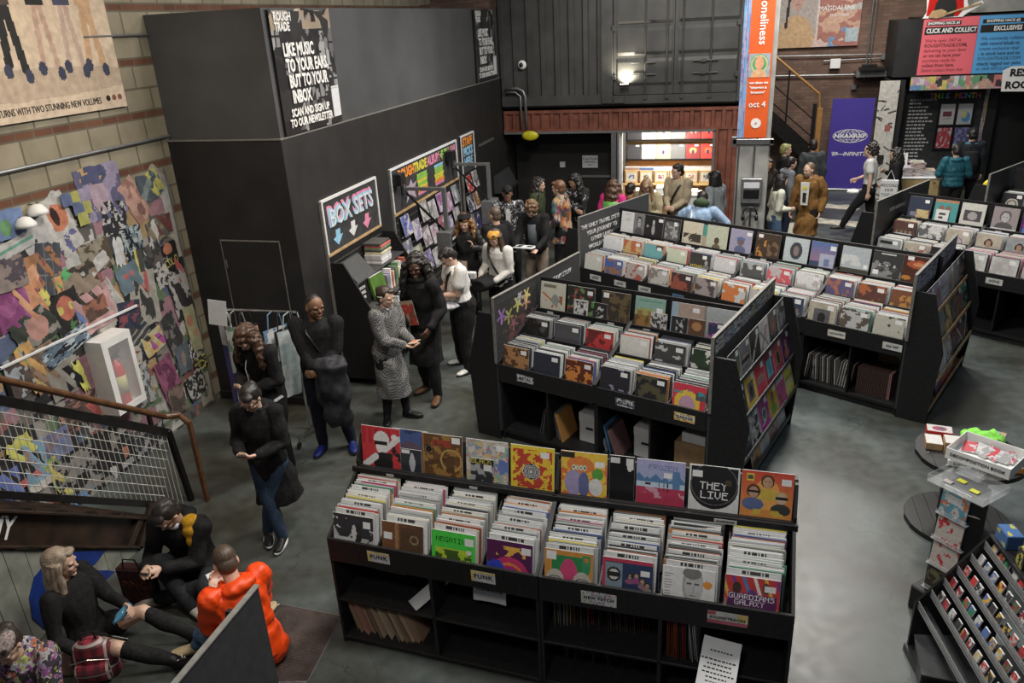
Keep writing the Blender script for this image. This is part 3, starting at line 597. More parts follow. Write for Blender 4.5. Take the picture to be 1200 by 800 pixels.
def a_gold():
    A = Art(54, (.13, .06, .02)); A.rect(.0, .0, .06, 1, (.3, .12, .04)); A.blot((.32, .17, .04), 9, .55); A.rect(.25, .13, .72, .3, (.35, .04, .02)); A.blot((.13, .06, .02), 12, .6, (.25, .1, .72, .33)); A.ell(.17, .38, .12, .12, (.02, .015, .01)); A.ring(.17, .38, .09, .008, (.3, .2, .1)); A.line(.1, .75, .75, .55, .05, (.08, .04, .015)); A.ring(.72, .6, .25, .02, (.45, .28, .08)); A.rect(.6, .55, .8, .9, (.1, .05, .02)); return A.sticker(.74, .04, .2, .15)
def a_pastel():
    A = Art(54, (.45, .38, .36))
    for c in ((.55, .15, .2), (.2, .3, .45), (.6, .45, .2), (.3, .45, .35), (.6, .55, .5)): A.blot(c, 11, .62)
    A.blot((.12, .18, .45), 6, .5, (.62, .35, 1, 1)); return A.sticker(.72, .1, .2, .12)
def a_smallband(): A = Art(34, (.04, .04, .045)); A.blot((.35, .36, .38), 8, .55, (0, .25, 1, .95)); A.rect(.02, .03, .95, .2, (.03, .03, .03)); A.txt('BLACK', .05, .02, (.6, .5, .05)); A.rect(.55, .25, .92, .5, (.7, .7, .7)); return A
def a_fire():
    A = Art(60, (.78, .60, .02)); A.ell(.48, .58, .38, .42, (.5, .05, .02)); A.blot((.5, .04, .02), 12, .5, (.05, .08, .95, .98)); A.blot((.78, .5, .02), 10, .6, (.08, .1, .92, .95)); A.ell(.47, .6, .2, .19, (.7, .7, .68))
    for r_ in (.05, .09, .13, .17): A.ring(.47, .6, r_, .012, (.04, .04, .04))
    A.rect(.0, 0, .05, 1, (.78, .6, .02)); A.rect(.95, 0, 1, 1, (.78, .6, .02)); return A.sticker(.68, .12, .2, .13)
def a_cartoon():
    A = Art(54, (.78, .52, .04)); A.blot((.7, .15, .02), 7, .65); A.ell(.42, .3, .3, .2, (.7, .2, .03)); A.ell(.28, .72, .2, .3, (.35, .3, .5)); A.ell(.5, .75, .12, .3, (.12, .14, .3))
    for x in (.28, .36, .44, .52): A.ell(x, .36, .04, .06, (.7, .75, .6)); A.ell(x, .36, .015, .03, (.03, .1, .03))
    A.ell(.8, .48, .12, .14, (.1, .35, .05)); A.ell(.76, .78, .15, .2, (.7, .7, .68)); A.rect(.0, .02, .3, .15, (.03, .03, .03)); return A.sticker(.74, .18, .2, .13)
def a_blank(): A = Art(24, (.012, .012, .013)); A.rect(.05, .04, .4, .18, (.65, .65, .66)); A.rect(.68, .06, .95, .22, (.7, .7, .7)); A.ell(.82, .24, .13, .08, (.7, .7, .7)); return A
def a_ice():
    A = Art(60, (.3, .4, .6)); A.grad((.4, .38, .62), (.25, .42, .62)); 
    for x, h in ((.05, .3), (.22, .38), (.4, .3), (.6, .36), (.85, .28)): A.a[(A.Y > h-.02) & (A.Y > h+abs(A.X-x)*1.1) & (A.Y < .62)] = (.08, .2, .38)
    A.rect(0, .5, 1, .62, (.5, .62, .75)); A.rect(0, .62, 1, 1, (.45, .03, .08)); A.blot((.6, .3, .4), 9, .55, (0, .62, 1, .85)); A.rect(.18, .52, .3, .57, (.05, .02, .03))
    for x in (.46, .56, .64): A.rect(x, .5, x+.025, .6, (.03, .05, .12)); A.rect(x, .62, x+.025, .7, (.15, .02, .06))
    A.txt('FROZEN', .25, .10, (.12, .18, .4)); A.rect(.75, .22, .9, .62, (.1, .22, .42)); return A.sticker(.56, .26, .18, .13)
def a_theylive():
    A = Art(84, (.70, .70, .68)); A.ell(.5, .45, .48, .5, (.02, .02, .022)); A.rect(.03, .02, .97, .5, (.02, .02, .022)); A.ring(.5, .4, .46, .008, (.16, .16, .16)); A.txt('THEY', .22, .36, (.78, .78, .78), 2); A.txt('LIVE', .24, .56, (.78, .78, .78), 2); A.ell(.78, .34, .07, .07, (.08, .06, .03)); return A.sticker(.06, .12, .2, .14)
def a_trio():
    A = Art(64, (.62, .10, .02)); A.grad((.6, .05, .02), (.72, .28, .05)); A.ell(.5, .5, .25, .35, (.8, .35, .06)); A.portrait(.5, .22, .13, (.55, .32, .2), (.1, .05, .02), (.6, .42, .05)); A.portrait(.24, .45, .13, (.5, .3, .2), (.12, .05, .02), (.1, .14, .3)); A.portrait(.78, .55, .12, (.6, .42, .3), (.55, .4, .15), (.05, .05, .05)); A.rect(.12, .42, .36, .47, (.02, .02, .02)); A.rect(.67, .52, .9, .58, (.02, .02, .02)); A.blot((.6, .45, .05), 9, .5, (.25, .83, .85, .95)); A.rect(.09, .06, .24, .22, (.75, .65, .05)); A.rect(.11, .1, .22, .18, (.1, .1, .05)); return A.sticker(.76, .12, .2, .15)
def show(art, u, F=FA, w_=LP, h=LP, v=.545, z=1.207, tilt=8, lab='', n=1, **k):
    return put(sleeve_mesh('album_cover', art, w_, h, th=.005), 'album_cover', F, u, v, z, tilt, col=(.6, .6, .58), **tags(lab, 'album cover'), **k)
led = 'on the ledge of the low rack'
show(a_redgirl(), .185, lab='red, black and white sleeve, leftmost '+led)
show(a_blueface(), .42, v=.556, w_=.28, lab='blue face sleeve half hidden second '+led)
show(a_darkstatue(), .431, w_=.165, h=.175, v=.538, lab='small dark sleeve with a pale standing figure '+led)
show(a_gold(), .675, lab='brown and gold sleeve with red title '+led)
show(a_pastel(), 1.018, lab='pastel speckled sleeve '+led)
show(a_smallband(), .985, w_=.175, h=.178, v=.536, lab='small black band sleeve standing before the pastel one '+led)
show(a_fire(), 1.352, lab='yellow sleeve with red flames and a striped maze '+led)
show(a_cartoon(), .185, FB, lab='orange and yellow cartoon sleeve '+led)
show(a_blank(), .44, FB, w_=.168, v=.55, lab='plain black sleeve with white stickers '+led)
show(a_ice(), .695, FB, lab='blue mountains and red lake sleeve '+led)
show(a_theylive(), 1.035, FB, lab='THEY LIVE sleeve with a black rounded panel '+led)
show(a_trio(), 1.36, FB, lab='red orange sleeve with three heads, rightmost '+led)

# ---- cubbies of the low rack
def cubby(F, u0, u1, z, n, cols, lab, grp, lean=-6, v=.30, spread=0, h=.31):
    for i in range(n):
        f = i/max(1, n-1); u = u0+(u1-u0)*f
        m = F @ Matrix.Translation((u, v+rnd.uniform(-.03, .03), z)) @ Matrix.Rotation(R(lean*(.5+f*spread)+rnd.uniform(-1, 1)), 4, 'Y') @ Matrix.Rotation(R(90), 4, 'Z')
        o = bpy.data.objects.new('stored_record', plain3); COL.objects.link(o); o.matrix_world = m; o.color = (*rnd.choice(cols), 1)
        for k, x in tags(lab, 'stored record', grp).items(): o[k] = x
TAN = [(.5, .38, .26), (.42, .3, .2), (.55, .45, .33), (.35, .22, .15), (.5, .25, .2), (.25, .18, .13)]
DK = [(.05, .04, .04), (.08, .06, .06), (.12, .05, .04), (.03, .03, .035), (.15, .14, .13), (.18, .08, .06)]
cubby(FA, .09, .61, .062, 26, TAN, 'tan edged record leaning in the lower left cubby of the low rack', 'records in the lower left cubby', -28, .22, .25)
cubby(FA, .95, 1.42, .407, 30, DK, 'dark record standing in the cubby under the second PUNK sign', 'records in the upper cubby under the second PUNK sign', -3, .45)
cubby(FA, .85, 1.3, .062, 24, DK, 'dark record in the lower cubby under the second PUNK sign', 'records in the lower cubby under the second PUNK sign', -4, .5)
cubby(FB, .06, .16, .407, 6, [(.4, .4, .38), (.45, .35, .2), (.2, .2, .2)], 'pale edged record at the left of the cubby under the NEW PSYCH sign', 'pale records under the NEW PSYCH sign', -2, .32)
cubby(FB, .19, .73, .407, 36, DK+[(.3, .1, .05)], 'dark edged record in the cubby under the NEW PSYCH sign', 'records under the NEW PSYCH sign', -5, .36)
cubby(FB, .1, .7, .062, 30, DK+[(.2, .17, .14)], 'dark record leaning in the lower cubby under the NEW PSYCH sign', 'records in the lower cubby under the NEW PSYCH sign', -14, .4)
cubby(FB, .82, .875, .407, 6, [(.35, .09, .04), (.4, .12, .06)], 'rust red record in the cubby under the SOUNDTRACKS sign', 'rust red records under the SOUNDTRACKS sign', -1, .2)
cubby(FB, .885, .95, .407, 7, [(.04, .04, .045), (.55, .05, .05), (.06, .06, .06)], 'black edged record beside the rust red ones under the SOUNDTRACKS sign', 'black records under the SOUNDTRACKS sign', -4, .2)
cubby(FB, .965, 1.01, .407, 4, [(.5, .5, .5), (.6, .6, .6)], 'grey edged record leaning under the SOUNDTRACKS sign', 'grey records under the SOUNDTRACKS sign', -12, .2)
def box_thing(name, lab, cat, F, u, v, z, sx, sy, sz, m, turn=0, lid=False, group=None):
    o = thing(name, lab, cat, group=group); o.matrix_world = F @ Matrix.Translation((u, v, z)) @ Matrix.Rotation(R(turn), 4, 'Z')
    b = MB(); b.bev(-sx/2, -sy/2, 0, sx/2, sy/2, sz*(.72 if lid else 1), .003); b.build('body', m, o)
    if lid:
        b = MB(); b.bev(-sx/2-.004, -sy/2-.004, sz*.72, sx/2+.004, sy/2+.004, sz, .003); b.build('lid', m, o)
        b = MB(); b.bev(-.04, -sy/2-.006, sz*.45, .04, -sy/2, sz*.53, .002); b.build('handle_hole', 'ink', o)
    else:
        b = MB(); b.box(-sx/2+.002, -.025, sz, sx/2-.002, .025, sz+.001); b.build('tape', 'wood', o)
    return o
box_thing('cardboard_box', 'brown cardboard box at the back of the cubby under the SOUNDTRACKS sign', 'box', FB, 1.33, .52, .407, .34, .26, .24, 'card')
box_thing('cardboard_box', 'brown cardboard box in the upper left cubby of the low rack', 'box', FA, .26, .5, .407, .26, .3, .27, 'card')
def sheet(lab, F, u, v, z, rx, ry, rz, w_=.216, h=.279, curl=.05, lines=8, mat_='paper'):
    o = thing('paper_sheet', lab, 'paper'); o.matrix_world = F @ Matrix.Translation((u, v, z)) @ Matrix.Rotation(R(rz), 4, 'Z') @ Matrix.Rotation(R(ry), 4, 'Y') @ Matrix.Rotation(R(rx), 4, 'X')
    n = 12; b = MB(); b.sm = True; vs = []
    for i in range(n+1):
        for j in range(n+1):
            x = (i/n-.5)*w_; y = (j/n-.5)*h; vs.append((x, y, curl*((i/n-.5)**2*1.4+(j/n-.5)**3*2)))
    vs2 = [(x, y, z_-.0008) for x, y, z_ in vs]
    b.add(vs, [(i*(n+1)+j, (i+1)*(n+1)+j, (i+1)*(n+1)+j+1, i*(n+1)+j+1) for i in range(n) for j in range(n)])
    b.add(vs2, [(i*(n+1)+j, i*(n+1)+j+1, (i+1)*(n+1)+j+1, (i+1)*(n+1)+j) for i in range(n) for j in range(n)]); b.build('page', mat_, o)
    if lines:
        b = MB()
        for l in range(lines):
            y = (.38-l*.09)*h; ww = rnd.uniform(.5, .85)*w_/2; x = -ww
            if l == lines-2: continue
            while x < ww:
                d = rnd.uniform(.008, .022); q = lambda X, Y: curl*((X/w_)**2*1.4+(Y/h)**3*2)+.0012
                b.add([(x, y, q(x, y)), (x+d, y, q(x+d, y)), (x+d, y+.009, q(x+d, y)), (x, y+.009, q(x, y))], [(0, 1, 2, 3)]); x += d+.006
        b.build('lettering', 'ink', o)
    return o
sheet('white notice sheet with black writing lying curled out of the cubby under the SOUNDTRACKS sign', FB, 1.14, -.03, .50, -42, 0, 172, .23, .29)
sheet('white notice sheet hanging at the cubby under the second PUNK sign', FA, 1.14, .16, .58, 80, 0, 0, .24, .16, .03, 5)
sheet('white folded sheet slipping out of the upper left cubby of the low rack', FA, .69, .12, .52, 62, 62, 20, .1, .3, .02, 0)
# ---- records in the tall racks
def rnd_art(n=20, pal=None):
    """generic invented sleeve"""
    k = rnd.randrange(8); NM = {(.03, .03, .035): 'near-black', (.6, .6, .58): 'off-white', (.45, .4, .32): 'tan', (.05, .07, .12): 'navy', (.5, .5, .5): 'light grey', (.1, .05, .04): 'dark brown', (.3, .32, .33): 'slate', (.08, .08, .08): 'charcoal'}; g = rnd.choice(list(NM)) if pal is None else rnd.choice(pal)
    A = Art(n, g); A.nm = NM.get(tuple(g), 'printed'); c = rnd.choice([rc(.45), (.3, .3, .3), (.12, .12, .13), (.5, .48, .45), (.3, .12, .08)]); d = rnd.choice([(.55, .55, .55), (.03, .03, .03), (.2, .2, .2), rc(.4)])
    if k == 0: A.portrait(.5, .4, .16, (.35, .22, .16), (.03, .02, .02), c)
    elif k == 1: A.blot(c, 4, .5); A.blot(d, 7, .62)
    elif k == 2: A.ell(.5, .55, .3, .3, c); A.ring(.5, .55, .2, .03, d)
    elif k == 3: A.rect(.1, .1, .9, .25, d); A.blot(c, 6, .55, (.1, .35, .9, .9))
    elif k == 4: A.grad(g, c); A.blot(d, 8, .65, (0, .5, 1, 1))
    elif k == 5: A.line(.1, .9, .9, .2, .06, c); A.line(.1, .3, .8, .9, .04, d)
    elif k == 6: A.rect(.2, .25, .8, .85, c); A.ell(.5, .55, .15, .2, d)
    else:
        for q in range(4): A.portrait(.2+.2*q, .45, .07, (.4, .28, .2), (.03, .03, .03), d)
    A.grain(.25, 6)
    if rnd.random() < .5: A.rect(.12, .78, rnd.uniform(.4, .85), .85, d)
    if rnd.random() < .75: A.sticker(.66, .08, .25, .17)
    return A
DKP = [(.03, .03, .035), (.05, .05, .06), (.3, .3, .3), (.08, .05, .04), (.5, .5, .48)]
stuff = MB()
def bins(F, nu, w_, nb, where, metal=False, special={}, rows=(0, 1), fill=.9):
    p = (w_-.02)/nb
    for r_ in rows:
        for k in range(nb):
            u = .01+p*(k+.5); v0, z0, dep = ((.035, .785, .34) if r_ == 0 else (.455, .955, .27)); n = int((20 if r_ == 0 else 15)*rnd.uniform(fill-.1, 1.05))
            a, word = special.get((r_, k), (None, None)); art = a() if a else rnd_art(30, DKP if metal else None)
            word = word or getattr(art, 'nm', 'printed')
            put(sleeve_mesh('sleeve', art), 'record', F, u-.008, v0, z0+.003, 9, col=(.7, .7, .7), **tags(f'{word} sleeve fronting the {["left", "middle", "right"][k]} {["lower", "upper"][r_]} bin of {where}', 'record'))
            for i in range(1, n+1):
                v = v0+i*(dep/21)+rnd.uniform(-.003, .003); th = 9+rnd.uniform(-2, 3); c = rnd.choice(SL)
                if metal and rnd.random() < .3: c = (.05, .05, .055)
                stuff.T = F @ Matrix.Translation((u+rnd.uniform(-.012, .012), v+.01, z0+.002+rnd.uniform(0, .006))) @ Matrix.Rotation(R(-th), 4, 'X'); stuff.col = c
                stuff.box(-LP/2, 0, 0, LP/2, .004, LP)
                if i % 4 == 0: stuff.box(-.06, -.0006, LP-.02, .05, 0, LP-.008, col=(.1, .1, .1))
def solid(c, c2=None, k=5, th=.55):
    def f():
        A = Art(22, c)
        if c2: A.blot(c2, k, th)
        return A.sticker(.66, .08, .25, .17)
    return f
def a_nina(): A = Art(40, (.05, .045, .04)); A.txt('NINA', .05, .52, (.75, .6, .04), 1); A.a[20:38, 2:30] = np.where(A.a[20:38, 2:30] > .5, A.a[20:38, 2:30], A.a[20:38, 2:30]); A.portrait(.8, .35, .1, (.4, .38, .35), (.05, .05, .05), (.2, .2, .2)); return A.sticker(.6, .08, .2, .15)
def a_gar():
    A = Art(30, (.6, .03, .06)); A.ell(.45, .6, .4, .42, (.75, .5, .04)); A.ell(.45, .6, .24, .26, (.5, .3, .4)); A.rect(.7, .2, 1, .45, (.1, .1, .12)); A.blot((.05, .3, .35), 6, .62, (0, 0, 1, .3)); return A
muF = [rackF(along(M0, MR, k*MW), MR) for k in range(2)]
mw = 'the middle rack'
bins(muF[0], None, MW, 3, 'the METAL bay', True, {(0, 0): (solid((.4, .2, .08), (.1, .05, .03), 7), 'tan and brown'), (0, 1): (solid((.035, .04, .06)), 'near-black'), (0, 2): (solid((.12, .03, .02), (.6, .22, .03), 8, .5), 'flame orange'), (1, 0): (solid((.02, .02, .02), (.08, .08, .08)), 'black'), (1, 1): (solid((.08, .08, .09)), 'dark grey'), (1, 2): (solid((.15, .02, .02), (.5, .03, .03)), 'black and red')})
bins(muF[1], None, MW, 3, 'the GARAGE bay', True, {(0, 0): (solid((.03, .03, .04), (.3, .3, .4), 3, .75), 'black moonlit'), (0, 1): (solid((.03, .03, .03), (.1, .09, .05)), 'black'), (0, 2): (a_gar, 'red and yellow patterned'), (1, 0): (solid((.65, .65, .62)), 'cream'), (1, 1): (solid((.06, .06, .06), (.5, .5, .5), 5, .7), 'black and grey'), (1, 2): (solid((.03, .05, .03), (.6, .6, .55), 6, .62), 'black with white lettering')})
fuF = []
p = F0
for a in (-30.5, -30, -29.5, -29): fuF.append(rackF(p, R(a))); p = along(p, R(a), FW)
sp = [{(0, 0): (solid((.62, .62, .57)), 'plain cream'), (0, 1): (solid((.05, .12, .4), (.3, .15, .1)), 'blue portrait'), (0, 2): (solid((.45, .4, .38), (.4, .1, .08), 6, .6), 'pinkish'), (1, 0): (solid((.7, .7, .7), (.3, .28, .25), 3, .75), 'white'), (1, 1): (solid((.5, .12, .05), (.55, .4, .15)), 'red and yellow lettered'), (1, 2): (solid((.15, .4, .42), (.05, .05, .05), 3, .6), 'teal')},
      {(0, 0): (solid((.5, .48, .45), (.25, .22, .2)), 'grey photo'), (0, 1): (solid((.07, .04, .04), (.3, .08, .05)), 'dark red'), (0, 2): (solid((.35, .3, .3), (.1, .08, .08)), 'brown photo'), (1, 0): (solid((.55, .6, .45)), 'pale green'), (1, 1): (a_nina, 'NINA titled black'), (1, 2): (solid((.62, .62, .62)), 'pale grey')},
      {(0, 0): (solid((.65, .2, .05), (.6, .6, .6), 3, .6), 'orange and white'), (1, 0): (solid((.1, .1, .1), (.4, .4, .4)), 'dark crowd photo'), (1, 1): (solid((.5, .45, .45), (.6, .1, .12), 4, .6), 'white and red'), (1, 2): (solid((.5, .45, .43), (.7, .7, .7)), 'pale photo')},
      {(0, 1): (solid((.5, .5, .5), (.12, .1, .08), 6, .55), 'white and black'), (0, 2): (solid((.5, .5, .42), (.08, .07, .06), 2, .6), 'cream with a dark oval'), (1, 0): (solid((.12, .1, .2), (.4, .15, .1)), 'indigo'), (1, 1): (solid((.12, .05, .04), (.4, .12, .04)), 'dark fiery'), (1, 2): (solid((.2, .08, .04), (.5, .25, .05)), 'brown and gold')}]
fn = ['the JAZZ bay', 'the NINA bay', 'the far third bay', 'the COUNTRY bay']
for k in range(4): bins(fuF[k], None, FW, 3, fn[k], False, sp[k])
ruF = []
p = R0
for k in range(4): ruF.append(rackF(p, RR)); p = along(p, RR, RW)
for k in range(3): bins(ruF[k], None, RW, 3, ['the rear boarded bay', 'the rear middle bay', 'the ROCK/POP bay'][k], False, {})
bins(rackF(Q0, QR), None, RW, 3, 'the rearmost rack', False, {}, (0, 1))
stuff.T = Matrix.Identity(4)
stuff.build('rows_of_records', 'print', label='rows of white edged records filling the bins of the middle and rear racks', category='records', kind='stuff')

# ---- sleeves on the centre ledges of the tall racks
def tshow(F, u, art, lab, w_=LP, h=LP, v=.805, z=1.258, tilt=9): return put(sleeve_mesh('album_cover', art, w_, h, .005), 'album_cover', F, u, v, z, tilt, col=(.5, .5, .48), **tags(lab, 'album cover'))
def pic(bg, *ops, n=36):
    A = Art(n, bg)
    for o in ops: getattr(A, o[0])(*o[1:])
    return A
ml = ', on the centre ledge of the middle rack'
tshow(muF[0], .19, pic((.55, .55, .47), ('blot', (.35, .12, .05), 6, .62, (.2, .3, .9, .9)), ('line', .1, .4, .7, .8, .03, (.5, .12, .05)), ('rect', .1, .08, .6, .2, (.2, .18, .15)), ('ell', .6, .6, .15, .2, (.25, .3, .28))), 'cream sleeve with a red chainsaw shape'+ml)
tshow(muF[0], .54, pic((.03, .035, .03), ('blot', (.15, .25, .1), 7, .62), ('blot', (.3, .05, .05), 8, .7), ('sticker', .72, .1)), 'black sleeve with green and red tangle'+ml, .33)
tshow(muF[0], .55, pic((.6, .6, .6), ('blot', (.03, .03, .03), 9, .55, (.1, .1, .9, .9)), n=24), 'small white sleeve with black drawing'+ml, .17, .18, .792)
tshow(muF[0], .70, pic((.05, .3, .04), n=4), 'small green slip'+ml, .03, .06, .788, 1.38)
tshow(muF[0], .78, pic((.03, .03, .03), ('blot', (.5, .5, .5), 8, .6, (.25, .2, .75, .9)), n=24), 'small black sleeve with grey skull-like smoke'+ml, .17, .18, .79)
tshow(muF[0], .95, pic((.05, .04, .03), ('blot', (.14, .1, .05), 7, .55), ('sticker', .05, .06)), 'dark brown forest sleeve'+ml, .33)
tshow(muF[1], .19, pic((.25, .42, .36), ('blot', (.35, .38, .12), 5, .5, (0, .35, 1, .7)), ('rect', 0, .6, 1, 1, (.14, .08, .03)), ('blot', (.3, .17, .05), 7, .5, (0, .45, 1, 1)), ('sticker', .72, .3), ('rect', .1, .08, .9, .14, (.15, .3, .25))), 'teal and brown landscape sleeve'+ml, .33)
tshow(muF[1], .30, pic((.5, .5, .5), ('blot', (.05, .05, .05), 10, .5), n=28), 'small black and white dotted sleeve'+ml, .18, .18, .79)
tshow(muF[1], .60, pic((.4, .3, .25), ('rect', 0, 0, .2, 1, (.3, .4, .5)), ('blot', (.25, .12, .08), 5, .55, (0, .5, 1, 1)), ('sticker', .6, .1)), 'brown dusk sleeve with a blue left strip'+ml, .36)
tshow(muF[1], .52, pic((.03, .03, .035), ('blot', (.45, .45, .45), 8, .62, (.3, .1, .8, .9)), n=24), 'small black sleeve with white skull shape'+ml, .17, .18, .788)
tshow(muF[1], .70, pic((.12, .06, .04), ('ell', .5, .4, .3, .25, (.4, .2, .08)), n=24), 'small brown sleeve with an amber dome'+ml, .17, .18, .79)
tshow(muF[1], .93, pic((.4, .42, .42), ('grad', (.4, .43, .45), (.25, .27, .26)), ('sticker', .72, .3)), 'grey misty sleeve'+ml, .34)
tshow(muF[1], .90, pic((.04, .04, .1), ('blot', (.4, .1, .3), 6, .6), ('sticker', .55, .1, .3, .2), n=24), 'small navy sleeve with purple marks'+ml, .17, .18, .79)
fl = ', on the centre ledge of the far rack'
tshow(fuF[0], .20, pic((.68, .68, .68), ('rect', .3, .1, .7, .13, (.3, .3, .3)), ('rect', .3, .3, .75, .32, (.3, .3, .3)), ('rect', .3, .4, .7, .42, (.3, .3, .3))), 'white sleeve with fine text'+fl, .23)
tshow(fuF[0], .41, pic((.2, .2, .2), ('portrait', .5, .4, .22, (.4, .4, .4), (.03, .03, .03), (.1, .1, .1))), 'grey portrait sleeve'+fl, .2)
tshow(fuF[0], .66, pic((.02, .02, .02), ('ell', .5, .3, .06, .12, (.5, .5, .5)), ('ell', .5, .62, .08, .25, (.35, .35, .35)), ('ring', .2, .5, .04, .015, (.6, .6, .6)), ('sticker', .76, .1)), 'black sleeve with one grey standing figure'+fl, .33)
tshow(fuF[0], .97, pic((.03, .03, .03), ('rect', .08, .15, .92, .95, (.12, .12, .12)), ('blot', (.35, .35, .35), 8, .55, (.1, .2, .9, .9)), ('sticker', .6, .15)), 'black framed sleeve with a grey crowd'+fl, .28)
tshow(fuF[1], .20, pic((.6, .55, .42), ('blot', (.06, .05, .04), 8, .5, (.05, .5, .95, .85)), ('line', .3, .5, .8, .7, .02, (.05, .04, .03)), ('line', .3, .7, .7, .45, .02, (.05, .04, .03))), 'cream sleeve with a dark tangled skyline'+fl)
tshow(fuF[1], .42, pic((.08, .3, .25), ('rect', 0, .5, 1, 1, (.4, .35, .25))), 'narrow green and tan sleeve edge'+fl, .14, .3, .815)
tshow(fuF[1], .58, pic((.5, .52, .4), ('portrait', .5, .65, .12, (.12, .07, .05), (.03, .02, .02), (.15, .12, .08))), 'pale sage sleeve with a small seated figure'+fl)
tshow(fuF[1], .93, pic((.35, .33, .45), ('portrait', .5, .5, .16, (.2, .13, .1), (.1, .13, .3), (.12, .14, .25)), ('rect', .3, .32, .7, .42, (.1, .15, .35)), ('sticker', .76, .08)), 'lilac sleeve with a blue capped man'+fl)
tshow(fuF[2], .20, pic((.07, .045, .03), ('blot', (.5, .22, .04), 8, .55, (.05, .25, .45, .95)), ('blot', (.2, .13, .08), 8, .5, (.5, .2, .95, .9)), ('sticker', .08, .05)), 'dark sleeve with orange figures'+fl, .33)
tshow(fuF[2], .58, pic((.5, .56, .58), ('ell', .5, .5, .25, .34, (.06, .06, .08)), ('ell', .5, .5, .12, .2, (.25, .2, .18))), 'pale blue sleeve with a dark oval portrait'+fl)
tshow(fuF[2], .92, pic((.1, .17, .38), ('grad', (.08, .16, .38), (.4, .2, .25)), ('rect', 0, .75, 1, 1, (.06, .08, .15)), ('sticker', .76, .12)), 'blue to pink dusk sleeve'+fl)
tshow(fuF[2], .98, pic((.4, .42, .55), ('rect', .3, .3, .7, .8, (.15, .2, .35)), n=22), 'small lilac boxed sleeve before the dusk one'+fl, .18, .18, .79)
tshow(fuF[3], .20, pic((.42, .47, .5), ('blot', (.6, .62, .62), 4, .5, (0, .3, 1, .7)), ('rect', 0, .8, 1, 1, (.07, .07, .05)), ('sticker', .8, .6, .15, .15)), 'grey cloudscape sleeve'+fl, .33)
tshow(fuF[3], .56, pic((.05, .05, .05), ('blot', (.25, .25, .25), 7, .5, (0, .35, 1, 1)), ('portrait', .25, .5, .06, (.5, .5, .5), (.03, .03, .03), (.1, .1, .1)), ('portrait', .5, .48, .06, (.5, .5, .5), (.03, .03, .03), (.2, .2, .2)), ('portrait', .75, .5, .06, (.5, .5, .5), (.03, .03, .03), (.08, .08, .08)), ('rect', .2, .02, .8, .14, (.03, .03, .03)), ('rect', .25, .06, .75, .1, (.5, .5, .5)), ('sticker', .05, .7)), 'black sleeve with a grey band photo'+fl, .33)
tshow(fuF[3], .90, pic((.08, .03, .02), ('ell', .5, .3, .4, .15, (.4, .08, .03)), ('ell', .5, .3, .2, .07, (.6, .25, .1)), ('ell', .15, .8, .15, .08, (.5, .2, .03)), ('sticker', .1, .03)), 'dark red sleeve with glowing light, right end'+fl, .34)
rl = ', on the ledge of the right rear rack'
tshow(ruF[0], .22, pic((.04, .05, .08), ('rect', .1, .7, .9, .9, (.2, .2, .25)), ('sticker', .7, .1)), 'navy sleeve at the left end'+rl)
tshow(ruF[0], .28, pic((.5, .42, .2), ('blot', (.3, .1, .05), 6, .6), n=22), 'small yellow sleeve'+rl, .18, .14, .79)
tshow(ruF[0], .58, pic((.07, .3, .3), ('rect', .0, .0, 1, .1, (.4, .2, .1)), ('ell', .3, .4, .12, .15, (.25, .12, .08)), ('ell', .6, .4, .12, .15, (.25, .12, .08))), 'teal sleeve with two heads'+rl)
tshow(ruF[0], .55, pic((.65, .65, .65), ('rect', .25, .25, .75, .4, (.05, .05, .05)), ('rect', .25, .55, .6, .7, (.05, .05, .05)), n=24), 'small white sleeve with black bars'+rl, .18, .18, .79)
tshow(ruF[0], .94, pic((.55, .55, .5), ('rect', .15, .3, .85, .78, (.08, .07, .08)), ('ell', .5, .55, .2, .18, (.35, .33, .33))), 'cream sleeve framing a grey photograph'+rl)
tshow(ruF[1], .22, pic((.3, .26, .27), ('portrait', .5, .4, .22, (.45, .43, .43), (.12, .1, .1), (.1, .1, .1)), ('rect', 0, .88, 1, 1, (.6, .6, .6))), 'grey brown portrait sleeve'+rl)
A_ = Art(36, (.08, .02, .1))
for i in range(4):
    for j in range(3): A_.rect(.08+.3*j, .1+.22*i, .3+.3*j, .28+.22*i, rnd.choice([(.6, .05, .15), (.3, .05, .35), (.05, .2, .5), (.6, .15, .3), (.1, .3, .2)]))
tshow(ruF[1], .58, A_, 'purple sleeve with a grid of coloured squares'+rl)
for k, (ui, u) in enumerate(((1, .94), (2, .2), (2, .56))): tshow(ruF[ui], u, rnd_art(30), ['third sleeve right of the grey portrait', 'sleeve above the ROCK/POP sign', 'sleeve at the right picture edge'][k]+rl)

# ---- end displays facing right
def endshow(F, zrow, x, y0, n, lab, pals, tilt=14, w_=LP, step=.29):
    for i in range(n):
        art = rnd_art(24, [pals[i % len(pals)]])
        m = F @ Matrix.Translation((x, y0+i*step+.17, zrow)) @ Matrix.Rotation(R(90), 4, 'Z') @ Matrix.Rotation(R(-tilt), 4, 'X')
        o = bpy.data.objects.new('album_cover', sleeve_mesh('album_cover', art, min(w_, step-.005))); COL.objects.link(o); o.matrix_world = m; o.color = (.6, .6, .58, 1)
        o['label'] = lab+', '+['nearest', 'second', 'third', 'fourth', 'fifth', 'farthest'][i]; o['category'] = 'album cover'
EM = rackF(along(M0, MR, 2*MW+.015), MR+R(1)); EF = rackF(along(FEND, R(-29), .015), R(-24))
G = (.6, .6, .58); K = (.03, .03, .03)
endshow(EM, 1.135, .165, .04, 6, 'sleeve in the top row of the middle rack end display', [K, (.2, .2, .22), K, G, (.05, .05, .06), (.4, .42, .42)], 10)
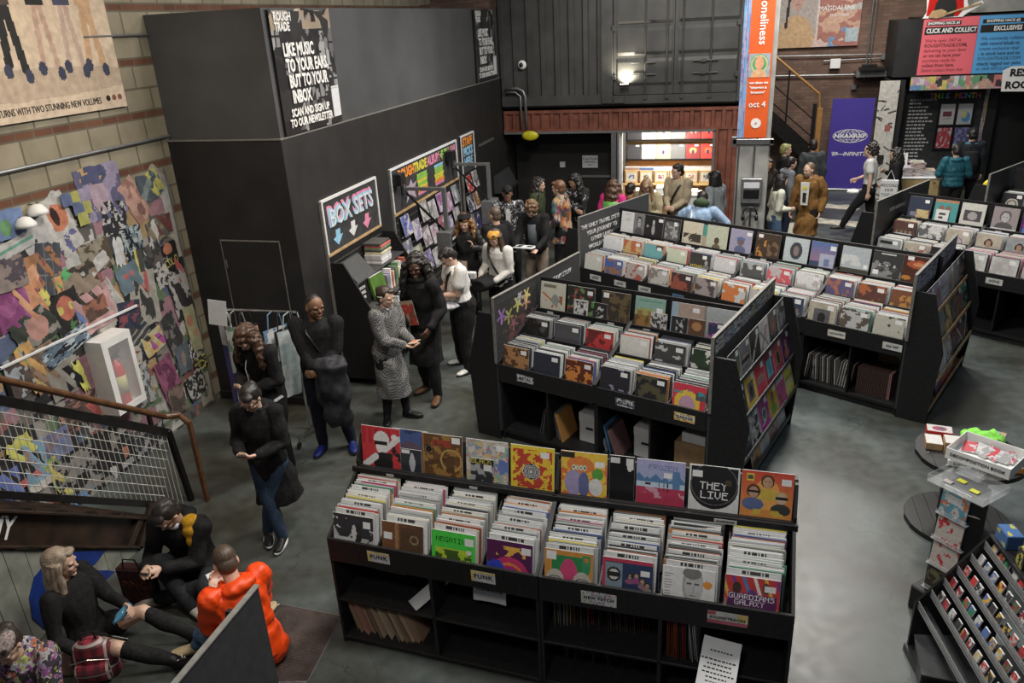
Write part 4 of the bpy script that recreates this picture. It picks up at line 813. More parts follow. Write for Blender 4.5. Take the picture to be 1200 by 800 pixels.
endshow(EM, .815, .25, .04, 6, 'sleeve in the second row of the middle rack end display', [(.05, .05, .06), (.62, .42, .04), (.5, .03, .06), (.3, .02, .05), (.4, .05, .1), (.1, .02, .1)], 14)
endshow(EM, .455, .31, .04, 6, 'sleeve in the lowest full row of the middle rack end display', [(.05, .06, .08), (.02, .02, .025), (.45, .03, .3), (.6, .38, .03), (.6, .1, .3), (.7, .65, .1)], 14)
endshow(EM, .10, .28, .5, 4, 'sleeve in the bottom tray of the middle rack end display', [(.6, .3, .08), G, (.5, .5, .5), (.3, .3, .3)], 12)
endshow(EF, 1.135, .165, .04, 6, 'sleeve in the top row of the far rack end display', [(.2, .17, .25), (.3, .25, .35), (.35, .35, .45), (.2, .3, .3), (.1, .1, .12), (.05, .05, .05)], 10)
endshow(EF, .815, .25, .04, 6, 'sleeve in the second row of the far rack end display', [(.06, .06, .06), (.25, .25, .25), (.6, .4, .03), (.08, .08, .08), (.2, .1, .08), (.1, .06, .05)], 14)
endshow(EF, .455, .31, .04, 6, 'sleeve in the lowest full row of the far rack end display', [(.4, .4, .4), G, (.4, .4, .38), (.05, .05, .05), (.06, .06, .07), (.05, .05, .05)], 14)
endshow(EF, .10, .28, .5, 3, 'sleeve in the bottom tray of the far rack end display', [(.05, .07, .3), (.5, .02, .03), (.5, .02, .03)], 12)
# painted lettering strips along the tall boards
def board_art(par, side, y0, y1, z0, z1, A, name='chalk_art'):
    x = .0125*side; b = MB()
    if side > 0: b.grid(A.a, (x, y0, z1), (0, y1-y0, 0), (0, 0, z0-z1))
    else: b.grid(A.a, (x, y1, z1), (0, y0-y1, 0), (0, 0, z0-z1))
    return b.build(name, 'matte', par)
A_ = Art(110, (.05, .05, .05), 12)
for i in range(22): A_.rect(i/22, 0, (i+1)/22, 1, rnd.choice([(.35, .5, .1), (.3, .3, .45), (.4, .25, .4), (.3, .45, .5), (.5, .5, .45)]))
A_.blot((.75, .75, .7), 30, .6); A_.blot((.05, .05, .06), 40, .7); board_art(mid_R, 1, .03, 1.8, 1.46, 1.6, A_)
A_ = Art(110, (.1, .1, .12), 12); A_.blot((.3, .33, .4), 20, .45); A_.blot((.35, .3, .45), 30, .6); A_.blot((.3, .45, .35), 12, .75); board_art(far_R, 1, .03, 1.8, 1.40, 1.6, A_)
A_ = Art(70, (.05, .045, .045), 44)
for cx, cy, c in ((.12, .3, (.3, .1, .5)), (.3, .38, (.35, .35, .04)), (.55, .22, (.6, .6, .05)), (.78, .28, (.6, .25, .1)), (.62, .08, (.5, .5, .55)), (.42, .6, (.3, .08, .1)), (.8, .12, (.7, .6, .1))):
    for q in range(5):
        an = q*1.257+.4; A_.line(cx, cy, cx+.11*math.cos(an), cy+.16*math.sin(an), .022, c)
A_.blot((.16, .05, .05), 6, .6, (0, .5, 1, 1)); A_.grain(.3)
bo = MB(); bo.grid(A_.a, (.0125, .04, 1.54), (0, .72, 0), (0, 0, -.5)); bo.build('chalk_art', 'matte', mid_L)
mb_ = Matrix(((0, 0, 1, .014), (1, 0, 0, 1.30), (0, 1, 0, 1.47), (0, 0, 0, 1)))
text('THE HEAVY STUFF', .075, mid_L, mb_, 'chalkwhite', bold=.0005)
for i, l in enumerate(('THE ONLY TRAVEL SYSTEM', 'YOUR JOURNEY TO', 'OTHER LANDS', 'WORLD SOUNDS')): text(l, .085, far_L, Matrix(((0, 0, 1, .014), (1, 0, 0, .55), (0, 1, 0, 1.46-.105*i), (0, 0, 0, 1))), 'chalkwhite', bold=.0008)
text('NEW ARRIVALS', .08, rr_L, Matrix(((0, 0, 1, .014), (1, 0, 0, .7), (0, 1, 0, 1.42), (0, 0, 0, 1))), 'chalkwhite')
# ---- lower shelves of the tall racks
def tcubby(F, lst, where):
    for j, (u, v, z, th, h, d, lean, c, word) in enumerate(lst):
        b = MB(); b.bev(-th/2, -d/2, 0, th/2, d/2, h, .002)
        o = b.build('stored_record', mat('stored_sleeve', c, .5), **tags(word+where, 'stored record')); o.matrix_world = F @ Matrix.Translation((u, v, z)) @ Matrix.Rotation(R(lean), 4, 'Y')
def arch(F, u, v, z, w_, lab, m='paper'): return box_thing('archive_box', lab, 'box', F, u, v, z, w_, .34, .33, m, 0, True)
tc1 = ', on the bottom shelf of the middle rack'
tcubby(muF[0], [(.40, .3, .11, .01, .31, .31, 12, (.06, .06, .06), 'black sleeve leaning at the left'), (.43, .3, .11, .01, .31, .31, 10, (.1, .1, .1), 'charcoal sleeve leaning beside it'), (.62, .3, .11, .012, .31, .31, -8, (.1, .1, .1), 'black sleeve standing near the white archive box'), (.66, .28, .11, .012, .31, .31, -10, (.25, .25, .25), 'grey sleeve leaning near the white archive box'), (.71, .25, .11, .02, .31, .31, -14, (.4, .2, .06), 'amber sleeve leaning near the white archive box')], tc1)
tcubby(muF[1], [(.05, .3, .11, .012, .31, .31, -14, (.15, .17, .2), 'slate sleeve leaning'), (.10, .3, .11, .014, .31, .31, -15, (.08, .22, .42), 'sky blue sleeve leaning'), (.15, .28, .11, .012, .31, .31, -16, (.06, .06, .07), 'black sleeve leaning beside the blue one'), (.22, .22, .11, .02, .31, .31, -20, (.14, .08, .08), 'maroon sleeve leaning in front')], tc1)
arch(muF[0], .96, .4, .11, .24, 'white archive box on the bottom shelf of the middle rack, left one'); arch(muF[1], .44, .4, .11, .24, 'white archive box on the bottom shelf of the middle rack, right of the blue sleeve')
box_thing('cardboard_box', 'brown cardboard box on the bottom shelf under the GARAGE sign', 'box', muF[1], .93, .4, .11, .34, .4, .3, 'card'); box_thing('cardboard_box', 'white shoe box on top of the brown one under the GARAGE sign', 'box', muF[1], .96, .38, .411, .28, .3, .1, 'paper')
arch(fuF[2], .75, .4, .11, .34, 'large white archive box on the bottom shelf of the far rack')
tc2 = ', on the bottom shelf of the far rack'
L_ = []
for i in range(20):
    L_.append((.0+i*.028, .3, .11, .012, .31, .31, -5 if 3 < i < 14 else 6, rnd.choice([(.3, .3, .29), (.5, .5, .48), (.05, .05, .05), (.08, .08, .09), (.15, .12, .1)]), 'sleeve in the left group'))
for i, q in enumerate(L_):
    u, v, z, th, h, d, lean, c, word = q; b = MB(); b.bev(-th/2, -d/2, 0, th/2, d/2, h, .002); o = b.build('stored_record', mat('stored_sleeve', c, .5), **tags('assorted grey and black sleeve standing left of the brown rows on the far rack shelf', 'stored record', 'assorted sleeves on the far rack shelf')); o.matrix_world = fuF[3] @ Matrix.Translation((u+.02, v, z)) @ Matrix.Rotation(R(lean), 4, 'Y')
for i in range(22):
    b = MB(); b.bev(-.005, -.15, 0, .005, .15, .31, .001); o = b.build('stored_record', mat('stored_sleeve', (.10, .06, .05) if i < 20 else (.4, .22, .22), .5), **tags('dark brown sleeve packed upright at the right of the far rack shelf' if i < 20 else 'pink sleeve at the end of the brown row on the far rack shelf', 'stored record', 'brown sleeves on the far rack shelf' if i < 20 else 'pink sleeves on the far rack shelf')); o.matrix_world = fuF[3] @ Matrix.Translation((.64+i*.017, .28, .11))
box_thing('cardboard_box', 'brown box behind the brown sleeves on the far rack shelf', 'box', fuF[3], .85, .66, .11, .3, .25, .42, 'card')
cols = [(.4, .03, .05)]*5+[(.05, .05, .05)]*2+[(.5, .5, .5)]*2+[(.65, .6, .02)]*2+[(.25, .12, .05)]*3+[(.05, .05, .05), (.35, .2, .05), (.04, .04, .04), (.04, .04, .04)]+[(.42, .42, .45)]*10
cw = {(.4, .03, .05): 'crimson', (.05, .05, .05): 'black', (.5, .5, .5): 'light grey', (.65, .6, .02): 'yellow', (.25, .12, .05): 'brown', (.35, .2, .05): 'ochre', (.04, .04, .04): 'inky', (.42, .42, .45): 'silver grey'}
for i, c in enumerate(cols):
    b = MB(); b.bev(-.009, -.15, 0, .009, .15, .31, .001); o = b.build('book', mat('book_cover', c, .5), **tags(cw[c]+' spine standing on the lower shelf under the ROCK/POP sign', 'book', cw[c]+' spines under the ROCK/POP sign')); o.matrix_world = ruF[2] @ Matrix.Translation((-.14+i*.024, .2, .11))
# ------------------------------------------------------------------ measuring helpers: a sight line meets a real plane of the building
def _ray(px, py): return _f+_r*((px-600)/FPX)-_u*((py-400)/FPX)
def onX(px, py, X): d = _ray(px, py); t = X/d.x; return Vector((X, d.y*t, CAMH+d.z*t))
def onY(px, py, Y): d = _ray(px, py); t = Y/d.y; return Vector((d.x*t, Y, CAMH+d.z*t))
def onZ(px, py, Z=0): d = _ray(px, py); t = (Z-CAMH)/d.z; return Vector((d.x*t, d.y*t, Z))
FX = lambda y, z, x: Matrix(((0, 0, 1, x), (1, 0, 0, y), (0, 1, 0, z), (0, 0, 0, 1)))     # page on a wall facing +x: right = +y
FY = lambda x, z, y: Matrix(((1, 0, 0, x), (0, 0, -1, y), (0, 1, 0, z), (0, 0, 0, 1)))     # page on a wall facing -y: right = +x

# ---- collage of torn posters on the brick wall
CX = -6.05
A_ = Art(150, (.2, .18, .16), 110)
sr = np.random.RandomState(5); pts = sr.rand(420, 2); pal = np.array([(.35, .33, .3), (.05, .05, .05), (.12, .11, .1), (.45, .42, .36), (.3, .08, .06), (.08, .12, .25), (.4, .25, .08), (.03, .03, .035), (.25, .22, .2), (.5, .5, .48), (.12, .2, .1), (.35, .15, .2), (.06, .06, .07), (.16, .14, .12)])
dd = (A_.X[..., None]*1.4-pts[:, 0]*1.4)**2+(A_.Y[..., None]-pts[:, 1])**2; idx = dd.argmin(-1); A_.a = pal[sr.randint(0, len(pal), 420)][idx]*1.0
for i in range(46):
    x, y = sr.rand(2); A_.blot(tuple(pal[sr.randint(len(pal))]), 16, .55, (x, y, x+.14, y+.14))
collage = thing('poster_collage', 'dense collage of torn posters and stickers covering the brick wall', 'posters', (CX, 5.4, 0))
b = MB(); y0, y1, z1 = 2.9, 7.36, 2.86
hh_ = [z1+(.06*math.sin(i*1.7)+.05*math.sin(i*.53)) for i in range(151)]
b.grid(A_.a, (CX+.004, y0, z1), (0, y1-y0, 0), (0, 0, -z1))
for v in range(len(b.v)):
    p = b.v[v]; b.v[v] = (p[0]+.002*math.sin(p[1]*31+p[2]*17), p[1], p[2]+(.08*math.sin(p[1]*9)+.04*math.sin(p[1]*23) if p[2] > z1-.05 else 0))
b.v = [(x-CX, y-5.4, z) for x, y, z in b.v]; o = b.build('torn_layers', 'matte', collage, kind='stuff')
pcs = 0
def piece(cx, cy, w_, h_, art, rot=0, nm='poster_piece', off=None, jag=.045, seed=None):
    """torn piece centred at wall point seen at (cx, cy); w_, h_ in metres"""
    global pcs; pcs += 1; off = .008+pcs*.00045 if off is None else off
    c = onX(cx, cy, CX); q = np.random.RandomState(pcs); n = art.w; m = art.h; b = MB(); b.grid(art.a, (0, -.5, .5), (0, 1, 0), (0, 0, -1))
    vs = []; a = R(rot); ca, sa = math.cos(a), math.sin(a); e = [q.uniform(1-jag*2, 1, 9) for _ in range(4)]
    for x, y, z in b.v:
        ey = np.interp(z, np.linspace(-.5, .5, 9), e[0] if y > 0 else e[1]); ez = np.interp(y, np.linspace(-.5, .5, 9), e[2] if z > 0 else e[3])
        Y = y*ey*w_; Z = z*ez*h_; vs.append((off+.003*math.sin(Y*40+Z*23), c.y-5.4+Y*ca-Z*sa, c.z+Y*sa+Z*ca))
    b.v = vs; return b.build(nm, 'matte', collage)
def C_(bg, *ops, n=30): return pic(bg, *ops, n=n)
W_ = (.52, .51, .48)
piece(118, 225, .62, .55, C_((.1, .1, .22), ('blot', (.3, .25, .4), 5, .5), ('ell', .45, .6, .2, .32, (.42, .3, .38)), ('ell', .42, .15, .3, .2, (.06, .07, .18)), ('blot', (.5, .28, .06), 9, .75, (0, 0, 1, .35))))
piece(65, 253, .36, .4, C_(W_, ('ell', .5, .55, .36, .34, (.55, .12, .01)), ('ell', .45, .5, .12, .25, (.05, .02, .02))), 15)
piece(44, 277, .38, .32, C_((.6, .59, .56), ('rect', .35, .55, .42, .62, (.05, .05, .05))), 10)
piece(82, 283, .3, .2, C_(W_, ('blot', (.1, .1, .3), 5, .6)), 20)
piece(112, 300, .42, .34, C_((.3, .26, .19), ('blot', (.1, .07, .04), 6, .5)), 5)
piece(139, 295, .16, .34, C_((.6, .6, .62)), -8, jag=.2)
piece(133, 255, .34, .35, C_((.03, .03, .035), ('blot', (.5, .5, .5), 9, .6)), -10)
piece(157, 290, .3, .5, C_((.12, .2, .25), ('blot', (.4, .48, .5), 9, .55), ('blot', (.02, .02, .03), 9, .6)), 0)
piece(157, 235, .26, .5, C_((.5, .26, .2), ('blot', (.35, .15, .1), 6, .55), ('ell', .55, .75, .2, .14, (.2, .08, .06))), 25)
piece(172, 220, .3, .3, C_((.07, .1, .13), ('line', .2, .8, .8, .1, .15, (.2, .25, .25))))
piece(180, 213, .2, .3, C_((.5, .48, .05), ('blot', (.05, .1, .15), 4, .6)), 20)
piece(184, 268, .34, .26, C_((.25, .2, .12), ('blot', (.1, .12, .1), 4, .5)), 10)
piece(191, 262, .25, .22, C_((.16, .03, .03)))
piece(180, 275, .16, .36, C_((.55, .52, .5)), -25, jag=.2)
piece(163, 318, .16, .5, C_((.08, .08, .07), ('line', .3, 0, .4, .7, .12, (.65, .6, .03)), ('ell', .6, .75, .3, .15, (.5, .03, .02))), -5)
piece(178, 300, .3, .3, C_((.05, .05, .05), ('blot', (.12, .1, .1), 5, .5)), 8)
piece(199, 300, .26, .34, C_((.02, .02, .02), ('txt', 'COLD', .0, .55, (.6, .55, .03)), ('ell', .45, .2, .3, .2, (.5, .12, .02)), n=26), 8)
piece(209, 315, .1, .3, C_((.5, .02, .02)), 5)
piece(190, 320, .28, .3, C_((.5, .48, .45), ('blot', (.05, .05, .05), 9, .6)), 10)
piece(168, 350, .42, .62, C_((.4, .38, .33), ('blot', (.06, .06, .06), 4, .5, (.2, .1, .8, 1)), ('rect', .6, 0, .72, .4, (.5, .04, .03))), -5)
piece(211, 345, .34, .6, C_((.45, .44, .42), ('blot', (.04, .04, .04), 5, .5)), 5)
piece(127, 350, .26, .4, C_((.5, .49, .45), ('blot', (.3, .3, .29), 8, .7)), 25)
piece(150, 325, .34, .3, C_((.12, .2, .25), ('ell', .4, .4, .1, .1, (.5, .05, .05)), ('ell', .65, .4, .1, .1, (.5, .05, .05))), 10)
piece(110, 312, .4, .14, C_((.55, .54, .52), ('blot', (.4, .4, .4), 7, .7)), 22)
piece(50, 315, .4, .36, C_((.13, .08, .05), ('blot', (.4, .15, .03), 6, .5), ('blot', (.3, .05, .08), 7, .6)), 8)
piece(56, 315, .28, .5, C_((.07, .08, .1), ('rect', 0, .3, 1, .33, (.2, .2, .22)), ('rect', 0, .6, 1, .63, (.2, .2, .22)), ('rect', .3, 0, .33, 1, (.2, .2, .22)), ('rect', .65, 0, .68, 1, (.2, .2, .22))), -15)
piece(90, 335, .55, .4, C_((.06, .05, .04), ('blot', (.3, .22, .15), 6, .5)), 4)
piece(33, 345, .34, .5, C_((.6, .2, .04), ('blot', (.65, .28, .1), 6, .5)), 0, jag=.14)
piece(8, 355, .42, .5, C_((.25, .02, .18), ('blot', (.35, .05, .25), 3, .5), ('rect', .0, .0, .15, 1, (.1, .02, .08))), 0)
piece(50, 355, .14, .3, C_((.68, .6, .03)), -15, jag=.2)
piece(72, 325, .2, .1, C_((.05, .45, .12)), 30); piece(67, 333, .08, .16, C_((.65, .3, .02)))
piece(77, 365, .36, .42, C_((.03, .03, .03), ('ell', .5, .4, .3, .3, (.5, .08, .02)), ('ell', .3, .4, .1, .1, (.6, .5, .03)), ('ell', .7, .4, .1, .1, (.6, .5, .03)), ('blot', (.05, .2, .05), 6, .6, (0, .6, 1, 1)), ('rect', .75, .5, 1, 1, (.08, .15, .4))), 6)
piece(110, 362, .5, .42, C_((.55, .28, .28), ('rect', .2, .25, .85, .72, (.35, .1, .04)), ('blot', (.12, .06, .04), 6, .55, (.2, .25, .85, .72))), 8)
piece(40, 385, .5, .36, C_((.28, .26, .23), ('blot', (.05, .06, .05), 5, .5), ('ell', .55, .5, .25, .35, (.5, .22, .17))), 15)
piece(150, 370, .34, .34, C_((.03, .04, .08), ('blot', (.25, .03, .05), 6, .6)), -10)
piece(160, 395, .4, .3, C_((.06, .06, .06), ('rect', .0, .2, 1, .28, (.3, .3, .28)), ('rect', .0, .45, 1, .53, (.3, .3, .28)), ('rect', .0, .7, 1, .78, (.3, .3, .28))), 25)
piece(178, 400, .34, .26, C_((.6, .4, .05), ('blot', (.55, .5, .3), 4, .5)), 10); piece(183, 398, .22, .16, C_((.4, .02, .3), ('rect', .1, .3, .9, .4, (.1, .02, .1))), 5)
piece(200, 390, .26, .5, C_((.2, .17, .17), ('blot', (.05, .05, .05), 5, .5)), 15)
piece(224, 385, .2, .6, C_((.4, .4, .2), ('ell', .4, .3, .3, .12, (.5, .15, .06)), ('ell', .7, .6, .2, .1, (.55, .25, .1))), 3)
piece(220, 410, .14, .26, C_((.03, .03, .03), ('blot', (.6, .6, .6), 9, .6))); piece(233, 425, .24, .18, C_((.03, .03, .03), ('blot', (.55, .5, .05), 8, .6)), 8)
piece(150, 425, .38, .34, C_((.45, .43, .36), ('blot', (.25, .02, .02), 9, .7), ('line', .2, .2, .5, .6, .06, (.1, .02, .02))), -10)
piece(163, 452, .34, .5, C_((.35, .36, .37), ('blot', (.1, .1, .1), 11, .55)), 0)
piece(196, 445, .3, .6, C_((.16, .02, .08), ('blot', (.3, .05, .15), 6, .5)), 10)
piece(213, 420, .24, .36, C_((.1, .13, .17), ('ell', .5, .5, .15, .3, (.3, .2, .15))), 0)
piece(228, 450, .34, .34, C_((.04, .04, .04), ('blot', (.5, .5, .5), 12, .6)), 10)
piece(35, 430, .2, .5, C_((.6, .3, .02), ('line', .3, 0, .5, 1, .04, (.2, .4, .1))), 12); piece(20, 440, .26, .4, C_((.35, .4, .45), ('blot', (.1, .07, .06), 5, .55)), 5)
piece(50, 430, .34, .44, C_((.17, .1, .06), ('blot', (.3, .18, .1), 8, .5)), 5)
piece(70, 445, .3, .36, C_((.28, .26, .22))); piece(82, 440, .2, .26, C_((.02, .02, .02), ('ell', .5, .5, .12, .12, (.5, .5, .5))), 5); piece(92, 440, .12, .4, C_((.62, .62, .03)), 10, jag=.2)
piece(75, 405, .6, .2, C_((.1, .17, .25), ('blot', (.4, .5, .55), 8, .55), ('blot', (.02, .02, .03), 8, .6)), 12)
piece(90, 480, .5, .26, C_((.35, .15, .1), ('blot', (.1, .06, .05), 4, .5)), 0); piece(105, 480, .2, .2, C_((.5, .03, .02)), 8)
piece(22, 525, .34, .3, C_((.6, .6, .03)), 15, jag=.2); piece(20, 550, .5, .36, C_((.03, .03, .03), ('rect', 0, .8, 1, 1, (.5, .02, .03))), 4)
piece(40, 545, .26, .5, C_((.12, .35, .55), ('blot', (.4, .2, .15), 5, .62), ('rect', 0, .85, 1, 1, (.6, .55, .5))), -5)
piece(65, 520, .3, .3, C_((.25, .16, .2), ('blot', (.1, .15, .35), 4, .5)), 0); piece(66, 560, .16, .5, C_((.2, .4, .1), ('blot', (.6, .5, .05), 5, .5)), 12)
piece(105, 545, .9, .6, C_((.025, .025, .025), ('blot', (.25, .24, .22), 9, .62)), 0); piece(145, 535, .3, .34, C_((.03, .03, .03), ('ell', .5, .3, .2, .2, (.5, .12, .03)), ('rect', .2, .6, .8, .8, (.4, .4, .42))), 0)
piece(95, 583, .26, .16, C_((.03, .2, .5)), 0); piece(5, 570, .3, .3, C_((.05, .12, .5)), 0); piece(130, 555, .1, .18, C_((.55, .55, .55)), -15)
piece(175, 520, .5, .4, C_((.05, .05, .06), ('blot', (.4, .4, .45), 11, .6)), 0); piece(205, 468, .28, .36, C_((.09, .07, .06), ('blot', (.22, .15, .12), 7, .5)), 0)
piece(8, 262, .3, .26, C_((.1, .2, .45), ('ell', .3, .6, .2, .3, (.1, .3, .1))), 0); piece(10, 290, .5, .14, C_((.5, .5, .48), ('rect', 0, .4, 1, .6, (.1, .35, .25))), 10); piece(8, 320, .34, .3, C_((.28, .22, .2), ('blot', (.1, .08, .1), 5, .5)), 0)
for k, (cx, cy, c) in enumerate(((74, 234, (.08, .12, .28)), (83, 232, (.4, .4, .05)), (88, 244, (.08, .12, .28)), (94, 256, (.4, .4, .05)), (97, 243, (.4, .4, .05)))): piece(cx, cy, .13, .13, C_(c), 0, jag=.05)
b = MB(); L0, L1 = onX(0, 432, CX+.03), onX(160, 358, CX+.03); b.T = Matrix.Translation((-CX, -5.4, 0)); b.tube([L0, L1], .016, 6); b.build('ledge_strip', 'paper', collage)
b = MB(); b.tube([onX(192, 197, CX+.01), onX(254, 478, CX+.01)], .012, 6); b.build('corner_bead', 'steel', **tags('thin metal corner bead where the collage meets the black room', 'trim'))
# studio lamps stuck among the posters
for k, (px, py) in enumerate(((44, 247), (30, 262))):
    c = onX(px, py, CX+.09); t = thing('lamp', ['white round lamp shade among the collage, upper right one', 'white round lamp shade among the collage, lower left one'][k], 'lamp', c)
    b = MB(); b.sm = True; b.lathe([(.02, .06), (.05, .05), (.085, 0), (.09, -.03), (.08, -.03), (.075, 0), (.04, .03)], 20); b.build('shade', 'white', t); b = MB(); b.tube([(0, 0, .05), (-.08, 0, .06)], .008); b.build('arm', 'steel', t)
# fire extinguisher box
t = thing('extinguisher_cabinet', 'white framed wall cabinet in the collage with a red fire extinguisher behind glass', 'cabinet', (CX, 5.87, .70))
b = MB(); b.box(0, -.2, 0, .2, -.185, .8); b.box(0, .185, 0, .2, .2, .8); b.box(0, -.185, 0, .2, .185, .015); b.box(0, -.185, .785, .2, .185, .8); b.box(0, -.185, .015, .01, .185, .785); b.build('case', 'white', t)
b = MB()
for q in ((-.2, 0, -.13, .8), (.15, 0, .2, .8), (-.13, 0, .15, .07), (-.13, .72, .15, .8)): b.box(.2, q[0], q[1], .212, q[2], q[3])
fr = b.build('door_frame', 'white', t); b = MB(); b.box(.205, -.13, .07, .208, .15, .72); b.build('glass', 'clear', fr)
t2 = thing('fire_extinguisher', 'red fire extinguisher with a yellow label inside the white wall cabinet', 'fire extinguisher', (CX+.11, 5.88, .72))
M['red'] = mat('red_enamel', (.5, .015, .01), .3); b = MB(); b.sm = True; b.lathe([(.06, 0), (.07, .01), (.072, .04), (.072, .40), (.06, .46), (.025, .49), (.02, .52)], 20); b.build('cylinder', 'red', t2)
b = MB(); b.sm = True; b.lathe([(.0735, .15), (.0735, .34)], 20); b.build('label', mat('yellow_label', (.55, .5, .08), .5, c2=(.6, .6, .5)), t2)
b = MB(); b.bev(-.02, -.03, .52, .02, .06, .545); b.tube([(0, -.02, .54), (0, .1, .59)], .008); b.build('valve', 'plastic_black', t2); b = MB(); b.tube([(0, -.03, .53), (.02, -.08, .48), (.03, -.085, .2)], .011); b.build('hose', 'plastic_black', t2)
# conduit along the bricks, and the brick-wall poster
b = MB(); b.tube([(-6.02, 2.5, 3.225), (-6.02, 7.5, 3.225)], .016); b.build('conduit', 'steel', **tags('thin grey conduit running along the block wall above the collage', 'pipe'))
b = MB(); b.tube([(-6.02, 6.6, 4.27), (-6.02, 7.5, 4.27)], .012); b.build('conduit', 'steel', **tags('short grey conduit high on the block wall beside the fascia', 'pipe'))
t = thing('poster', 'large cream poster of standing figures, cropped at the top left', 'poster', (-6.03, 5.4, 3.6))
A_ = Art(260, (.62, .47, .30), 104)
A_.grad((.62, .46, .29), (.66, .50, .34)); A_.ell(.6, .78, .5, .1, (.52, .38, .25))
S_ = lambda y: (y-3.8)/(6.97-3.8)
for y, w_, c, sk, k in ((5.35, .10, (.08, .12, .22), (.4, .45, .3), 0), (5.75, .09, (.03, .03, .03), (.08, .06, .05), 1), (6.12, .07, (.5, .3, .2), (.6, .57, .4), 2), (6.42, .06, (.5, .33, .25), (.06, .06, .12), 3), (6.68, .07, (.55, .3, .12), (.58, .32, .12), 4), (4.9, .09, (.3, .1, .1), (.2, .3, .2), 5), (4.4, .1, (.05, .05, .06), (.3, .3, .35), 6)):
    x = S_(y); d_ = .016
    A_.line(x-.005, .25, x-.022, .66, d_*(.55 if k in (2, 3) else .8), c); A_.line(x+.01, .25, x+.03, .70, d_*(.55 if k in (2, 3) else .8), c); A_.ell(x, -.02, .026, .3, sk); A_.rect(x-.03, .1, x+.03, .3, sk if k not in (2,) else (.03, .03, .03)); A_.line(x-.02, -.05, x-.045, .2, .009, (.5, .33, .25)); A_.line(x+.02, -.05, x+.045, .2, .009, sk)
    A_.ell(x-.028, .69, .014, .045, (.04, .05, .1)); A_.ell(x+.036, .73, .014, .045, (.04, .05, .1))
b = MB(); b.T = Matrix.Translation((6.05, -5.4, -3.6)); b.grid(A_.a, (-6.034, 3.8, 4.95), (0, 3.17, 0), (0, 0, -1.35)); b.build('print', 'matte', t)
b = MB(); b.box(-.0, 3.8-5.4, 0, .014, 6.975-5.4, 1.36); b.build('backing', 'board_edge', t)
text('RETURNS WITH TWO STUNNING NEW VOLUMES', .085, t, FX(.60, .085, .018), 'ink', align='CENTER', sx=.66)
for y in (1.33, 1.41, 1.49):
    b = MB(); b.tube([(.016, y, .1), (.019, y, .1)], .028, 12); b.build('emblem', mat('poster_mark', (.2, .08, .05), .7) if y > 1.4 else 'ink', t)
# ---- posters on the charcoal fascia
def newsletter(yc, lab, wr=1.0):
    t = thing('poster', lab, 'poster', (-4.63, yc, 3.82)); W, Hh = 1.32, 1.27
    A = Art(56, (.02, .02, .022), 54)
    for i in range(34):
        x, y = A.rg.rand(2); h = A.rg.uniform(.07, .16); g = A.rg.uniform(.08, .38); A.ell(x, y, .035, h, (g, g, g*1.02)); A.rect(x-.04, y, x+.04, y+.02, (.02, .02, .022))
    A.blot((.32, .25, .18), 6, .5, (0, 0, 1, .17)); A.blot((.03, .03, .03), 8, .65, (0, .0, 1, 1))
    b = MB(); b.grid(A.a, (.012, -W/2, Hh/2), (0, W, 0), (0, 0, -Hh)); 
    b.v = [(x+.012*math.sin(y*9)*max(0, z/Hh*2)+.02*max(0, z-.5)*math.sin(y*14)*6, y, z+(.03*math.cos(y*9.5)-.03 if z > Hh*.49 else 0)) for x, y, z in b.v]
    b.build('print', 'print', t); b = MB(); b.box(0, -W/2, -Hh/2, .006, W/2, Hh/2-.03); b.build('backing', 'ink', t)
    for i, l in enumerate(('LIKE MUSIC', 'TO YOUR EARS,', 'BUT TO YOUR', 'INBOX')): text(l, .18, t, FX(-.50+.02*i, .22-.16*i, .028), 'white', align='LEFT', sx=.72, bold=.007, depth=.001)
    for i, l in enumerate(('SCAN AND SIGN UP', 'TO OUR NEWSLETTER')): text(l, .115, t, FX(-.08, -.42-.105*i, .028), 'white', sx=.82, bold=.004, depth=.001)
    for i, l in enumerate(('ROUGH', 'TRADE')): text(l, .12, t, FX(-.6, .55-.10*i, .03), 'white', align='LEFT', sx=.8, bold=.004, depth=.001)
    b = MB(); b.box(.012, .46, -.56, .02, .64, -.24); b.build('white_panel', 'paper', t); b = MB(); b.box(.012, .46, -.235, .02, .64, -.215); b.build('white_rule', 'paper', t)
newsletter(8.27, 'black newsletter poster LIKE MUSIC TO YOUR EARS at the near end of the grey fascia'); newsletter(15.1, 'black newsletter poster LIKE MUSIC TO YOUR EARS at the far end of the grey fascia')
# ---- chalk signs and slat panels on the long black wall
def wallframe(t, y0, y1, z0, z1, m='paper', w_=.03, d_=.03):
    b = MB(); b.box(0, y0, z0, d_, y0+w_, z1); b.box(0, y1-w_, z0, d_, y1, z1); b.box(0, y0+w_, z1-w_, d_, y1-w_, z1); b.build('frame', m, t)
def slats(t, y0, y1, z0, z1, step=.1):
    b = MB(); z = z0
    while z < z1-.02: b.prism([(0, z), (.02, z), (.02, z+step-.02), (.012, z+step-.012), (.0, z+step-.012)], 'y', y0, y1); z += step
    b.build('slat_boards', 'black', t); b = MB(); z = z0+step
    while z < z1: b.box(.003, y0, z-.011, .0135, y1, z-.004); z += step
    b.build('groove_strips', 'board_edge', t)
PK, BL_, WH = mat('pink_chalk', (.62, .22, .34), .8), mat('blue_chalk', (.25, .5, .68), .8), mat('white_chalk', (.6, .62, .62), .8)
t = thing('chalk_sign', 'white framed BOX SETS chalk sign with three down arrows on the black wall', 'sign', (-4.63, 8.87, 1.72))
b = MB(); b.box(0, -.77, 0, .018, .77, .64); b.build('board', 'chalk', t); wallframe(t, -.77, .77, -.015, .655); b = MB(); b.box(0, -.77, -.03, .035, .77, 0); b.build('bottom_rail', 'wood', t)
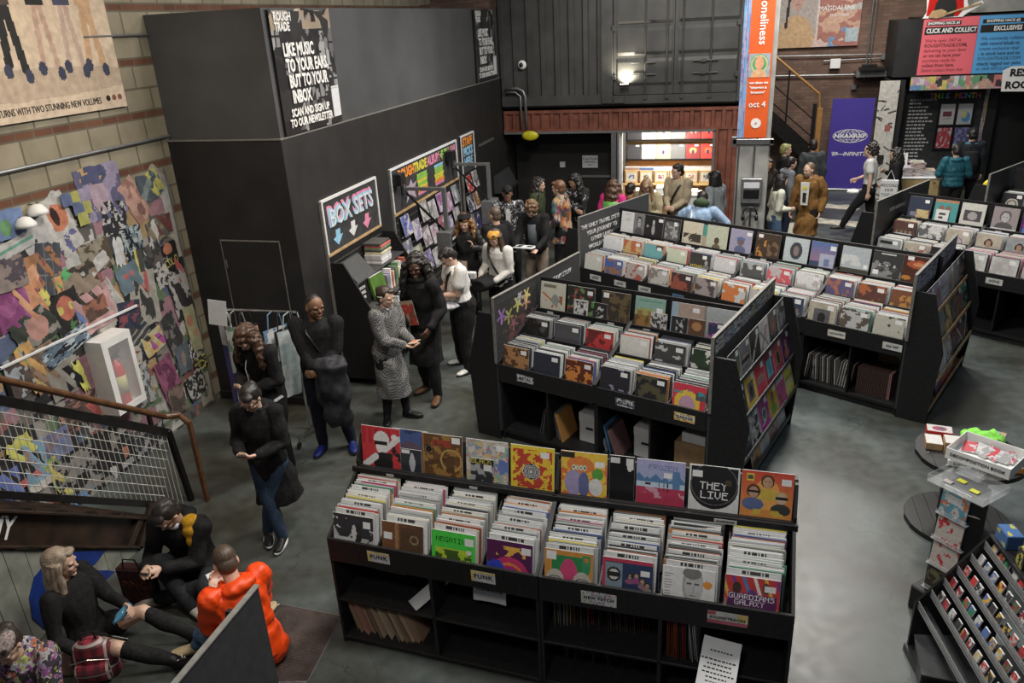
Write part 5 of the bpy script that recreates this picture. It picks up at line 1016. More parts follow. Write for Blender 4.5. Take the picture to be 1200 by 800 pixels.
for dz, m_ in ((.02, PK), (.0, BL_)): text('BOX SETS', .30, t, FX(-.02-.014*(dz > 0)+.0, .40+dz*1.7, .02+(.004 if dz == 0 else 0)), m_, bold=.012, depth=.002, sx=.95, name='painted_lettering')
text('BOX SETS', .30, t, FX(-.005, .39, .030), WH, bold=.001, depth=.001, sx=.93, name='painted_lettering')
for y, m_ in ((-.45, BL_), (-.03, WH), (.38, PK)):
    b = MB(); b.prism([(y-.05, .24), (y+.06, .24), (y+.05, .16), (y+.12, .16), (y-.02, .05), (y-.13, .14), (y-.06, .16)], 'x', .018, .022); b.build('arrow', m_, t)
t = thing('slat_wall_panel', 'black slat panel under the BOX SETS sign', 'wall panel', (-4.63, 8.87, 0)); slats(t, -.77, .77, .2, 1.70); b = MB(); b.box(0, -.79, .2, .03, -.77, 2.36); b.build('edge_trim', 'board_edge', t)
t = thing('chalk_sign', 'long white framed chalk sign of album lists in orange, green and pink lettering', 'sign', (-4.63, 11.55, 1.74))
b = MB(); b.box(0, -1.43, 0, .018, 1.43, .62); b.build('board', 'chalk', t); wallframe(t, -1.43, 1.43, 0, .635); b = MB(); b.box(0, -1.43, -.04, .035, 1.43, -.01); b.build('bottom_rail', 'wood', t)
ORG, YEL, GRN = mat('orange_chalk', (.75, .25, .03), .8), mat('yellow_chalk', (.62, .55, .06), .8), mat('green_chalk', (.25, .5, .08), .8)
for tx, y, m_ in (('ROUGH', -.85, ORG), ('TRADE', -.28, YEL), ('ALBUMS', .33, PK), ('OF THE', .82, GRN), ('YEAR', 1.18, PK)): text(tx, .19, t, FX(y, .49, .02), m_, bold=.008, sx=.9, name='painted_lettering')
for col, y in ((0, -.25), (1, .5)):
    for i in range(7): text(rnd.choice(['MMMWWHH NNH', 'HHWMM NHHM', 'NHWW MHNHW']), .05, t, FX(y+.04*i*0, .36-.047*i, .02), [GRN, GRN, YEL, GRN, YEL, ORG, PK][i] if col == 0 else [BL_, GRN, GRN, YEL, YEL, ORG, PK][i], bold=.006, name='painted_lettering')
b = MB(); b.prism([(-.95, .05), (-.85, .2), (-1.0, .32), (-.8, .28), (-.7, .36), (-.64, .28), (-.48, .3), (-.6, .2), (-.55, .05), (-.75, .14)], 'x', .018, .021); b.build('painted_creature', mat('lilac_chalk', (.35, .28, .34), .8), t)
t = thing('slat_wall_panel', 'black slat panel under the long chalk sign', 'wall panel', (-4.63, 11.55, 0)); slats(t, -1.43, 1.43, .2, 1.70); b = MB(); b.box(0, -1.46, .2, .03, -1.43, 2.37); b.box(0, 1.44, .2, .03, 1.46, 2.37); b.build('edge_trim', 'board_edge', t)
t = thing('chalk_sign', 'narrow white framed chalk sign with orange lettering at the far end of the slats', 'sign', (-4.63, 13.6, 1.72))
b = MB(); b.box(0, -.38, 0, .018, .38, .66); b.build('board', 'chalk', t); wallframe(t, -.38, .38, 0, .67); text('STAFF', .2, t, FX(0, .53, .02), ORG, bold=.008, name='painted_lettering'); text('PICKS', .2, t, FX(0, .36, .02), BL_, bold=.01, name='painted_lettering'); text('HERE', .2, t, FX(0, .18, .02), BL_, bold=.006, name='painted_lettering')
t = thing('slat_wall_panel', 'black slat panel under the narrow orange lettered sign', 'wall panel', (-4.63, 13.6, 0)); slats(t, -.38, .38, .2, 1.70); b = MB(); b.box(0, -.39, .2, .03, -.37, 1.7); b.build('edge_trim', 'board_edge', t)
# sleeves on the slats
Lc = [(.35, .3, .55), (.5, .48, .5), (.55, .4, .5), (.6, .6, .58), (.15, .15, .2), (.3, .28, .3), (.2, .3, .5), (.5, .45, .6)]
def slatrec(y, z, lab, c, s=LP, tilt=12):
    A = Art(22, tuple(x*.75 for x in c)); A.blot((.5, .48, .5), 4, .55); A.blot(tuple(x*.4 for x in c), 5, .6)
    o = bpy.data.objects.new('album_cover', sleeve_mesh('album_cover', A, s, s, .006)); COL.objects.link(o)
    o.matrix_world = Matrix.Translation((-4.53, y, z)) @ Matrix.Rotation(R(90), 4, 'Z') @ Matrix.Rotation(R(-tilt), 4, 'X'); o.color = (.6, .6, .6, 1)
    for k, x in tags(lab, 'album cover').items(): o[k] = x
    tt = MB(); tt.bev(0, -s/2, -.02, .03, s/2, -.012, .002); tt.bev(.026, -s/2, -.02, .03, s/2, .012, .001)
    h = tt.build('wire_holder', 'clear', loc=(-4.61, y, z), **tags(lab.replace('sleeve', 'clear holder of the sleeve', 1), 'holder'))
col_rows = [(10.42, (1.36, .98, .6)), (10.80, (1.2, .8, .42)), (11.16, (1.40, 1.0, .62)), (11.53, (1.34, .95, .56)), (11.9, (1.38, 1.0, .6)), (12.27, (1.30, .9, .52)), (12.64, (1.36, .97, .6))]
cols_w = ['nearest', 'second', 'third', 'fourth', 'fifth', 'sixth', 'farthest']; rw = ['top', 'middle', 'bottom']
hue = {(0, 0): (.18, .22, .6), (0, 1): (.3, .3, .4), (1, 0): (.4, .35, .55), (1, 1): (.55, .6, .35), (2, 0): (.4, .38, .36), (2, 1): (.5, .4, .45), (3, 0): (.45, .45, .46), (4, 0): (.5, .2, .5), (4, 1): (.45, .15, .2), (5, 0): (.55, .3, .5), (6, 0): (.3, .35, .4)}
for a, (y, zs) in enumerate(col_rows):
    for c_, z in enumerate(zs): slatrec(y, z, f'{["pale", "mottled", "bright"][(a+c_) % 3]} sleeve, {cols_w[a]} column, {rw[c_]} row of the long slat panel', hue.get((a, c_), Lc[(a*3+c_) % 8]), .30)
for a, (y, zs, cc) in enumerate(((13.42, (1.38, 1.02, .65), ((.55, .04, .04), (.1, .12, .2), (.35, .36, .38))), (13.78, (1.40, 1.0, .62), ((.3, .3, .3), (.4, .22, .08), (.05, .05, .15))))):
    for c_, z in enumerate(zs): slatrec(y, z, f'{[["red", "navy", "grey"], ["smoke grey", "ochre", "midnight blue"]][a][c_]} sleeve on the narrow slat panel', cc[c_], .30)
# steel arms with listening posts
for k, (y, zt) in enumerate(((10.5, 2.03), (12.7, 2.0))):
    t = thing('listening_post', ['steel arm with a hanging grey listening box, nearer one on the slat wall', 'steel arm with a hanging grey listening box, farther one on the slat wall'][k], 'listening station', (-4.6, y, zt))
    b = MB(); b.bev(0, -.025, -.025, .66, .025, .025); b.bev(.6, -.03, -.62, .66, .03, 0); b.build('arm', 'steel', t); b = MB(); b.bev(.0, -.05, -.06, .04, .05, .06); b.build('wall_plate', 'metal', t)
    b = MB(); b.T = Matrix.Translation((.06, -.04, -.05)) @ Matrix.Rotation(R(45), 4, 'Y'); b.box(0, -.012, -.014, .82, .012, .014); b.build('brace', 'plastic_black', t)
    b = MB(); b.bev(.52, -.17, -1.0, .74, .17, -.6, .008); hb = b.build('box_housing', 'steel', t); b = MB(); b.box(.741, -.13, -.78, .745, .13, -.66); b.box(.741, -.13, -.93, .745, .13, -.82); b.build('panel', 'plastic_black', hb)
    b = MB(); b.box(.745, -.1, -.73, .747, .1, -.69); b.build('label', 'paper', hb)
    b = MB(); b.bev(.0, -.09, -.0, .13, .09, .17, .01); b.T = Matrix.Identity(4); sp_ = b.build('speaker', 'plastic_black', loc=(-4.6, y-.25, zt+.1), **tags(['small black wall speaker above the nearer steel arm', 'small black wall speaker above the farther steel arm'][k], 'speaker'))
# box set shelves
t = thing('shelf_unit', 'black shelf unit with a slanted side panel under the BOX SETS sign', 'shelf', (-4.61, 8.1, 0))
b = MB(); b.prism([(0, .1), (.5, .1), (.5, 1.0), (.18, 1.62), (0, 1.62)], 'y', 0, .025); b.build('side_panel', 'black', t); b = MB(); b.prism([(0, .1), (.5, .1), (.5, 1.0), (.18, 1.62), (0, 1.62)], 'y', 1.55, 1.575); b.build('side_panel', 'black', t)
for z, d_ in ((.2, .5), (.62, .5), (1.0, .46), (1.32, .3)):
    b = MB(); b.bev(0, .025, z, d_, 1.55, z+.02, .002); b.build('shelf_board', 'grey_board', t)
b = MB(); b.prism([(.0, 1.34), (.06, 1.58), (.09, 1.58), (.30, 1.34)], 'y', .1, .6); b.build('display_wedge', 'grey_board', t)
bx = [(.16, 1.02, .05, .30, .30, (.03, .03, .035), 'black lettered box set', -8), (.46, 1.02, .03, .32, .26, (.05, .14, .02), 'dark green box set tilted forward', -18)]
t2 = thing('box_set', 'dark green box set facing out on the wall shelf', 'box set', (-4.22, 8.62, 1.03)); b = MB(); b.bev(-.02, -.16, 0, .02, .16, .3, .003); b.build('case', mat('green_print', (.05, .13, .02), .5, c2=(.1, .2, .03), scale=9), t2); b = MB(); b.box(-.019, -.158, .3, .019, .158, .302); b.build('page_edge', 'paper', t2); t2.rotation_euler = (0, R(-14), R(-6))
t2 = thing('box_set', 'black box set with white lettering at the near end of the wall shelf', 'box set', (-4.3, 8.3, 1.03)); b = MB(); b.bev(-.015, -.15, 0, .015, .15, .3, .003); b.build('case', 'plastic_black', t2); t2.rotation_euler = (0, R(-10), R(-4))
for i, l in enumerate(('MOON', 'TIDES', 'LIVE')): text(l, .05, t2, FX(0, .22-.06*i, .0165), 'white')
for i in range(14):
    hgt = rnd.uniform(.2, .3); th = rnd.uniform(.025, .05); c = rnd.choice([(.5, .5, .48), (.05, .05, .05), (.3, .08, .05), (.55, .5, .35), (.12, .2, .12), (.6, .6, .6), (.5, .3, .25), (.2, .2, .25)])
    y = 8.88+i*.048; b = MB(); b.bev(-.13, -th/2, 0, .13, th/2, hgt, .003); sv = 'spine of a box set standing on the upper wall shelf under the BOX SETS sign'
    b.build('box_set', mat('box_print', c, .5, c2=tuple(min(1, x*1.5+.03) for x in c), scale=12), loc=(-4.36, y, 1.02 if i < 14 else .64), **tags(sv, 'box set', 'box sets on the upper wall shelf'))
for i in range(24):
    th = .03; c = rnd.choice([(.5, .5, .48), (.05, .05, .05), (.1, .1, .12), (.55, .4, .3), (.6, .6, .6), (.25, .3, .3)]); b = MB(); b.bev(-.15, -th/2, 0, .15, th/2, rnd.uniform(.28, .33), .003)
    b.build('box_set', mat('box_print', c, .5, c2=tuple(min(1, x*1.4+.03) for x in c), scale=12), loc=(-4.3, 8.32+i*.05, .64), **tags('spine of a box set standing on the lower wall shelf behind the smiling people', 'box set', 'box sets on the lower wall shelf'))
for i in range(9):
    c = rnd.choice([(.5, .45, .3), (.5, .5, .5), (.06, .06, .06), (.5, .12, .1), (.2, .25, .15)]); b = MB(); b.bev(-.12, -.16, 0, .12, .16, .03, .003); b.build('book', mat('book_cover', c, .5, c2=tuple(min(1, x*1.4) for x in c)), loc=(-4.46+rnd.uniform(-.01, .01), 9.15+rnd.uniform(-.01, .01), 1.345+i*.031), **tags(f'{["lowest", "second", "third", "fourth", "fifth", "sixth", "seventh", "eighth", "topmost"][i]} book of the flat pile at the top of the wall shelf', 'book', 'pile of books on the wall shelf'))
# ledge of sleeves at the far end of the wall
t = thing('slanted_ledge', 'slanted black wall ledge of sleeves in the far dark corner', 'shelf', (-4.60, 15.6, 1.0)); b = MB(); b.prism([(0, 0), (.22, 0), (.22, .06), (.2, .06), (.2, .02), (.05, .35), (0, .35)], 'y', -.55, .5); b.build('ledge_body', 'grey_board', t)
for i, (c, wd) in enumerate((((.3, .32, .4), 'bluish'), ((.5, .3, .22), 'salmon'), ((.04, .04, .05), 'black'), ((.5, .05, .12), 'crimson'))):
    A = Art(16, c); A.blot(tuple(x*.5+.2 for x in c), 4, .6); o = bpy.data.objects.new('album_cover', sleeve_mesh('album_cover', A, .24, .3, .005)); COL.objects.link(o); o.matrix_world = Matrix.Translation((-4.42, 15.2+i*.26, 1.03)) @ Matrix.Rotation(R(90), 4, 'Z') @ Matrix.Rotation(R(-25), 4, 'X'); o.color = (.5, .5, .5, 1); o['label'] = wd+' sleeve on the slanted ledge in the far dark corner'; o['category'] = 'album cover'
t = thing('warning_sign', 'white CAUTION sign on the black partition beside the red container shop', 'sign', (-2.95, 16.88, 1.32)); b = MB(); b.box(-.17, 0, -.13, .17, .01, .13); b.build('board', 'paper', t); text('CAUTION', .07, t, FY(0, .06, -.002), 'ink'); text('EMPLOYEES', .045, t, FY(0, -.01, -.002), 'ink'); text('ONLY', .045, t, FY(0, -.07, -.002), 'ink')
b = MB(); b.box(-4.6, 16.9, 0, -2.3, 16.95, 2.4); b.build('wall_partition', 'boxwall', **ST)
b = MB(); b.box(-3.15, 16.86, .98, -2.5, 16.9, 1.03); b.build('push_bar', 'steel', **tags('grey push bar across the black partition door', 'door bar'))
b = MB(); b.bev(-3.62, 16.87, 1.2, -3.5, 16.9, 1.32, .004); b.build('switch_plate', 'paper', **tags('small white switch plate on the black partition', 'switch'))
# ---- stairs with a wire mesh balustrade, plank wall below
SX = -4.95
def SP(y, z, x=SX): return (x, y, z)
slope = -.75
st = thing('staircase', 'brown steel staircase along the collage wall with wire mesh balustrade', 'staircase', (SX, 5.4, 0))
def stp(name, b, m, par=None, **k):
    b.v = [(x-SX, y-5.4, z) for x, y, z in b.v]; return b.build(name, m, par or st, **k)
M['rail_wood'] = mat('worn_handrail', (.10, .045, .018), .4, var=.35, scale=20)
M['stair_steel'] = mat('brown_stair_steel', (.028, .018, .013), .5, .3, var=.45, scale=6, c2=(.055, .032, .02))
b = MB(); b.tube([(SX, 2.2, 3.25), (SX, 5.30, .97), (SX+.06, 5.42, .93), (SX+.17, 5.4, .86)], .028, 10); stp('handrail', b, 'rail_wood')
b = MB()
def bar(b, p, q, w_, h): # square bar between two points in the stair plane
    d = (Vector(q)-Vector(p)); L_ = d.length; M_ = Matrix.Translation(p) @ d.to_track_quat('Y', 'Z').to_matrix().to_4x4(); T0 = b.T; b.T = M_; b.bev(-w_/2, 0, -h/2, w_/2, L_, h/2, .003); b.T = T0
bar(b, (SX, 2.2, 3.06), (SX, 5.30, .80), .04, .075); bar(b, (SX, 2.2, 2.25), (SX, 5.03, .18), .045, .06); bar(b, (SX, 5.30, .83), (SX, 5.38, 0), .05, .05); stp('balustrade_frame', b, 'blackmetal')
b = MB(); bar(b, (SX+.17, 5.4, 0), (SX+.17, 5.4, .89), .04, .04); stp('newel_post', b, 'rail_wood')
for yy in (5.12, 3.9):
    b = MB(); zt = .97+(5.30-yy)*.735; b.bev(SX-.015, yy-.02, zt-.16, SX+.015, yy+.02, zt-.02); stp('rail_bracket', b, 'blackmetal')
b = MB(); y = 2.3
while y < 5.28:
    zt = .80+(5.30-y)*.729; zb = max(.18+(5.03-y)*.7314, .02 if y > 5.03 else .18+(5.03-y)*.7314); b.tube([(SX, y, zb), (SX, y, zt)], .0038, 4, cap=False); y += .052
for k in range(1, 8):
    f = k/8.; b.tube([(SX, 2.2, 2.25+(3.06-2.25)*f), (SX, 5.03+.27*f, .18+.62*f)], .0036, 4, cap=False)
stp('wire_mesh', b, mat('pale_wire', (.62, .62, .58), .4, .2))
b = MB(); ply = [(2.0, 2.30), (4.98, .07), (4.66, 0), (4.62, .0), (2.0, 1.96)]
b.prism([(2.0, 2.28), (5.02, .03), (5.02, .0), (4.62, .0), (2.0, 1.96)], 'x', SX-.03, SX+.0); stp('stringer', b, 'stair_steel')
b = MB()
for yy, zz in ((2.0, 2.28), ):
    pass
bar(b, (SX+.02, 2.0, 2.28), (SX+.02, 5.0, .04), .07, .02); bar(b, (SX+.02, 2.0, 1.965), (SX+.02, 4.62, .01), .07, .02); bar(b, (SX+.02, 4.72, .27), (SX+.02, 4.50, .10), .05, .06); stp('stringer_flange', b, 'stair_steel')
b = MB(); bar(b, (SX+.03, 4.87, .31), (SX+.03, 4.6, .0), .05, .07); stp('stringer_strut', b, 'stair_steel')
for i in range(14):
    y = 4.85-i*.255; z = .19*(i+1)
    b = MB(); b.bev(-6.04, y-.28, z-.03, SX-.03, y, z, .004); b.box(-6.04, y-.27, z-.19, SX-.03, y-.255, z-.03); stp('tread', b, 'stair_steel')
text('MY', .24, st, Matrix.Translation((.006, 3.50-5.4, 1.0)) @ Matrix.Rotation(R(-36.5), 4, 'X') @ Matrix(((0, 0, 1, 0), (1, 0, 0, 0), (0, 1, 0, 0), (0, 0, 0, 1))), 'white', sx=.7, bold=.004, name='painted_lettering')
# plank wall under the stairs
pw = thing('plank_panel', 'grey green plank panel under the staircase with a blue painted letter', 'wall panel', (SX+.03, 4, 0))
PL = mat('weathered_plank', (.19, .20, .17), .75, var=.25, scale=7, c2=(.26, .27, .23)); y = 1.2
while y < 4.58:
    yb = min(y+.16, 4.58); b = MB(); za = 1.93-(y-2.0)*.742; zb = 1.93-(yb-.006-2.0)*.742; b.prism([(y-4, 0), (yb-.006-4, 0), (yb-.006-4, max(.01, zb)), (y-4, max(.012, za))], 'x', -.03, rnd.uniform(-.002, .002)); b.build('plank', PL, pw); y = yb
BLU = mat('blue_sign_paint', (.008, .03, .19), .5, var=.3, scale=12)
PX = SX+.034
def outl(pts, nm):
    P = [onX(a, c, PX) for a, c in pts]; b = MB(); b.prism([(p.y-4, max(p.z, .005)) for p in P], 'x', .003, .007); b.build(nm, BLU, pw)
outl([(78, 647), (124, 644), (112, 660), (96, 668), (84, 690), (80, 712), (68, 728), (52, 737), (38, 724), (34, 700), (40, 676), (55, 658)], 'painted_letter')
outl([(110, 668), (126, 668), (138, 680), (140, 702), (134, 716), (120, 712)], 'painted_letter'); outl([(56, 758), (70, 744), (86, 732), (92, 758), (74, 771), (62, 771)], 'painted_letter')
# ---- tread plate and floor marks
P_ = [Vector((-3.28, 4.22, 0)), Vector((-2.72, 4.2, 0)), Vector((-2.66, 3.55, 0)), Vector((-3.3, 3.4, 0))]
t = thing('floor_hatch', 'brown checker plate hatch let into the concrete beside the low rack', 'hatch'); b = MB(); b.prism([(p.x, p.y) for p in P_], 'z', .0, .006); HP = mat('rusty_plate', (.075, .058, .052), .45, .4, var=.3, scale=9); b.build('plate', HP, t)
b = MB()
for i in range(24):
    for j in range(28):
        x = -3.26+i*.025; y = 3.5+j*.025; a = R(45 if (i+j) % 2 else -45); dx, dy = .009*math.cos(a), .009*math.sin(a)
        if y < 4.2 and x < -2.7: b.add([(x-dx-dy*.3, y-dy+dx*.3, .006), (x-dx+dy*.3, y-dy-dx*.3, .006), (x+dx+dy*.3, y+dy-dx*.3, .006), (x+dx-dy*.3, y+dy+dx*.3, .006), (x, y, .0085)], [(0, 1, 4), (1, 2, 4), (2, 3, 4), (3, 0, 4)])
b.build('raised_pattern', HP, t, kind='stuff')
b = MB()
for p, q in zip(P_, P_[1:]+P_[:1]): b.tube([p, q], .008, 5)
b.build('rim', 'steel', t)
for k, pl in enumerate((((2.0, 18.9), (2.85, 18.7), (2.75, 18.25), (1.9, 18.45)), ((1.75, 17.55), (2.65, 17.2), (2.6, 16.75), (1.8, 17.0)), ((.95, 17.1), (1.5, 17.0), (1.55, 15.9), (1.0, 16.2)), ((1.25, 19.8), (1.9, 19.9), (1.8, 19.4), (1.3, 19.5)))):
    b = MB(); pts = []; n = len(pl)
    for i in range(n):
        a, c = Vector(pl[i]), Vector(pl[(i+1) % n])
        for q in range(7): f = q/7; s = rnd.uniform(-.06, .06); d = (c-a).normalized(); pts.append((a.x+(c.x-a.x)*f+d.y*s, a.y+(c.y-a.y)*f-d.x*s))
    b.prism(pts, 'z', .0005, .002); b.build('floor_patch', mat('worn_pale_paint', (.42, .40, .34), .7, var=.4, scale=5), **tags(['pale worn floor patch nearest the blue banner', 'pale worn floor patch between brown coat and walking man', 'pale worn floor patch behind the woman in the cream sweater', 'pale worn floor patch at the foot of the rear stair'][k], 'floor patch'))
# ---- cable drum table with goods
t = thing('cable_drum_table', 'black cable drum used as a round table, right side of the aisle', 'table', (2.06, 6.38, 0)); DB = mat('black_painted_planks', (.010, .010, .010), .45, var=.5, scale=6)
def disc(z0, z1, r):
    b = MB(); n = 40; x = -r
    while x < r-.001:
        xb = min(x+.11, r); pts = [(x, -math.sqrt(max(0, r*r-x*x)))]
        pts = [(x+(xb-.003-x)*q/4, -math.sqrt(max(0, r*r-(x+(xb-.003-x)*q/4)**2))) for q in range(5)]; pts += [(p[0], -p[1]) for p in reversed(pts)]
        b.prism(pts, 'z', z0, z1); x = xb
    return b
disc(.0, .045, .42).build('base_disc', DB, t); disc(.66, .70, .42).build('top_disc', DB, t); b = MB(); b.sm = False; b.lathe([(.17, .045), (.17, .66)], 20); b.build('drum', DB, t)
b = MB()
for k in range(10): a = k*.628+.2; b.lathe([(.012, 0), (.01, .008)], 8, c=(.34*math.cos(a), .34*math.sin(a), .70))
b.build('bolt_heads', 'metal', t, kind='stuff')
def goods(nm, lab, cat, x, y, z, sx, sy, sz, m, rz, art=None, front=None):
    o = thing(nm, lab, cat, (x, y, z), R(rz)); b = MB(); b.bev(-sx/2, -sy/2, 0, sx/2, sy/2, sz, .003); b.build('carton', m, o)
    if art: b = MB(); b.grid(art.a, (-sx/2+.004, sy/2-.004, sz+.0006), (sx-.008, 0, 0), (0, -sy+.008, 0)); b.build('lid_print', 'print', o)
    if front: text(front, sz*.4, o, FY(0, sz*.5, -sy/2-.001), 'ink')
    return o
RB = mat('red_carton', (.45, .03, .03), .5)
goods('gift_box', 'red and white carton at the back left of the drum table', 'box', 1.87, 6.64, .70, .2, .13, .07, RB, -8, C_(W_, ('ell', .5, .5, .3, .35, (.3, .05, .1)), ('ell', .6, .5, .12, .2, (.1, .1, .12))))
goods('gift_box', 'kraft sided white top box, right one of two on the drum table', 'box', 1.95, 6.40, .70, .19, .15, .10, 'card', -6, C_((.6, .59, .55)))
goods('gift_box', 'kraft sided low box under the left corner of the kraft pair on the drum table', 'box', 1.79, 6.46, .70, .13, .17, .06, 'card', -6, C_((.6, .59, .55)))
goods('gift_box', 'lower white box of the stacked pair at the front left of the drum table', 'box', 1.93, 6.18, .70, .17, .12, .05, 'white', -12, None, 'BLUE BOX'); goods('gift_box', 'white box with a multicoloured disc on top, front left of the drum table', 'box', 1.935, 6.185, .751, .165, .118, .05, 'white', -8, C_(W_, ('ell', .5, .5, .32, .38, (.1, .2, .4)), ('blot', (.55, .2, .05), 6, .5, (.25, .2, .75, .8))), 'GEODE')
b = MB(); b.sm = True; b.ball((0, 0, .05), (.17, .12, .07), 22, 14)
b.v = [(x+.03*noise.noise(Vector((x*14, y*14, z*14))), y+.03*noise.noise(Vector((x*12+5, y*12, z*12))), max(0, z+.045*noise.noise(Vector((x*16, y*16+3, z*9))))) for x, y, z in b.v]
b.build('plush_toy', mat('lime_plush', (.22, .62, .08), .9, var=.2, scale=50, bump=.6), loc=(2.18, 6.55, .70), **tags('crumpled lime green plush toy on the drum table', 'toy'))
goods('gift_box', 'small colourful box at the back right of the drum table', 'box', 2.33, 6.66, .70, .11, .11, .05, 'white', -25, C_((.4, .3, .3), ('blot', (.05, .3, .35), 5, .5), ('blot', (.6, .3, .05), 5, .6)))
goods('gift_box', 'orange box half under the white tray on the drum table', 'box', 2.30, 6.17, .70, .12, .14, .05, mat('orange_carton', (.6, .22, .03), .5), 5, C_((.1, .35, .5))); goods('gift_box', 'red box behind the stand on the drum table', 'box', 2.08, 6.12, .70, .07, .06, .05, RB, 20)
# notebook stand with the white tray on top
t = thing('notebook_stand', 'black spinner stand of patterned notebooks before the drum table', 'display stand', (1.70, 5.20, 0), R(-45))
b = MB(); b.bev(-.17, -.17, 0, .17, .17, .2, .01); b.build('base', 'plastic_black', t); b = MB(); b.bev(-.115, -.10, .2, .115, .10, 1.08, .004); b.build('column_panel', 'black', t)
ARTs = [C_((.14, .13, .07), ('blot', (.04, .035, .02), 6, .55)), C_((.55, .5, .46), ('blot', (.5, .03, .04), 7, .68)), C_((.55, .5, .46), ('blot', (.5, .03, .04), 7, .68)), C_((.5, .52, .5), ('blot', (.1, .3, .4), 10, .55), ('blot', (.5, .15, .06), 9, .68), ('rect', .25, .25, .75, .5, (.55, .56, .55)))]
lb = ['dark olive notebook in the lowest pocket of the spinner stand', 'white notebook with red marks in the second pocket up of the spinner stand', 'white notebook with red marks in the third pocket up of the spinner stand', 'blue and orange floral notebook in the top pocket of the spinner stand']
Ft = Tm(Vector((1.70, 5.20, 0)), R(-45))
for k in range(4):
    z = .23+k*.215; b = MB(); b.bev(-.11, -.135, z-.015, .11, -.13, z+.02, .001); b.bev(-.115, -.135, z-.015, .115, -.1, z-.011, .001); b.build('pocket', 'clear', t)
    m_ = sleeve_mesh('notebook', ARTs[k], .19, .225, .012); o = bpy.data.objects.new('notebook', m_); COL.objects.link(o); o.matrix_world = Ft @ Matrix.Translation((0, -.128, z-.01)) @ Matrix.Rotation(R(-5), 4, 'X'); o.color = (.6, .6, .6, 1); o['label'] = lb[k]; o['category'] = 'notebook'
b = MB(); b.box(-.2, -.15, 1.08, .2, .15, 1.086); 
for q in ((-.2, -.15, -.195, .15), (.195, -.15, .2, .15), (-.2, -.15, .2, -.145), (-.2, .145, .2, .15)): b.box(q[0], q[1], 1.086, q[2], q[3], 1.135)
b.build('clear_tray', 'clear', t)
for q in range(4):
    b = MB(); b.tube([(.10, -.12-.0*q, .95+.0*q), (.16+.01*q, -.14, .98)], .003, 5); b.build('peg', 'chrome', t)
for k, (x, y, c, w_) in enumerate(((-.05, .02, (.6, .6, .05), 'yellow tag in the clear tray of the stand, left one'), (.07, -.03, (.6, .6, .05), 'yellow tag in the clear tray of the stand, right one'), (-.1, -.06, (.35, .3, .3), 'grey card in the clear tray of the stand'))):
    b = MB(); b.bev(-.03, -.02, 0, .03, .02, .008, .002); o = b.build('price_tag', mat('tag', c, .5), **tags(w_, 'tag')); o.matrix_world = Ft @ Matrix.Translation((x, y, 1.088))
t = thing('cardboard_tray', 'white open tray lettered along its front, on top of the notebook stand', 'tray', (1.86, 5.44, 1.17), R(-35))
for nm, q in (('base_board', (-.21, -.17, 0, .21, .17, .004)), ('front_wall', (-.21, -.17, 0, .21, -.164, .085)), ('rear_wall', (-.21, .164, 0, .21, .17, .085)), ('left_wall', (-.21, -.17, 0, -.204, .17, .085)), ('right_wall', (.204, -.17, 0, .21, .17, .085))):
    b = MB(); b.bev(*q, .0015); b.build(nm, 'white', t)
text('DECOMPOSITION BOOK', .032, t, FY(0, .042, -.172), 'ink')
Tt = Tm(Vector((1.86, 5.44, 1.175)), R(-35))
for k in range(8):
    A = C_([(.5, .03, .05), (.55, .54, .52), (.3, .3, .3), (.5, .05, .1)][k % 4], ('blot', (.5, .5, .5), 5, .6), n=10)
    o = bpy.data.objects.new('pocket_book', sleeve_mesh('pocket_book', A, .09, .13, .006)); COL.objects.link(o); o.color = (.6, .6, .6, 1); o.matrix_world = Tt @ Matrix.Translation((-.12+.035*k, .0+.02*(k % 2), .012+.001*k)) @ Matrix.Rotation(R(-80), 4, 'X') @ Matrix.Rotation(R(rnd.uniform(-30, 30)), 4, 'Y')
    o['label'] = 'small red and white pocket book lying in the white tray'; o['category'] = 'book'; o['group'] = 'pocket books in the white tray'
b = MB(); b.box(-.08, -.1, 1.136, .08, .1, 1.17); o = b.build('riser', 'clear', **tags('clear riser between the notebook stand and the white tray', 'riser')); o.matrix_world = Tm(Vector((1.76, 5.3, 0)), R(-40))
# tiered clear display of key rings, right edge
TL = [(onZ(1136, 649, .86), onZ(1177, 707, .86)), (onZ(1130, 671, .76), onZ(1169, 732, .76)), (onZ(1126, 692, .66), onZ(1166, 755, .66)), (onZ(1120, 714, .56), onZ(1157, 780, .56)), (onZ(1115, 735, .46), onZ(1150, 812, .46))]
d0 = (TL[0][1]-TL[0][0]).normalized(); nrm = Vector((d0.y, -d0.x, 0))
if nrm.x > 0: nrm = -nrm
o0 = TL[0][0]-d0*.05; ang = math.atan2(d0.y, d0.x)
t = thing('tiered_display', 'black tiered counter display with clear rails of key rings and badges, lower right', 'display stand', (o0.x, o0.y, 0), ang); LEN = 1.25
s_ = -1 if (Matrix.Rotation(-ang, 4, 'Z') @ nrm).y < 0 else 1      # outward side in local y
b = MB(); b.box(0, -.45*s_, 0, LEN, .28*s_, .06)
b.prism([(.26*s_, .06), (-.30*s_, .06), (-.30*s_, .98), (-.12*s_, .98), (.26*s_, .42)][::s_], 'x', 0, .02); b.prism([(.26*s_, .06), (-.30*s_, .06), (-.30*s_, .98), (-.12*s_, .98), (.26*s_, .42)][::s_], 'x', LEN-.02, LEN); b.build('side_frames', 'plastic_black', t)
kc = [(.5, .03, .03), (.05, .05, .05), (.6, .35, .03), (.08, .15, .4), (.4, .38, .36), (.25, .03, .04), (.5, .5, .48), (.03, .2, .08)]
tw = ['top', 'second', 'third', 'fourth', 'fifth']
Td = Tm(Vector((o0.x, o0.y, 0)), ang)
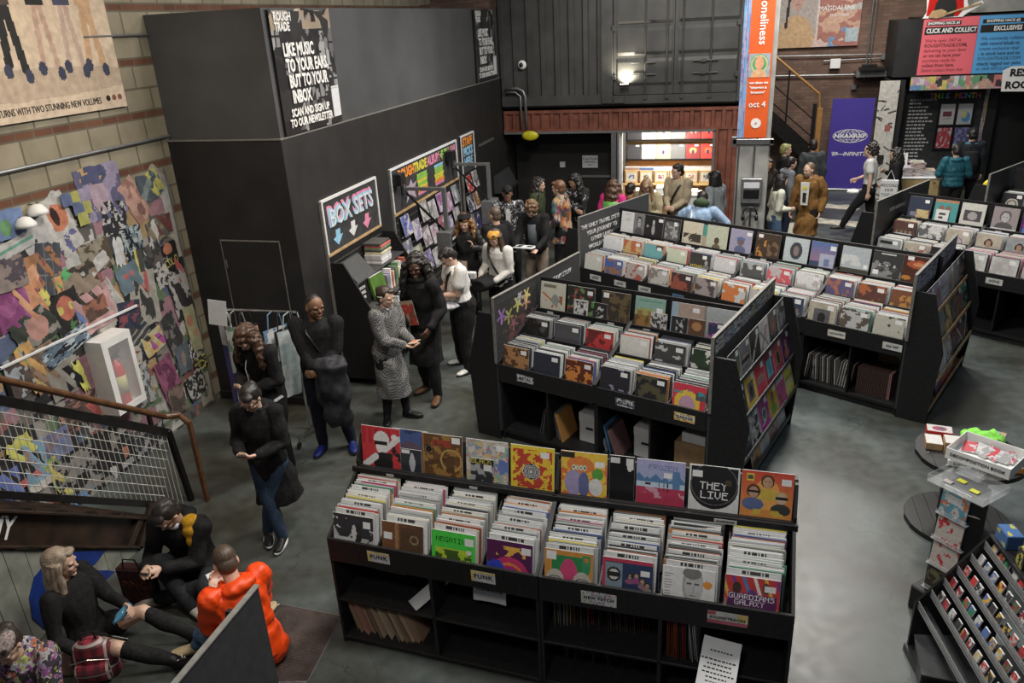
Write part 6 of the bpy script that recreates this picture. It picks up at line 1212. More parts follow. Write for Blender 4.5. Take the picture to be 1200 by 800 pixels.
for k in range(6):
    z = .90-k*.10; y = (-.10+k*.068)*s_; lo, hi = sorted((y, y-.055*s_))
    b = MB(); b.box(.02, lo, z-.01, LEN-.02, hi, z); b.build('tier', 'plastic_black', t); b = MB(); lo, hi = sorted((y, y+.005*s_)); b.box(.02, lo, z-.012, LEN-.02, hi, z+.045); b.build('clear_rail', 'clear', t)
    if k < 5:
        for j in range(13):
            x = .06+j*.088+rnd.uniform(-.01, .01); A = Art(8, rnd.choice(kc)); A.blot(rnd.choice(kc), 3, .5); g = MB(); g.bev(-.028, .0, .0, .028, .012, .06, .003); g.grid(A.a, (-.026, -.0005, .058), (.052, 0, 0), (0, 0, -.056)); 
            o = g.build('key_ring_card', 'print', **tags('small badge or key ring card on the '+tw[k]+' tier of the clear rail display', 'badge', 'cards on the '+tw[k]+' display tier')); o.matrix_world = Td @ Matrix.Translation((x, y-.03*s_, z)) @ Matrix.Rotation(R(180) if s_ > 0 else 0, 4, 'Z') @ Matrix.Rotation(R(-18), 4, 'X')
for k, (x, sx, h, c, wd) in enumerate(((.1, .14, .10, (.05, .14, .35), 'blue crinkled packet'), (.33, .08, .13, (.04, .04, .04), 'black carton with yellow print'), (.45, .1, .14, (.45, .5, .02), 'yellow and black carton'), (.62, .14, .13, (.02, .2, .08), 'green carton'))):
    A = Art(14, c); A.blot((.03, .03, .03) if k in (2, 3) else (.5, .45, .05), 4, .6); b = MB(); b.col = c; b.bev(-sx/2, -.05, 0, sx/2, .05, h, .004); b.grid(A.a, (-sx/2+.004, -.0505, h-.004), (sx-.008, 0, 0), (0, 0, -h+.008)); b.grid(A.a, (-sx/2+.004, .046, h+.0008), (sx-.008, 0, 0), (0, -.092, 0))
    o = b.build('gift_carton', 'print', **tags(wd+' on the top of the tiered display, right edge', 'carton')); o.matrix_world = Td @ Matrix.Translation((x, -.19*s_, .985)) @ Matrix.Rotation(R(180) if s_ > 0 else 0, 4, 'Z')
b = MB(); lo, hi = sorted((-.12*s_, -.30*s_)); b.box(0, lo, .97, LEN, hi, .985); b.build('top_board', 'black', t)
t2 = thing('chalk_board_sign', 'leaning black chalkboard with pale blue looping letters, right edge', 'sign', (o0.x, o0.y, 0), ang); lo, hi = sorted((-.30*s_, -.325*s_)); b = MB(); b.box(.1, lo, .95, 1.2, hi, 1.28); b.build('board', 'chalk', t2)
b = MB(); lo, hi = sorted((-.295*s_, -.33*s_)); b.box(.08, lo, 1.28, 1.22, hi, 1.30); b.box(.08, lo, .95, .1, hi, 1.3); b.build('frame', 'steel', t2)
mm = Matrix(((-1, 0, 0, .45), (0, 0, 1, -.297*s_), (0, 1, 0, 1.12), (0, 0, 0, 1))) if s_ > 0 else Matrix(((1, 0, 0, .45), (0, 0, -1, .297), (0, 1, 0, 1.12), (0, 0, 0, 1)))
text('MUGS', .26, t2, mm, mat('pale_blue_paint', (.3, .45, .45), .8), bold=.003, depth=.001)
t = thing('floor_crate', 'dark grey plastic step box on the floor at the lower right', 'box', (1.57, 4.62, 0), R(-4)); b = MB(); b.bev(-.17, -.28, 0, .2, .2, .14, .01); b.build('body', 'plastic_black', t); b = MB(); b.bev(-.175, -.285, .14, .205, .205, .155, .004); b.build('lid', 'grey_board', t)
# ---- garment rail in front of the black room
t = thing('garment_rail', 'chrome garment rail on castors in front of the black room wall', 'rail', (-4.82, 6.75, 0), R(3))
b = MB(); b.tube([(-.45, 0, 1.5), (.5, 0, 1.5)], .014); b.build('top_rail', 'chrome', t)
for x in (-.38, .43):
    b = MB(); b.tube([(x, 0, .12), (x, 0, 1.5)], .013); b.build('upright', 'chrome', t); b = MB(); b.tube([(x, -.28, .1), (x, .22, .1)], .013); ft = b.build('foot_bar', 'chrome', t)
    for y in (-.28, .22): b = MB(); b.lathe([(.0, -.02), (.035, -.012), (.035, .012), (0, .02)], 12); o = b.build('castor', 'plastic_black', ft); o.matrix_basis = Matrix.Translation((x, y, .045)) @ Matrix.Rotation(R(90), 4, 'Y')
b = MB(); b.tube([(-.38, 0, .1), (.43, 0, .1)], .01); b.build('cross_bar', 'chrome', t)
def tote(lab, x, c, w_, h, c2=None, tw_=8, z=1.47, art=None):
    o = thing('hanging_bag', lab, 'bag'); o.matrix_world = Tm(Vector((-4.82, 6.75, 0)), R(3)) @ Matrix.Translation((x, 0, z)) @ Matrix.Rotation(R(tw_), 4, 'Z')
    A = art or Art(16, c); 
    if c2: A.blot(c2, 5, .55)
    b = MB(); b.sm = True; n = 16
    for s in (1, -1):
        vs = []; 
        for i in range(n+1):
            for j in range(n+1):
                u = j/n-.5; v = i/n; vs.append((s*(u*w_*(1+.08*v)), s*-(.006+.018*math.sin(v*3)*(1-4*u*u)+.006*math.sin(u*22+v*5)*v), -.16-v*h))
        fs = [(i*(n+1)+j, (i+1)*(n+1)+j, (i+1)*(n+1)+j+1, i*(n+1)+j+1) for i in range(n) for j in range(n)]
        b.add(vs, fs, cols=[tuple(A.a[i, j]) for i in range(n) for j in range(n)])
    b.build('bag_body', 'matte', o); b = MB(); b.tube([(-w_*.3, 0, -.16), (-w_*.22, 0, 0), (0, 0, .035), (w_*.22, 0, 0), (w_*.3, 0, -.16)], .008, 6, col=c); b.build('handles', 'matte', o)
A_ = Art(16, (.04, .03, .26)); A_.rect(0, 0, 1, .26, (.6, .6, .62)); tote('white and violet long bag at the left of the garment rail', -.36, (.6, .6, .62), .26, .95, art=A_, tw_=-20)
tote('grey patterned bag on the garment rail behind the curly haired woman', -.22, (.3, .33, .3), .3, .5, (.1, .2, .12), 60); tote('dark bag with orange dots on the garment rail', -.12, (.03, .03, .03), .28, .5, (.6, .25, .12), 70)
tote('blue and white striped bag at the right of the garment rail', .22, (.1, .25, .45), .3, .5, (.6, .62, .65), 62); tote('black bag with white dots on the garment rail', .32, (.03, .03, .03), .28, .6, (.6, .6, .6), 70); tote('pale blue clear bag hanging lowest at the right end of the rail', .42, (.35, .48, .52), .36, .75, (.5, .58, .6), 55)
b = MB(); b.box(-.1, -.15, 0, .1, -.145, .28); o = b.build('price_card', 'paper', loc=(-5.18, 6.72, 1.38), **tags('white price card hung at the left end of the garment rail', 'card')); o.rotation_euler = (0, R(8), R(8))
# ---- column banner and listening post
t = thing('column_banner', 'tall orange banner on the concrete column, with white text and a small portrait', 'banner', (.33, 13.0, 2.34))
OR_ = mat('orange_vinyl', (.68, .10, .015), .5, var=.12, scale=3)
b = MB(); b.box(-.16, 0, 0, .18, .006, 3.0); b.build('orange_panel', OR_, t)
A = Art(8, (.12, .12, .4), 90); A.blot((.05, .3, .6), 8, .5); A.blot((.35, .3, .5), 14, .6); b = MB(); b.grid(A.a, (-.26, .0, 3.0), (.10, 0, 0), (0, 0, -3.0)); b.build('blue_edge_panel', 'matte', t)
A = pic((.3, .4, .45), ('ell', .5, .45, .42, .42, (.05, .35, .12)), ('ell', .5, .4, .2, .28, (.75, .25, .06)), ('ell', .5, .95, .35, .3, (.75, .3, .06)), ('ring', .5, .45, .36, .03, (.6, .5, .2)), n=36); b = MB(); b.grid(A.a, (-.15, -.004, 1.24), (.31, 0, 0), (0, 0, -.34)); b.build('picture', 'matte', t)
text('will for loneliness', .165, t, Matrix(((0, 1, 0, .03), (0, 0, -1, -.004), (-1, 0, 0, 1.36), (0, 0, 0, 1))), 'white', bold=.002, align='RIGHT')
for l, z, s in (('new album out', .82, .045), ('"strangers &', .75, .05), ('lonesome"', .68, .05), ('oct 4', .50, .12)): text(l, s, t, FY(.01, z, -.004), 'white', bold=.002)
b = MB(); b.lathe([(.075, 0), (.075, .004)], 24); o = b.build('disc_emblem', 'white', t); o.matrix_basis = Matrix.Translation((.01, -.001, .22)) @ Matrix.Rotation(R(90), 4, 'X'); b = MB(); b.lathe([(.014, 0), (.014, .007)], 12); b.build('disc_hole', OR_, o)
t = thing('listening_post', 'grey listening box with headphones fixed to the concrete column', 'listening station', (.34, 13.0, 1.3)); b = MB(); b.bev(-.16, -.1, .02, .16, .05, .42, .01); b.build('box_housing', 'steel', t)
b = MB(); b.box(-.12, -.104, .27, .12, -.1, .36); b.build('label', 'paper', t); b = MB(); b.box(-.12, -.104, .1, .12, -.1, .24); b.build('screen', 'plastic_black', t)
t = thing('headphones', 'black headphones hanging below the grey listening box on the column', 'headphones', (.34, 12.9, 1.02)); b = MB(); b.sm = True; b.tube([(.11*math.cos(R(a)), 0, .12+.12*math.sin(R(a))) for a in range(-10, 200, 15)], .014, 8); b.build('headband', 'plastic_black', t)
for s in (-1, 1): b = MB(); b.sm = True; b.ball((s*.105, 0, .07), (.03, .05, .055)); b.build('ear_cup', 'plastic_black', t)
# ---- shop inside the red container
t = thing('record_shelving', 'light wood wall shelving inside the red container shop', 'shelving', (-1.3, 17.2, 0)); LW_ = mat('light_plywood', (.60, .38, .16), .5, var=.15, scale=4)
b = MB(); b.box(-.94, .3, 0, .98, .32, 2.4); b.build('back_board', LW_, t)
for z in (1.28, 1.70, 2.10): b = MB(); b.bev(-.94, .18, z-.03, .98, .3, z, .003); b.bev(-.94, .17, z-.03, .98, .18, z+.01, .002); b.build('picture_ledge', 'plastic_black', t)
b = MB(); b.bev(-.94, -.30, .80, .98, .3, .84, .003); b.build('crate_shelf', LW_, t); b = MB(); b.box(-.94, -.3, 0, -.9, .3, .8); b.box(.94, -.3, 0, .98, .3, .8); b.build('shelf_ends', LW_, t)
cs = [((.05, .05, .055), 'black'), ((.75, .72, .62), 'white'), ((.62, .5, .2), 'pale gold'), ((.13, .13, .13), 'charcoal'), ((.22, .03, .03), 'dark red'), ((.55, .03, .02), 'bright red')]
for row, (z, wd) in enumerate(((1.705, 'upper'), (1.285, 'lower'), (2.105, 'topmost'))):
    for i in range(6):
        c, nm = cs[i] if row < 2 else cs[5-i]; A = Art(20, c)
        if i in (2, 4, 5): A.ell(.5, .45, .25, .22, [(.7, .65, .5), (.7, .3, .08), (.7, .12, .02)][(2, 4, 5).index(i)]); A.ell(.5, .55, .12, .14, (.08, .03, .1))
        A.rect(.6, .06, .85, .16, (.8, .8, .8)); o = bpy.data.objects.new('album_cover', sleeve_mesh('album_cover', A, .30, .31, .005)); COL.objects.link(o); o.matrix_world = Matrix.Translation((-2.06+i*.315, 17.4, z)) @ Matrix.Rotation(R(-10), 4, 'X'); o.color = (.6, .6, .6, 1); o['label'] = f'{nm} sleeve on the {wd} ledge inside the red container'; o['category'] = 'album cover'
sgc = [(.03, .08, .2), (.2, .12, .05), (.35, .05, .1), (.2, .05, .3), (.4, .14, .03), (.1, .1, .1)]
for i in range(6):
    x = -2.06+i*.315; t2 = thing('record_crate', f'light wood crate with a {["blue", "brown", "crimson", "violet", "rust", "black"][i]} printed card in the red container shop', 'crate', (x, 17.06, .845))
    b = MB()
    for q in ((-.145, -.12, 0, .145, -.105, .27), (-.145, .105, 0, .145, .12, .27), (-.145, -.12, 0, -.13, .12, .27), (.13, -.12, 0, .145, .12, .27), (-.145, -.12, 0, .145, .12, .012)): b.bev(*q, .002)
    b.build('crate_box', LW_, t2); A = Art(18, (.62, .6, .52)); A.blot(sgc[i], 7, .45, (.2, .3, .8, .75)); b = MB(); b.grid(A.a, (-.105, -.1215, .23), (.21, 0, 0), (0, 0, -.19)); b.build('front_card', 'matte', t2)
    for j in range(7): put(plain3, 'shop_record', Matrix.Translation((x, 17.06, .86)), 0, -.09+j*.026, 0, 6, .0, 0, rnd.choice([(.75, .74, .7), (.6, .6, .58), (.3, .2, .15), (.7, .65, .5), (.1, .15, .3)]), label='record standing in the light wood crates of the red container shop', category='record in crate', group='records in the container shop crates')
t = thing('counter_table', 'white topped low counter in front of the crates in the red container', 'counter', (-1.3, 16.45, 0)); b = MB(); b.bev(-.7, -.25, .72, .75, .2, .76, .004); b.build('top', 'white', t); b = MB(); b.box(-.66, -.22, 0, -.2, .18, .72); b.box(.1, -.22, 0, .7, .18, .72); b.build('cupboard', 'paper', t)
for k, (x, h) in enumerate(((-1.75, .06), (-1.3, .12), (-.8, .05))): box_thing('shipping_box', ['flat white box left on the white counter', 'taller white box in the middle of the white counter', 'flat white box right on the white counter'][k], 'box', Matrix.Identity(4), x, 16.42, .762, .34, .3, h, 'white')
t = thing('roller_blind_case', 'white side post and track inside the red container opening', 'panel', (-2.22, 16.12, 0)); b = MB(); b.bev(0, 0, 0, .07, .05, 2.06, .004); b.build('post', 'paper', t)
# ---- rear right: blue banner, post, chalkboard, signs
t = thing('pull_up_banner', 'violet blue pull up banner with a white globe emblem', 'banner', (2.70, 20.35, 0), R(-3)); BB = mat('violet_fabric', (.048, .030, .27), .7, var=.06, scale=2); b = MB(); b.bev(-.46, -.01, .06, .46, .01, 2.16, .004); b.build('print_panel', BB, t); b = MB(); b.bev(-.48, -.09, 0, .48, .09, .06, .01); b.build('base', 'metal', t)
b = MB()
for rx in (.38, .22, .08): b.tube([(rx*math.cos(R(a)), -.013, 1.30+.15*math.sin(R(a))) for a in range(0, 361, 15)], .006, 4, cap=False)
b.tube([(-.38, -.013, 1.30), (.38, -.013, 1.30)], .005, 4); b.tube([(-.3, -.013, 1.39), (.3, -.013, 1.39)], .005, 4); b.tube([(-.3, -.013, 1.21), (.3, -.013, 1.21)], .005, 4); b.build('globe_emblem', 'white', t); text('NXAXRXP', .15, t, FY(0, 1.30, -.02), 'white', bold=.004); text("'89—INFINITY", .125, t, FY(0, .88, -.014), 'white', bold=.002, shear=.2)
t = thing('painted_post', 'white post board with black brush strokes between the blue banner and the chalkboard', 'panel', (3.29, 19.5, 0)); A = Art(44, (.55, .53, .47), 160); 
for i in range(26): x, y = A.rg.rand(2); A.line(x, y, x+A.rg.uniform(-.5, .5), y+A.rg.uniform(-.06, .06), .007, (.04, .04, .04))
A.rect(.5, .36, .8, .42, (.35, .05, .04)); A.rect(.3, .62, .65, .70, (.02, .02, .02)); b = MB(); b.grid(A.a, (-.2, -.013, 2.6), (.4, 0, 0), (0, 0, -2.6)); b.build('print', 'matte', t); b = MB(); b.box(-.2, -.012, 0, .2, .05, 2.6); b.build('board', 'board_edge', t)
t = thing('event_chalkboard', 'big chalkboard wall with THIS MONTH in coloured letters and a list of dates', 'chalkboard', (4.66, 20.49, 0)); b = MB(); b.box(-.86, -.02, .2, .83, 0, 2.34); b.build('board', 'chalk', t)
A = Art(8, (.5, .3, .1), 80); 
for c in ((.05, .3, .35), (.6, .1, .1), (.55, .5, .1), (.1, .1, .3), (.6, .6, .55)): A.blot(c, 11, .6)
for x_ in (-.94, .80): b = MB(); b.grid(A.a, (x_, -.03, 2.34), (.08, 0, 0), (0, 0, -2.1)); b.build('collage_edge', 'matte', t)
xx = -.28
for ch, c in zip('THIS MONTH', [(.6, .1, .4), (.6, .5, .05), (.1, .5, .2), (.2, .3, .6), 0, (.6, .25, .05), (.5, .1, .5), (.1, .5, .5), (.6, .5, .1), (.5, .15, .15)]):
    if c: text(ch, .16, t, FY(xx, 2.15, -.025), mat('bright_letter', c, .7), bold=.006)
    xx += .105
b = MB()
for i in range(17):
    z = 1.98-i*.08; ww = rnd.uniform(.25, .5); x = -.74
    while x < -.74+ww: d = rnd.uniform(.03, .09); b.box(x, -.026, z, x+d, -.02, z+.035); x += d+.02
b.build('chalk_list', 'chalkwhite', t, kind='stuff'); text('BOOKS & EVENTS', .07, t, FY(-.45, 2.07, -.024), 'chalkwhite')
t = thing('framed_posters', 'black frame with four small posters on the chalkboard wall', 'frame', (4.92, 20.44, .98)); b = MB()
for q in ((-.38, 0, -.34, 1.02), (-.02, 0, .02, 1.02), (.34, 0, .38, 1.02), (-.38, -.04, .38, 0), (-.38, .49, .38, .53), (-.38, 1.0, .38, 1.04)): b.box(q[0], -.03-.001*(q[2]-q[0] > .5), q[1], q[2], .01, q[3])
b.build('frame', 'plastic_black', t)
for (x, z, A) in ((-.33, .54, pic((.6, .6, .6), ('rect', .2, .35, .8, .6, (.2, .05, .08)), ('rect', .2, .7, .8, .73, (.1, .1, .1)))), (.03, .54, pic((.55, .55, .58), ('ell', .6, .65, .3, .25, (.08, .3, .6)), ('ell', .45, .5, .2, .2, (.6, .6, .25)))), (-.33, .01, pic((.5, .05, .07), ('blot', (.6, .5, .5), 9, .6))), (.03, .01, pic((.1, .1, .3), ('blot', (.3, .3, .45), 7, .6), ('rect', 0, .8, 1, 1, (.55, .55, .6))))):
    b = MB(); b.grid(A.a, (x, -.01, z+.46), (.3, 0, 0), (0, 0, -.46)); b.build('poster', 'print', t)
t = thing('header_collage', 'strip of colourful comic collage above the chalkboard', 'panel', (3.70, 19.54, 2.40)); A = Art(120, (.4, .3, .25), 14)
for i in range(170): x_, y_ = A.rg.rand(2); A.ell(x_, y_, A.rg.uniform(.006, .022), A.rg.uniform(.15, .5), rnd.choice([(.6, .1, .1), (.05, .2, .45), (.6, .5, .05), (.6, .6, .55), (.05, .05, .05), (.1, .35, .15), (.5, .25, .45), (.55, .3, .2)]))
b = MB(); b.grid(A.a, (0, -.02, .26), (5.4, 0, 0), (0, 0, -.28)); b.build('print', 'matte', t); b = MB(); b.box(0, -.019, -.02, 5.4, .02, .26); b.build('board', 'ink', t)
def bigsign(nm, lab, x0, x1, c, l1, l2, body):
    t = thing(nm, lab, 'sign', (x0, 19.52, 2.69)); W = x1-x0; b = MB(); b.bev(0, 0, 0, W, .03, 1.15, .004); b.build('panel', mat(nm+'_vinyl', c, .4, var=.05, scale=2), t)
    b = MB(); b.box(.06, -.003, 1.0, .06+W*.62, 0, 1.08); b.box(.04, -.003, .82, min(W-.02, 1.1), 0, .97); b.build('title_bars', 'ink', t)
    text(l1, .075, t, FY(.06+W*.31, 1.04, -.006), 'white', bold=.002, sx=.9); text(l2, .125, t, FY(.55, .892, -.006), 'white', bold=.004, sx=.78)
    D = mat('sign_text_'+nm, tuple(x*.35 for x in c), .6)
    for i, l in enumerate(body): text(l, .092, t, FY(.07, .70-.1*i, -.004), D, align='LEFT', bold=.0025 if i % 2 else 0, sx=.95, depth=.001)
bigsign('pink_sign', 'pink CLICK AND COLLECT sign on the rear black block', 3.80, 4.86, (.72, .14, .17), 'SHOPPING HACK #1', 'CLICK AND COLLECT', ("We're open 24/7 at", 'ROUGHTRADE.COM,', 'delivering to your door', 'or we can have your', 'purchase ready to', 'collect from here.', 'Select collect from this'))
bigsign('blue_sign', 'sky blue EXCLUSIVES sign beside the pink one', 4.865, 6.1, (.10, .35, .66), 'SHOPPING HACK #2', 'EXCLUSIVES', ('We constantly collaborate', 'with record labels to', 'create exclusive vinyl', '- in stock here and on', 'ROUGHTRADE.COM', 'clearly tagged our picks', 'or click EXCLUSIVE.'))
t = thing('rest_room_sign', 'white cut out REST ROOMS sign at the right picture edge', 'sign', (5.80, 19.47, 2.32)); b = MB(); b.prism([(-.32, 0), (-.35, .42), (-.2, .5), (.6, .52), (.66, .25), (.6, -.02)], 'y', -.02, .0); b.build('board', 'white', t); text('REST', .2, t, FY(-.0, .37, -.024), 'ink', bold=.008); text('ROOMS', .2, t, FY(.08, .12, -.024), 'ink', bold=.008)
t = thing('cutout_figure', 'flat cut out of a guitar player on a red splash above the pink sign', 'cutout', (4.22, 19.5, 3.84)); b = MB(); b.prism([(-.46, 0), (-.4, .12), (-.44, .5), (.1, .6), (.3, .45), (.38, .2), (.62, .3), (.66, .24), (.36, .06), (.3, 0)], 'y', .0, .02); b.build('white_border', 'white', t); b = MB(); b.prism([(-.4, .05), (-.38, .5), (.08, .55), (.26, .4), (.3, .15), (.2, .02)], 'y', -.006, 0); b.build('red_splash', 'red', t)
b = MB(); b.prism([(-.3, .0), (-.24, .3), (-.1, .5), (.08, .48), (.16, .2), (.12, .02)], 'y', -.012, -.006); b.build('jacket', 'ink', t); b = MB(); b.prism([(-.36, .02), (-.3, .14), (-.12, .17), (-.02, .12), (-.04, .03), (-.2, -.01)], 'y', -.018, -.012); b.prism([(-.05, .08), (.6, .27), (.62, .24), (-.03, .05)], 'y', -.018, -.012); b.build('guitar', 'wood', t)
t = thing('poster', 'wide MAGDALENE poster with a portrait on the rear brick wall', 'poster', (.2, 20.93, 3.3)); W = 2.52; A = Art(110, (.6, .33, .2), 50); A.grad((.62, .36, .22), (.55, .28, .17)); A.rect(.0, .88, 1, 1, (.65, .45, .4)); A.rect(.24, 0, .62, .82, (.42, .36, .32)); A.ell(.44, .9, .16, .38, (.55, .32, .12)); A.ell(.44, .22, .07, .24, (.5, .28, .2)); A.ell(.44, .02, .075, .14, (.06, .04, .03)); A.line(.37, .2, .35, .7, .012, (.05, .03, .03)); A.rect(.35, .18, .54, .205, (.25, .12, .08)) if False else None; A.rect(.405, .17, .43, .2, (.1, .05, .04)); A.rect(.455, .17, .48, .2, (.1, .05, .04)); A.rect(.43, .36, .46, .38, (.4, .1, .1))
A.rect(.62, 0, .635, .9, (.6, .5, .45)); A.blot((.4, .12, .08), 7, .55, (.64, .3, 1, 1)); A.blot((.5, .45, .42), 9, .66, (.7, .0, 1, .5)); A.blot((.1, .25, .5), 8, .7, (.6, .7, 1, 1)); A.rect(.88, .75, .99, .95, (.4, .5, .55)); b = MB(); b.grid(A.a, (0, -.013, 1.5), (W, 0, 0), (0, 0, -1.5)); b.build('print', 'matte', t); b = MB(); b.box(0, -.012, 0, W, .0, 1.5); b.build('backing', 'paper', t); text('MAGDALENE', .15, t, FY(1.98, .83, -.018), 'white', sx=.9); text('FKA TWIGS', .09, t, FY(2.05, .68, -.018), 'white', sx=.9)
# stair at the rear left of the blue banner, conduits, junction boxes
t = thing('staircase', 'dark rear staircase with a worn yellow wood handrail against the brick wall', 'staircase', (1.3, 20.4, 0))
def rs(nm, b, m): b.v = [(x-1.3, y-20.4, z) for x, y, z in b.v]; b.build(nm, m, t)
HR = mat('yellow_worn_wood', (.30, .15, .04), .5, var=.2); b = MB(); b.tube([(.2, 20.0, 3.72), (1.89, 20.0, 2.31), (1.93, 20.0, 1.95)], .03, 8); b.bev(1.88, 19.96, .7, 2.0, 20.04, 2.0, .006); rs('handrail', b, HR)
b = MB(); b.prism([(-.6, 3.2), (-.6, 2.9), (1.9, .60), (1.9, 1.0)], 'y', 20.0, 20.04); b.prism([(-.6, 3.2), (-.6, 2.9), (1.9, .60), (1.9, 1.0)], 'y', 20.86, 20.9); rs('stringer', b, 'blackmetal'); b = MB(); b.bev(1.78, 19.97, 0, 1.86, 20.05, 2.1, .004); rs('post', b, 'blackmetal')
b = MB(); b.tube([(.2, 20.02, 3.1), (1.8, 20.02, 1.75)], .014, 6); b.tube([(.2, 20.02, 2.7), (1.8, 20.02, 1.35)], .014, 6); b.tube([(1.2, 20.02, 2.85), (1.2, 20.02, 1.4)], .02, 6); rs('mid_rails', b, 'blackmetal')
for i in range(11): b = MB(); b.bev(-.6+i*.235, 20.05, 2.95-i*.215, -.33+i*.235, 20.85, 2.98-i*.215, .003); rs('tread', b, 'blackmetal')
for k, (p, q, r_) in enumerate((((2.95, 20.9, 2.5), (2.95, 20.9, 5.3), .02), ((.4, 20.92, 3.13), (3.4, 20.92, 3.08), .014), ((.4, 20.92, 2.68), (3.1, 20.92, 2.64), .02), ((3.03, 20.9, 2.5), (3.03, 20.9, 5.3), .014), ((2.0, 20.92, 2.98), (3.3, 20.92, 3.0), .012))): b = MB(); b.tube([p, q], r_, 8); b.build('conduit', 'steel', **tags(['thick vertical conduit on the rear brick wall', 'upper level conduit along the rear brick wall', 'lower level conduit along the rear brick wall', 'thin vertical conduit on the rear brick wall', 'short level conduit ending in a junction box on the rear wall'][k], 'pipe'))
b = MB(); b.bev(2.15, 20.86, 2.80, 2.38, 20.95, 3.02, .008); b.build('junction_box', 'white', **tags('white square box on the rear brick wall below the poster', 'junction box')); b = MB(); b.bev(3.25, 20.86, 2.96, 3.4, 20.95, 3.1, .01); b.build('junction_box', 'steel', **tags('grey junction box at the end of the conduit on the rear wall', 'junction box')); b = MB(); b.bev(2.68, 20.88, 2.3, 2.8, 20.95, 2.42, .01); b.build('junction_box', 'steel', **tags('small grey box low on the rear brick wall beside the banner', 'junction box'))
b = MB(); b.bev(2.75, 20.2, 2.76, 3.28, 20.6, 2.84, .01); b.bev(2.8, 20.25, 2.84, 3.1, 20.5, 2.9, .01); b.build('steel_ledge', 'blackmetal', **tags('dark steel ledge on the rear wall above the white post', 'ledge'))
# plywood table with papers
t = thing('plywood_table', 'plywood fronted table stacked with papers before the chalkboard', 'table', (3.62, 17.25, 0)); PY = mat('marked_plywood', (.42, .30, .13), .6, var=.3, scale=5, c2=(.5, .38, .18)); b = MB(); b.bev(-.38, -.25, 0, .38, .3, .93, .006); b.build('body', PY, t); b = MB(); b.bev(-.4, -.27, .93, .4, .32, .955, .004); b.build('top', 'paper', t)
b = MB()
for i in range(7): x, z = rnd.uniform(-.3, .3), rnd.uniform(.3, .85); b.box(x, -.252, z, x+.05, -.25, z+.015); b.box(x, -.252, z-.03, x+.015, -.25, z+.03)
b.build('scrawl', 'ink', t)
n_ = 0
for sx_, sy_, hn, wd in ((-.22, .0, 9, 'left'), (.0, .05, 14, 'middle'), (.22, .02, 6, 'right')):
    for i in range(hn): b = MB(); b.col = rnd.choice([(.6, .6, .6), (.5, .48, .5), (.55, .4, .35)]); b.bev(-.12, -.15, 0, .12, .15, .018, .002); b.box(-.1, -.1, .018, .05, .0, .019, col=rc(.5)); o = b.build('magazine', 'print', loc=(3.62+sx_+rnd.uniform(-.02, .02), 17.25+sy_, .956+i*.0195), **tags('magazine in the '+wd+' pile on the plywood table', 'magazine', wd+' pile of magazines on the plywood table')); o.rotation_euler.z = rnd.uniform(-.3, .3)
t = thing('leaflet_rack', 'tilted white leaflet boards standing at the left end of the plywood table', 'rack', (3.30, 17.6, .956)); b = MB(); b.prism([(-.1, 0), (.0, .42), (.02, .42), (-.06, 0)], 'x', -.12, .1); b.build('board', 'white', t); b = MB(); b.prism([(.02, 0), (.12, .36), (.14, .36), (.06, 0)], 'x', .02, .2); b.build('rear_board', 'paper', t)
b = MB(); b.sm = True; b.ball((0, 0, 0), (.1, .04, .1), 16, 10); b.build('balloon_disc', mat('yellow_disc', (.7, .6, .02), .5), loc=(4.05, 14.1, 1.38), **tags('round yellow disc fixed at the end of the rearmost rack rail', 'disc'))
# ------------------------------------------------------------------ people
def remesh(mb, name, vox, mats, smooth=4, amp=0, freq=8, paint=None, seed=0):
    me = bpy.data.meshes.new(name); me.from_pydata(mb.v, [], mb.f); o = bpy.data.objects.new('tmp', me); COL.objects.link(o)
    md = o.modifiers.new('r', 'REMESH'); md.mode = 'VOXEL'; md.voxel_size = vox; md.use_smooth_shade = True
    if smooth: sm = o.modifiers.new('s', 'SMOOTH'); sm.factor = .5; sm.iterations = smooth
    out = bpy.data.meshes.new_from_object(o.evaluated_get(bpy.context.evaluated_depsgraph_get())); bpy.data.objects.remove(o); bpy.data.meshes.remove(me); out.name = name
    n = len(out.vertices); co = np.empty(n*3, dtype=np.float32); out.vertices.foreach_get('co', co); co = co.reshape(-1, 3)
    if amp:
        no = np.empty(n*3, dtype=np.float32); out.vertices.foreach_get('normal', no); no = no.reshape(-1, 3)
        # fold-like ripple built from a few warped sine waves
        q = co*freq+seed; s = np.sin(q[:, 2]*2.1+1.7*np.sin(q[:, 0]*1.3+q[:, 1]*.9))+.7*np.sin(q[:, 0]*2.9+q[:, 2]*1.1+1.5*np.sin(q[:, 1]*2.3))+.5*np.sin(q[:, 1]*4.7-q[:, 2]*3.1+q[:, 0])
        co = co+no*(s*amp*.5)[:, None]; out.vertices.foreach_set('co', co.astype(np.float32).ravel())
    out.materials.clear()
    for m in mats: out.materials.append(M[m] if isinstance(m, str) else m)
    if paint:
        k = len(out.polygons); c = np.empty(k*3, dtype=np.float32); out.polygons.foreach_get('center', c); out.polygons.foreach_set('material_index', paint(c.reshape(-1, 3)).astype(np.int32))
    out.polygons.foreach_set('use_smooth', [True]*len(out.polygons)); out.update(); return out
def rings(mb, R_, n=14):
    """loft through ellipses: (centre, half width vector, half depth vector)"""
    vs = []; fs = []
    for c, a, b in R_:
        for j in range(n): t = 2*math.pi*j/n; vs.append(tuple(Vector(c)+Vector(a)*math.cos(t)+Vector(b)*math.sin(t)))
    for i in range(len(R_)-1):
        for j in range(n): fs.append((i*n+j, i*n+(j+1) % n, (i+1)*n+(j+1) % n, (i+1)*n+j))
    fs += [tuple(range(n-1, -1, -1)), tuple((len(R_)-1)*n+j for j in range(n))]; mb.add(vs, fs)
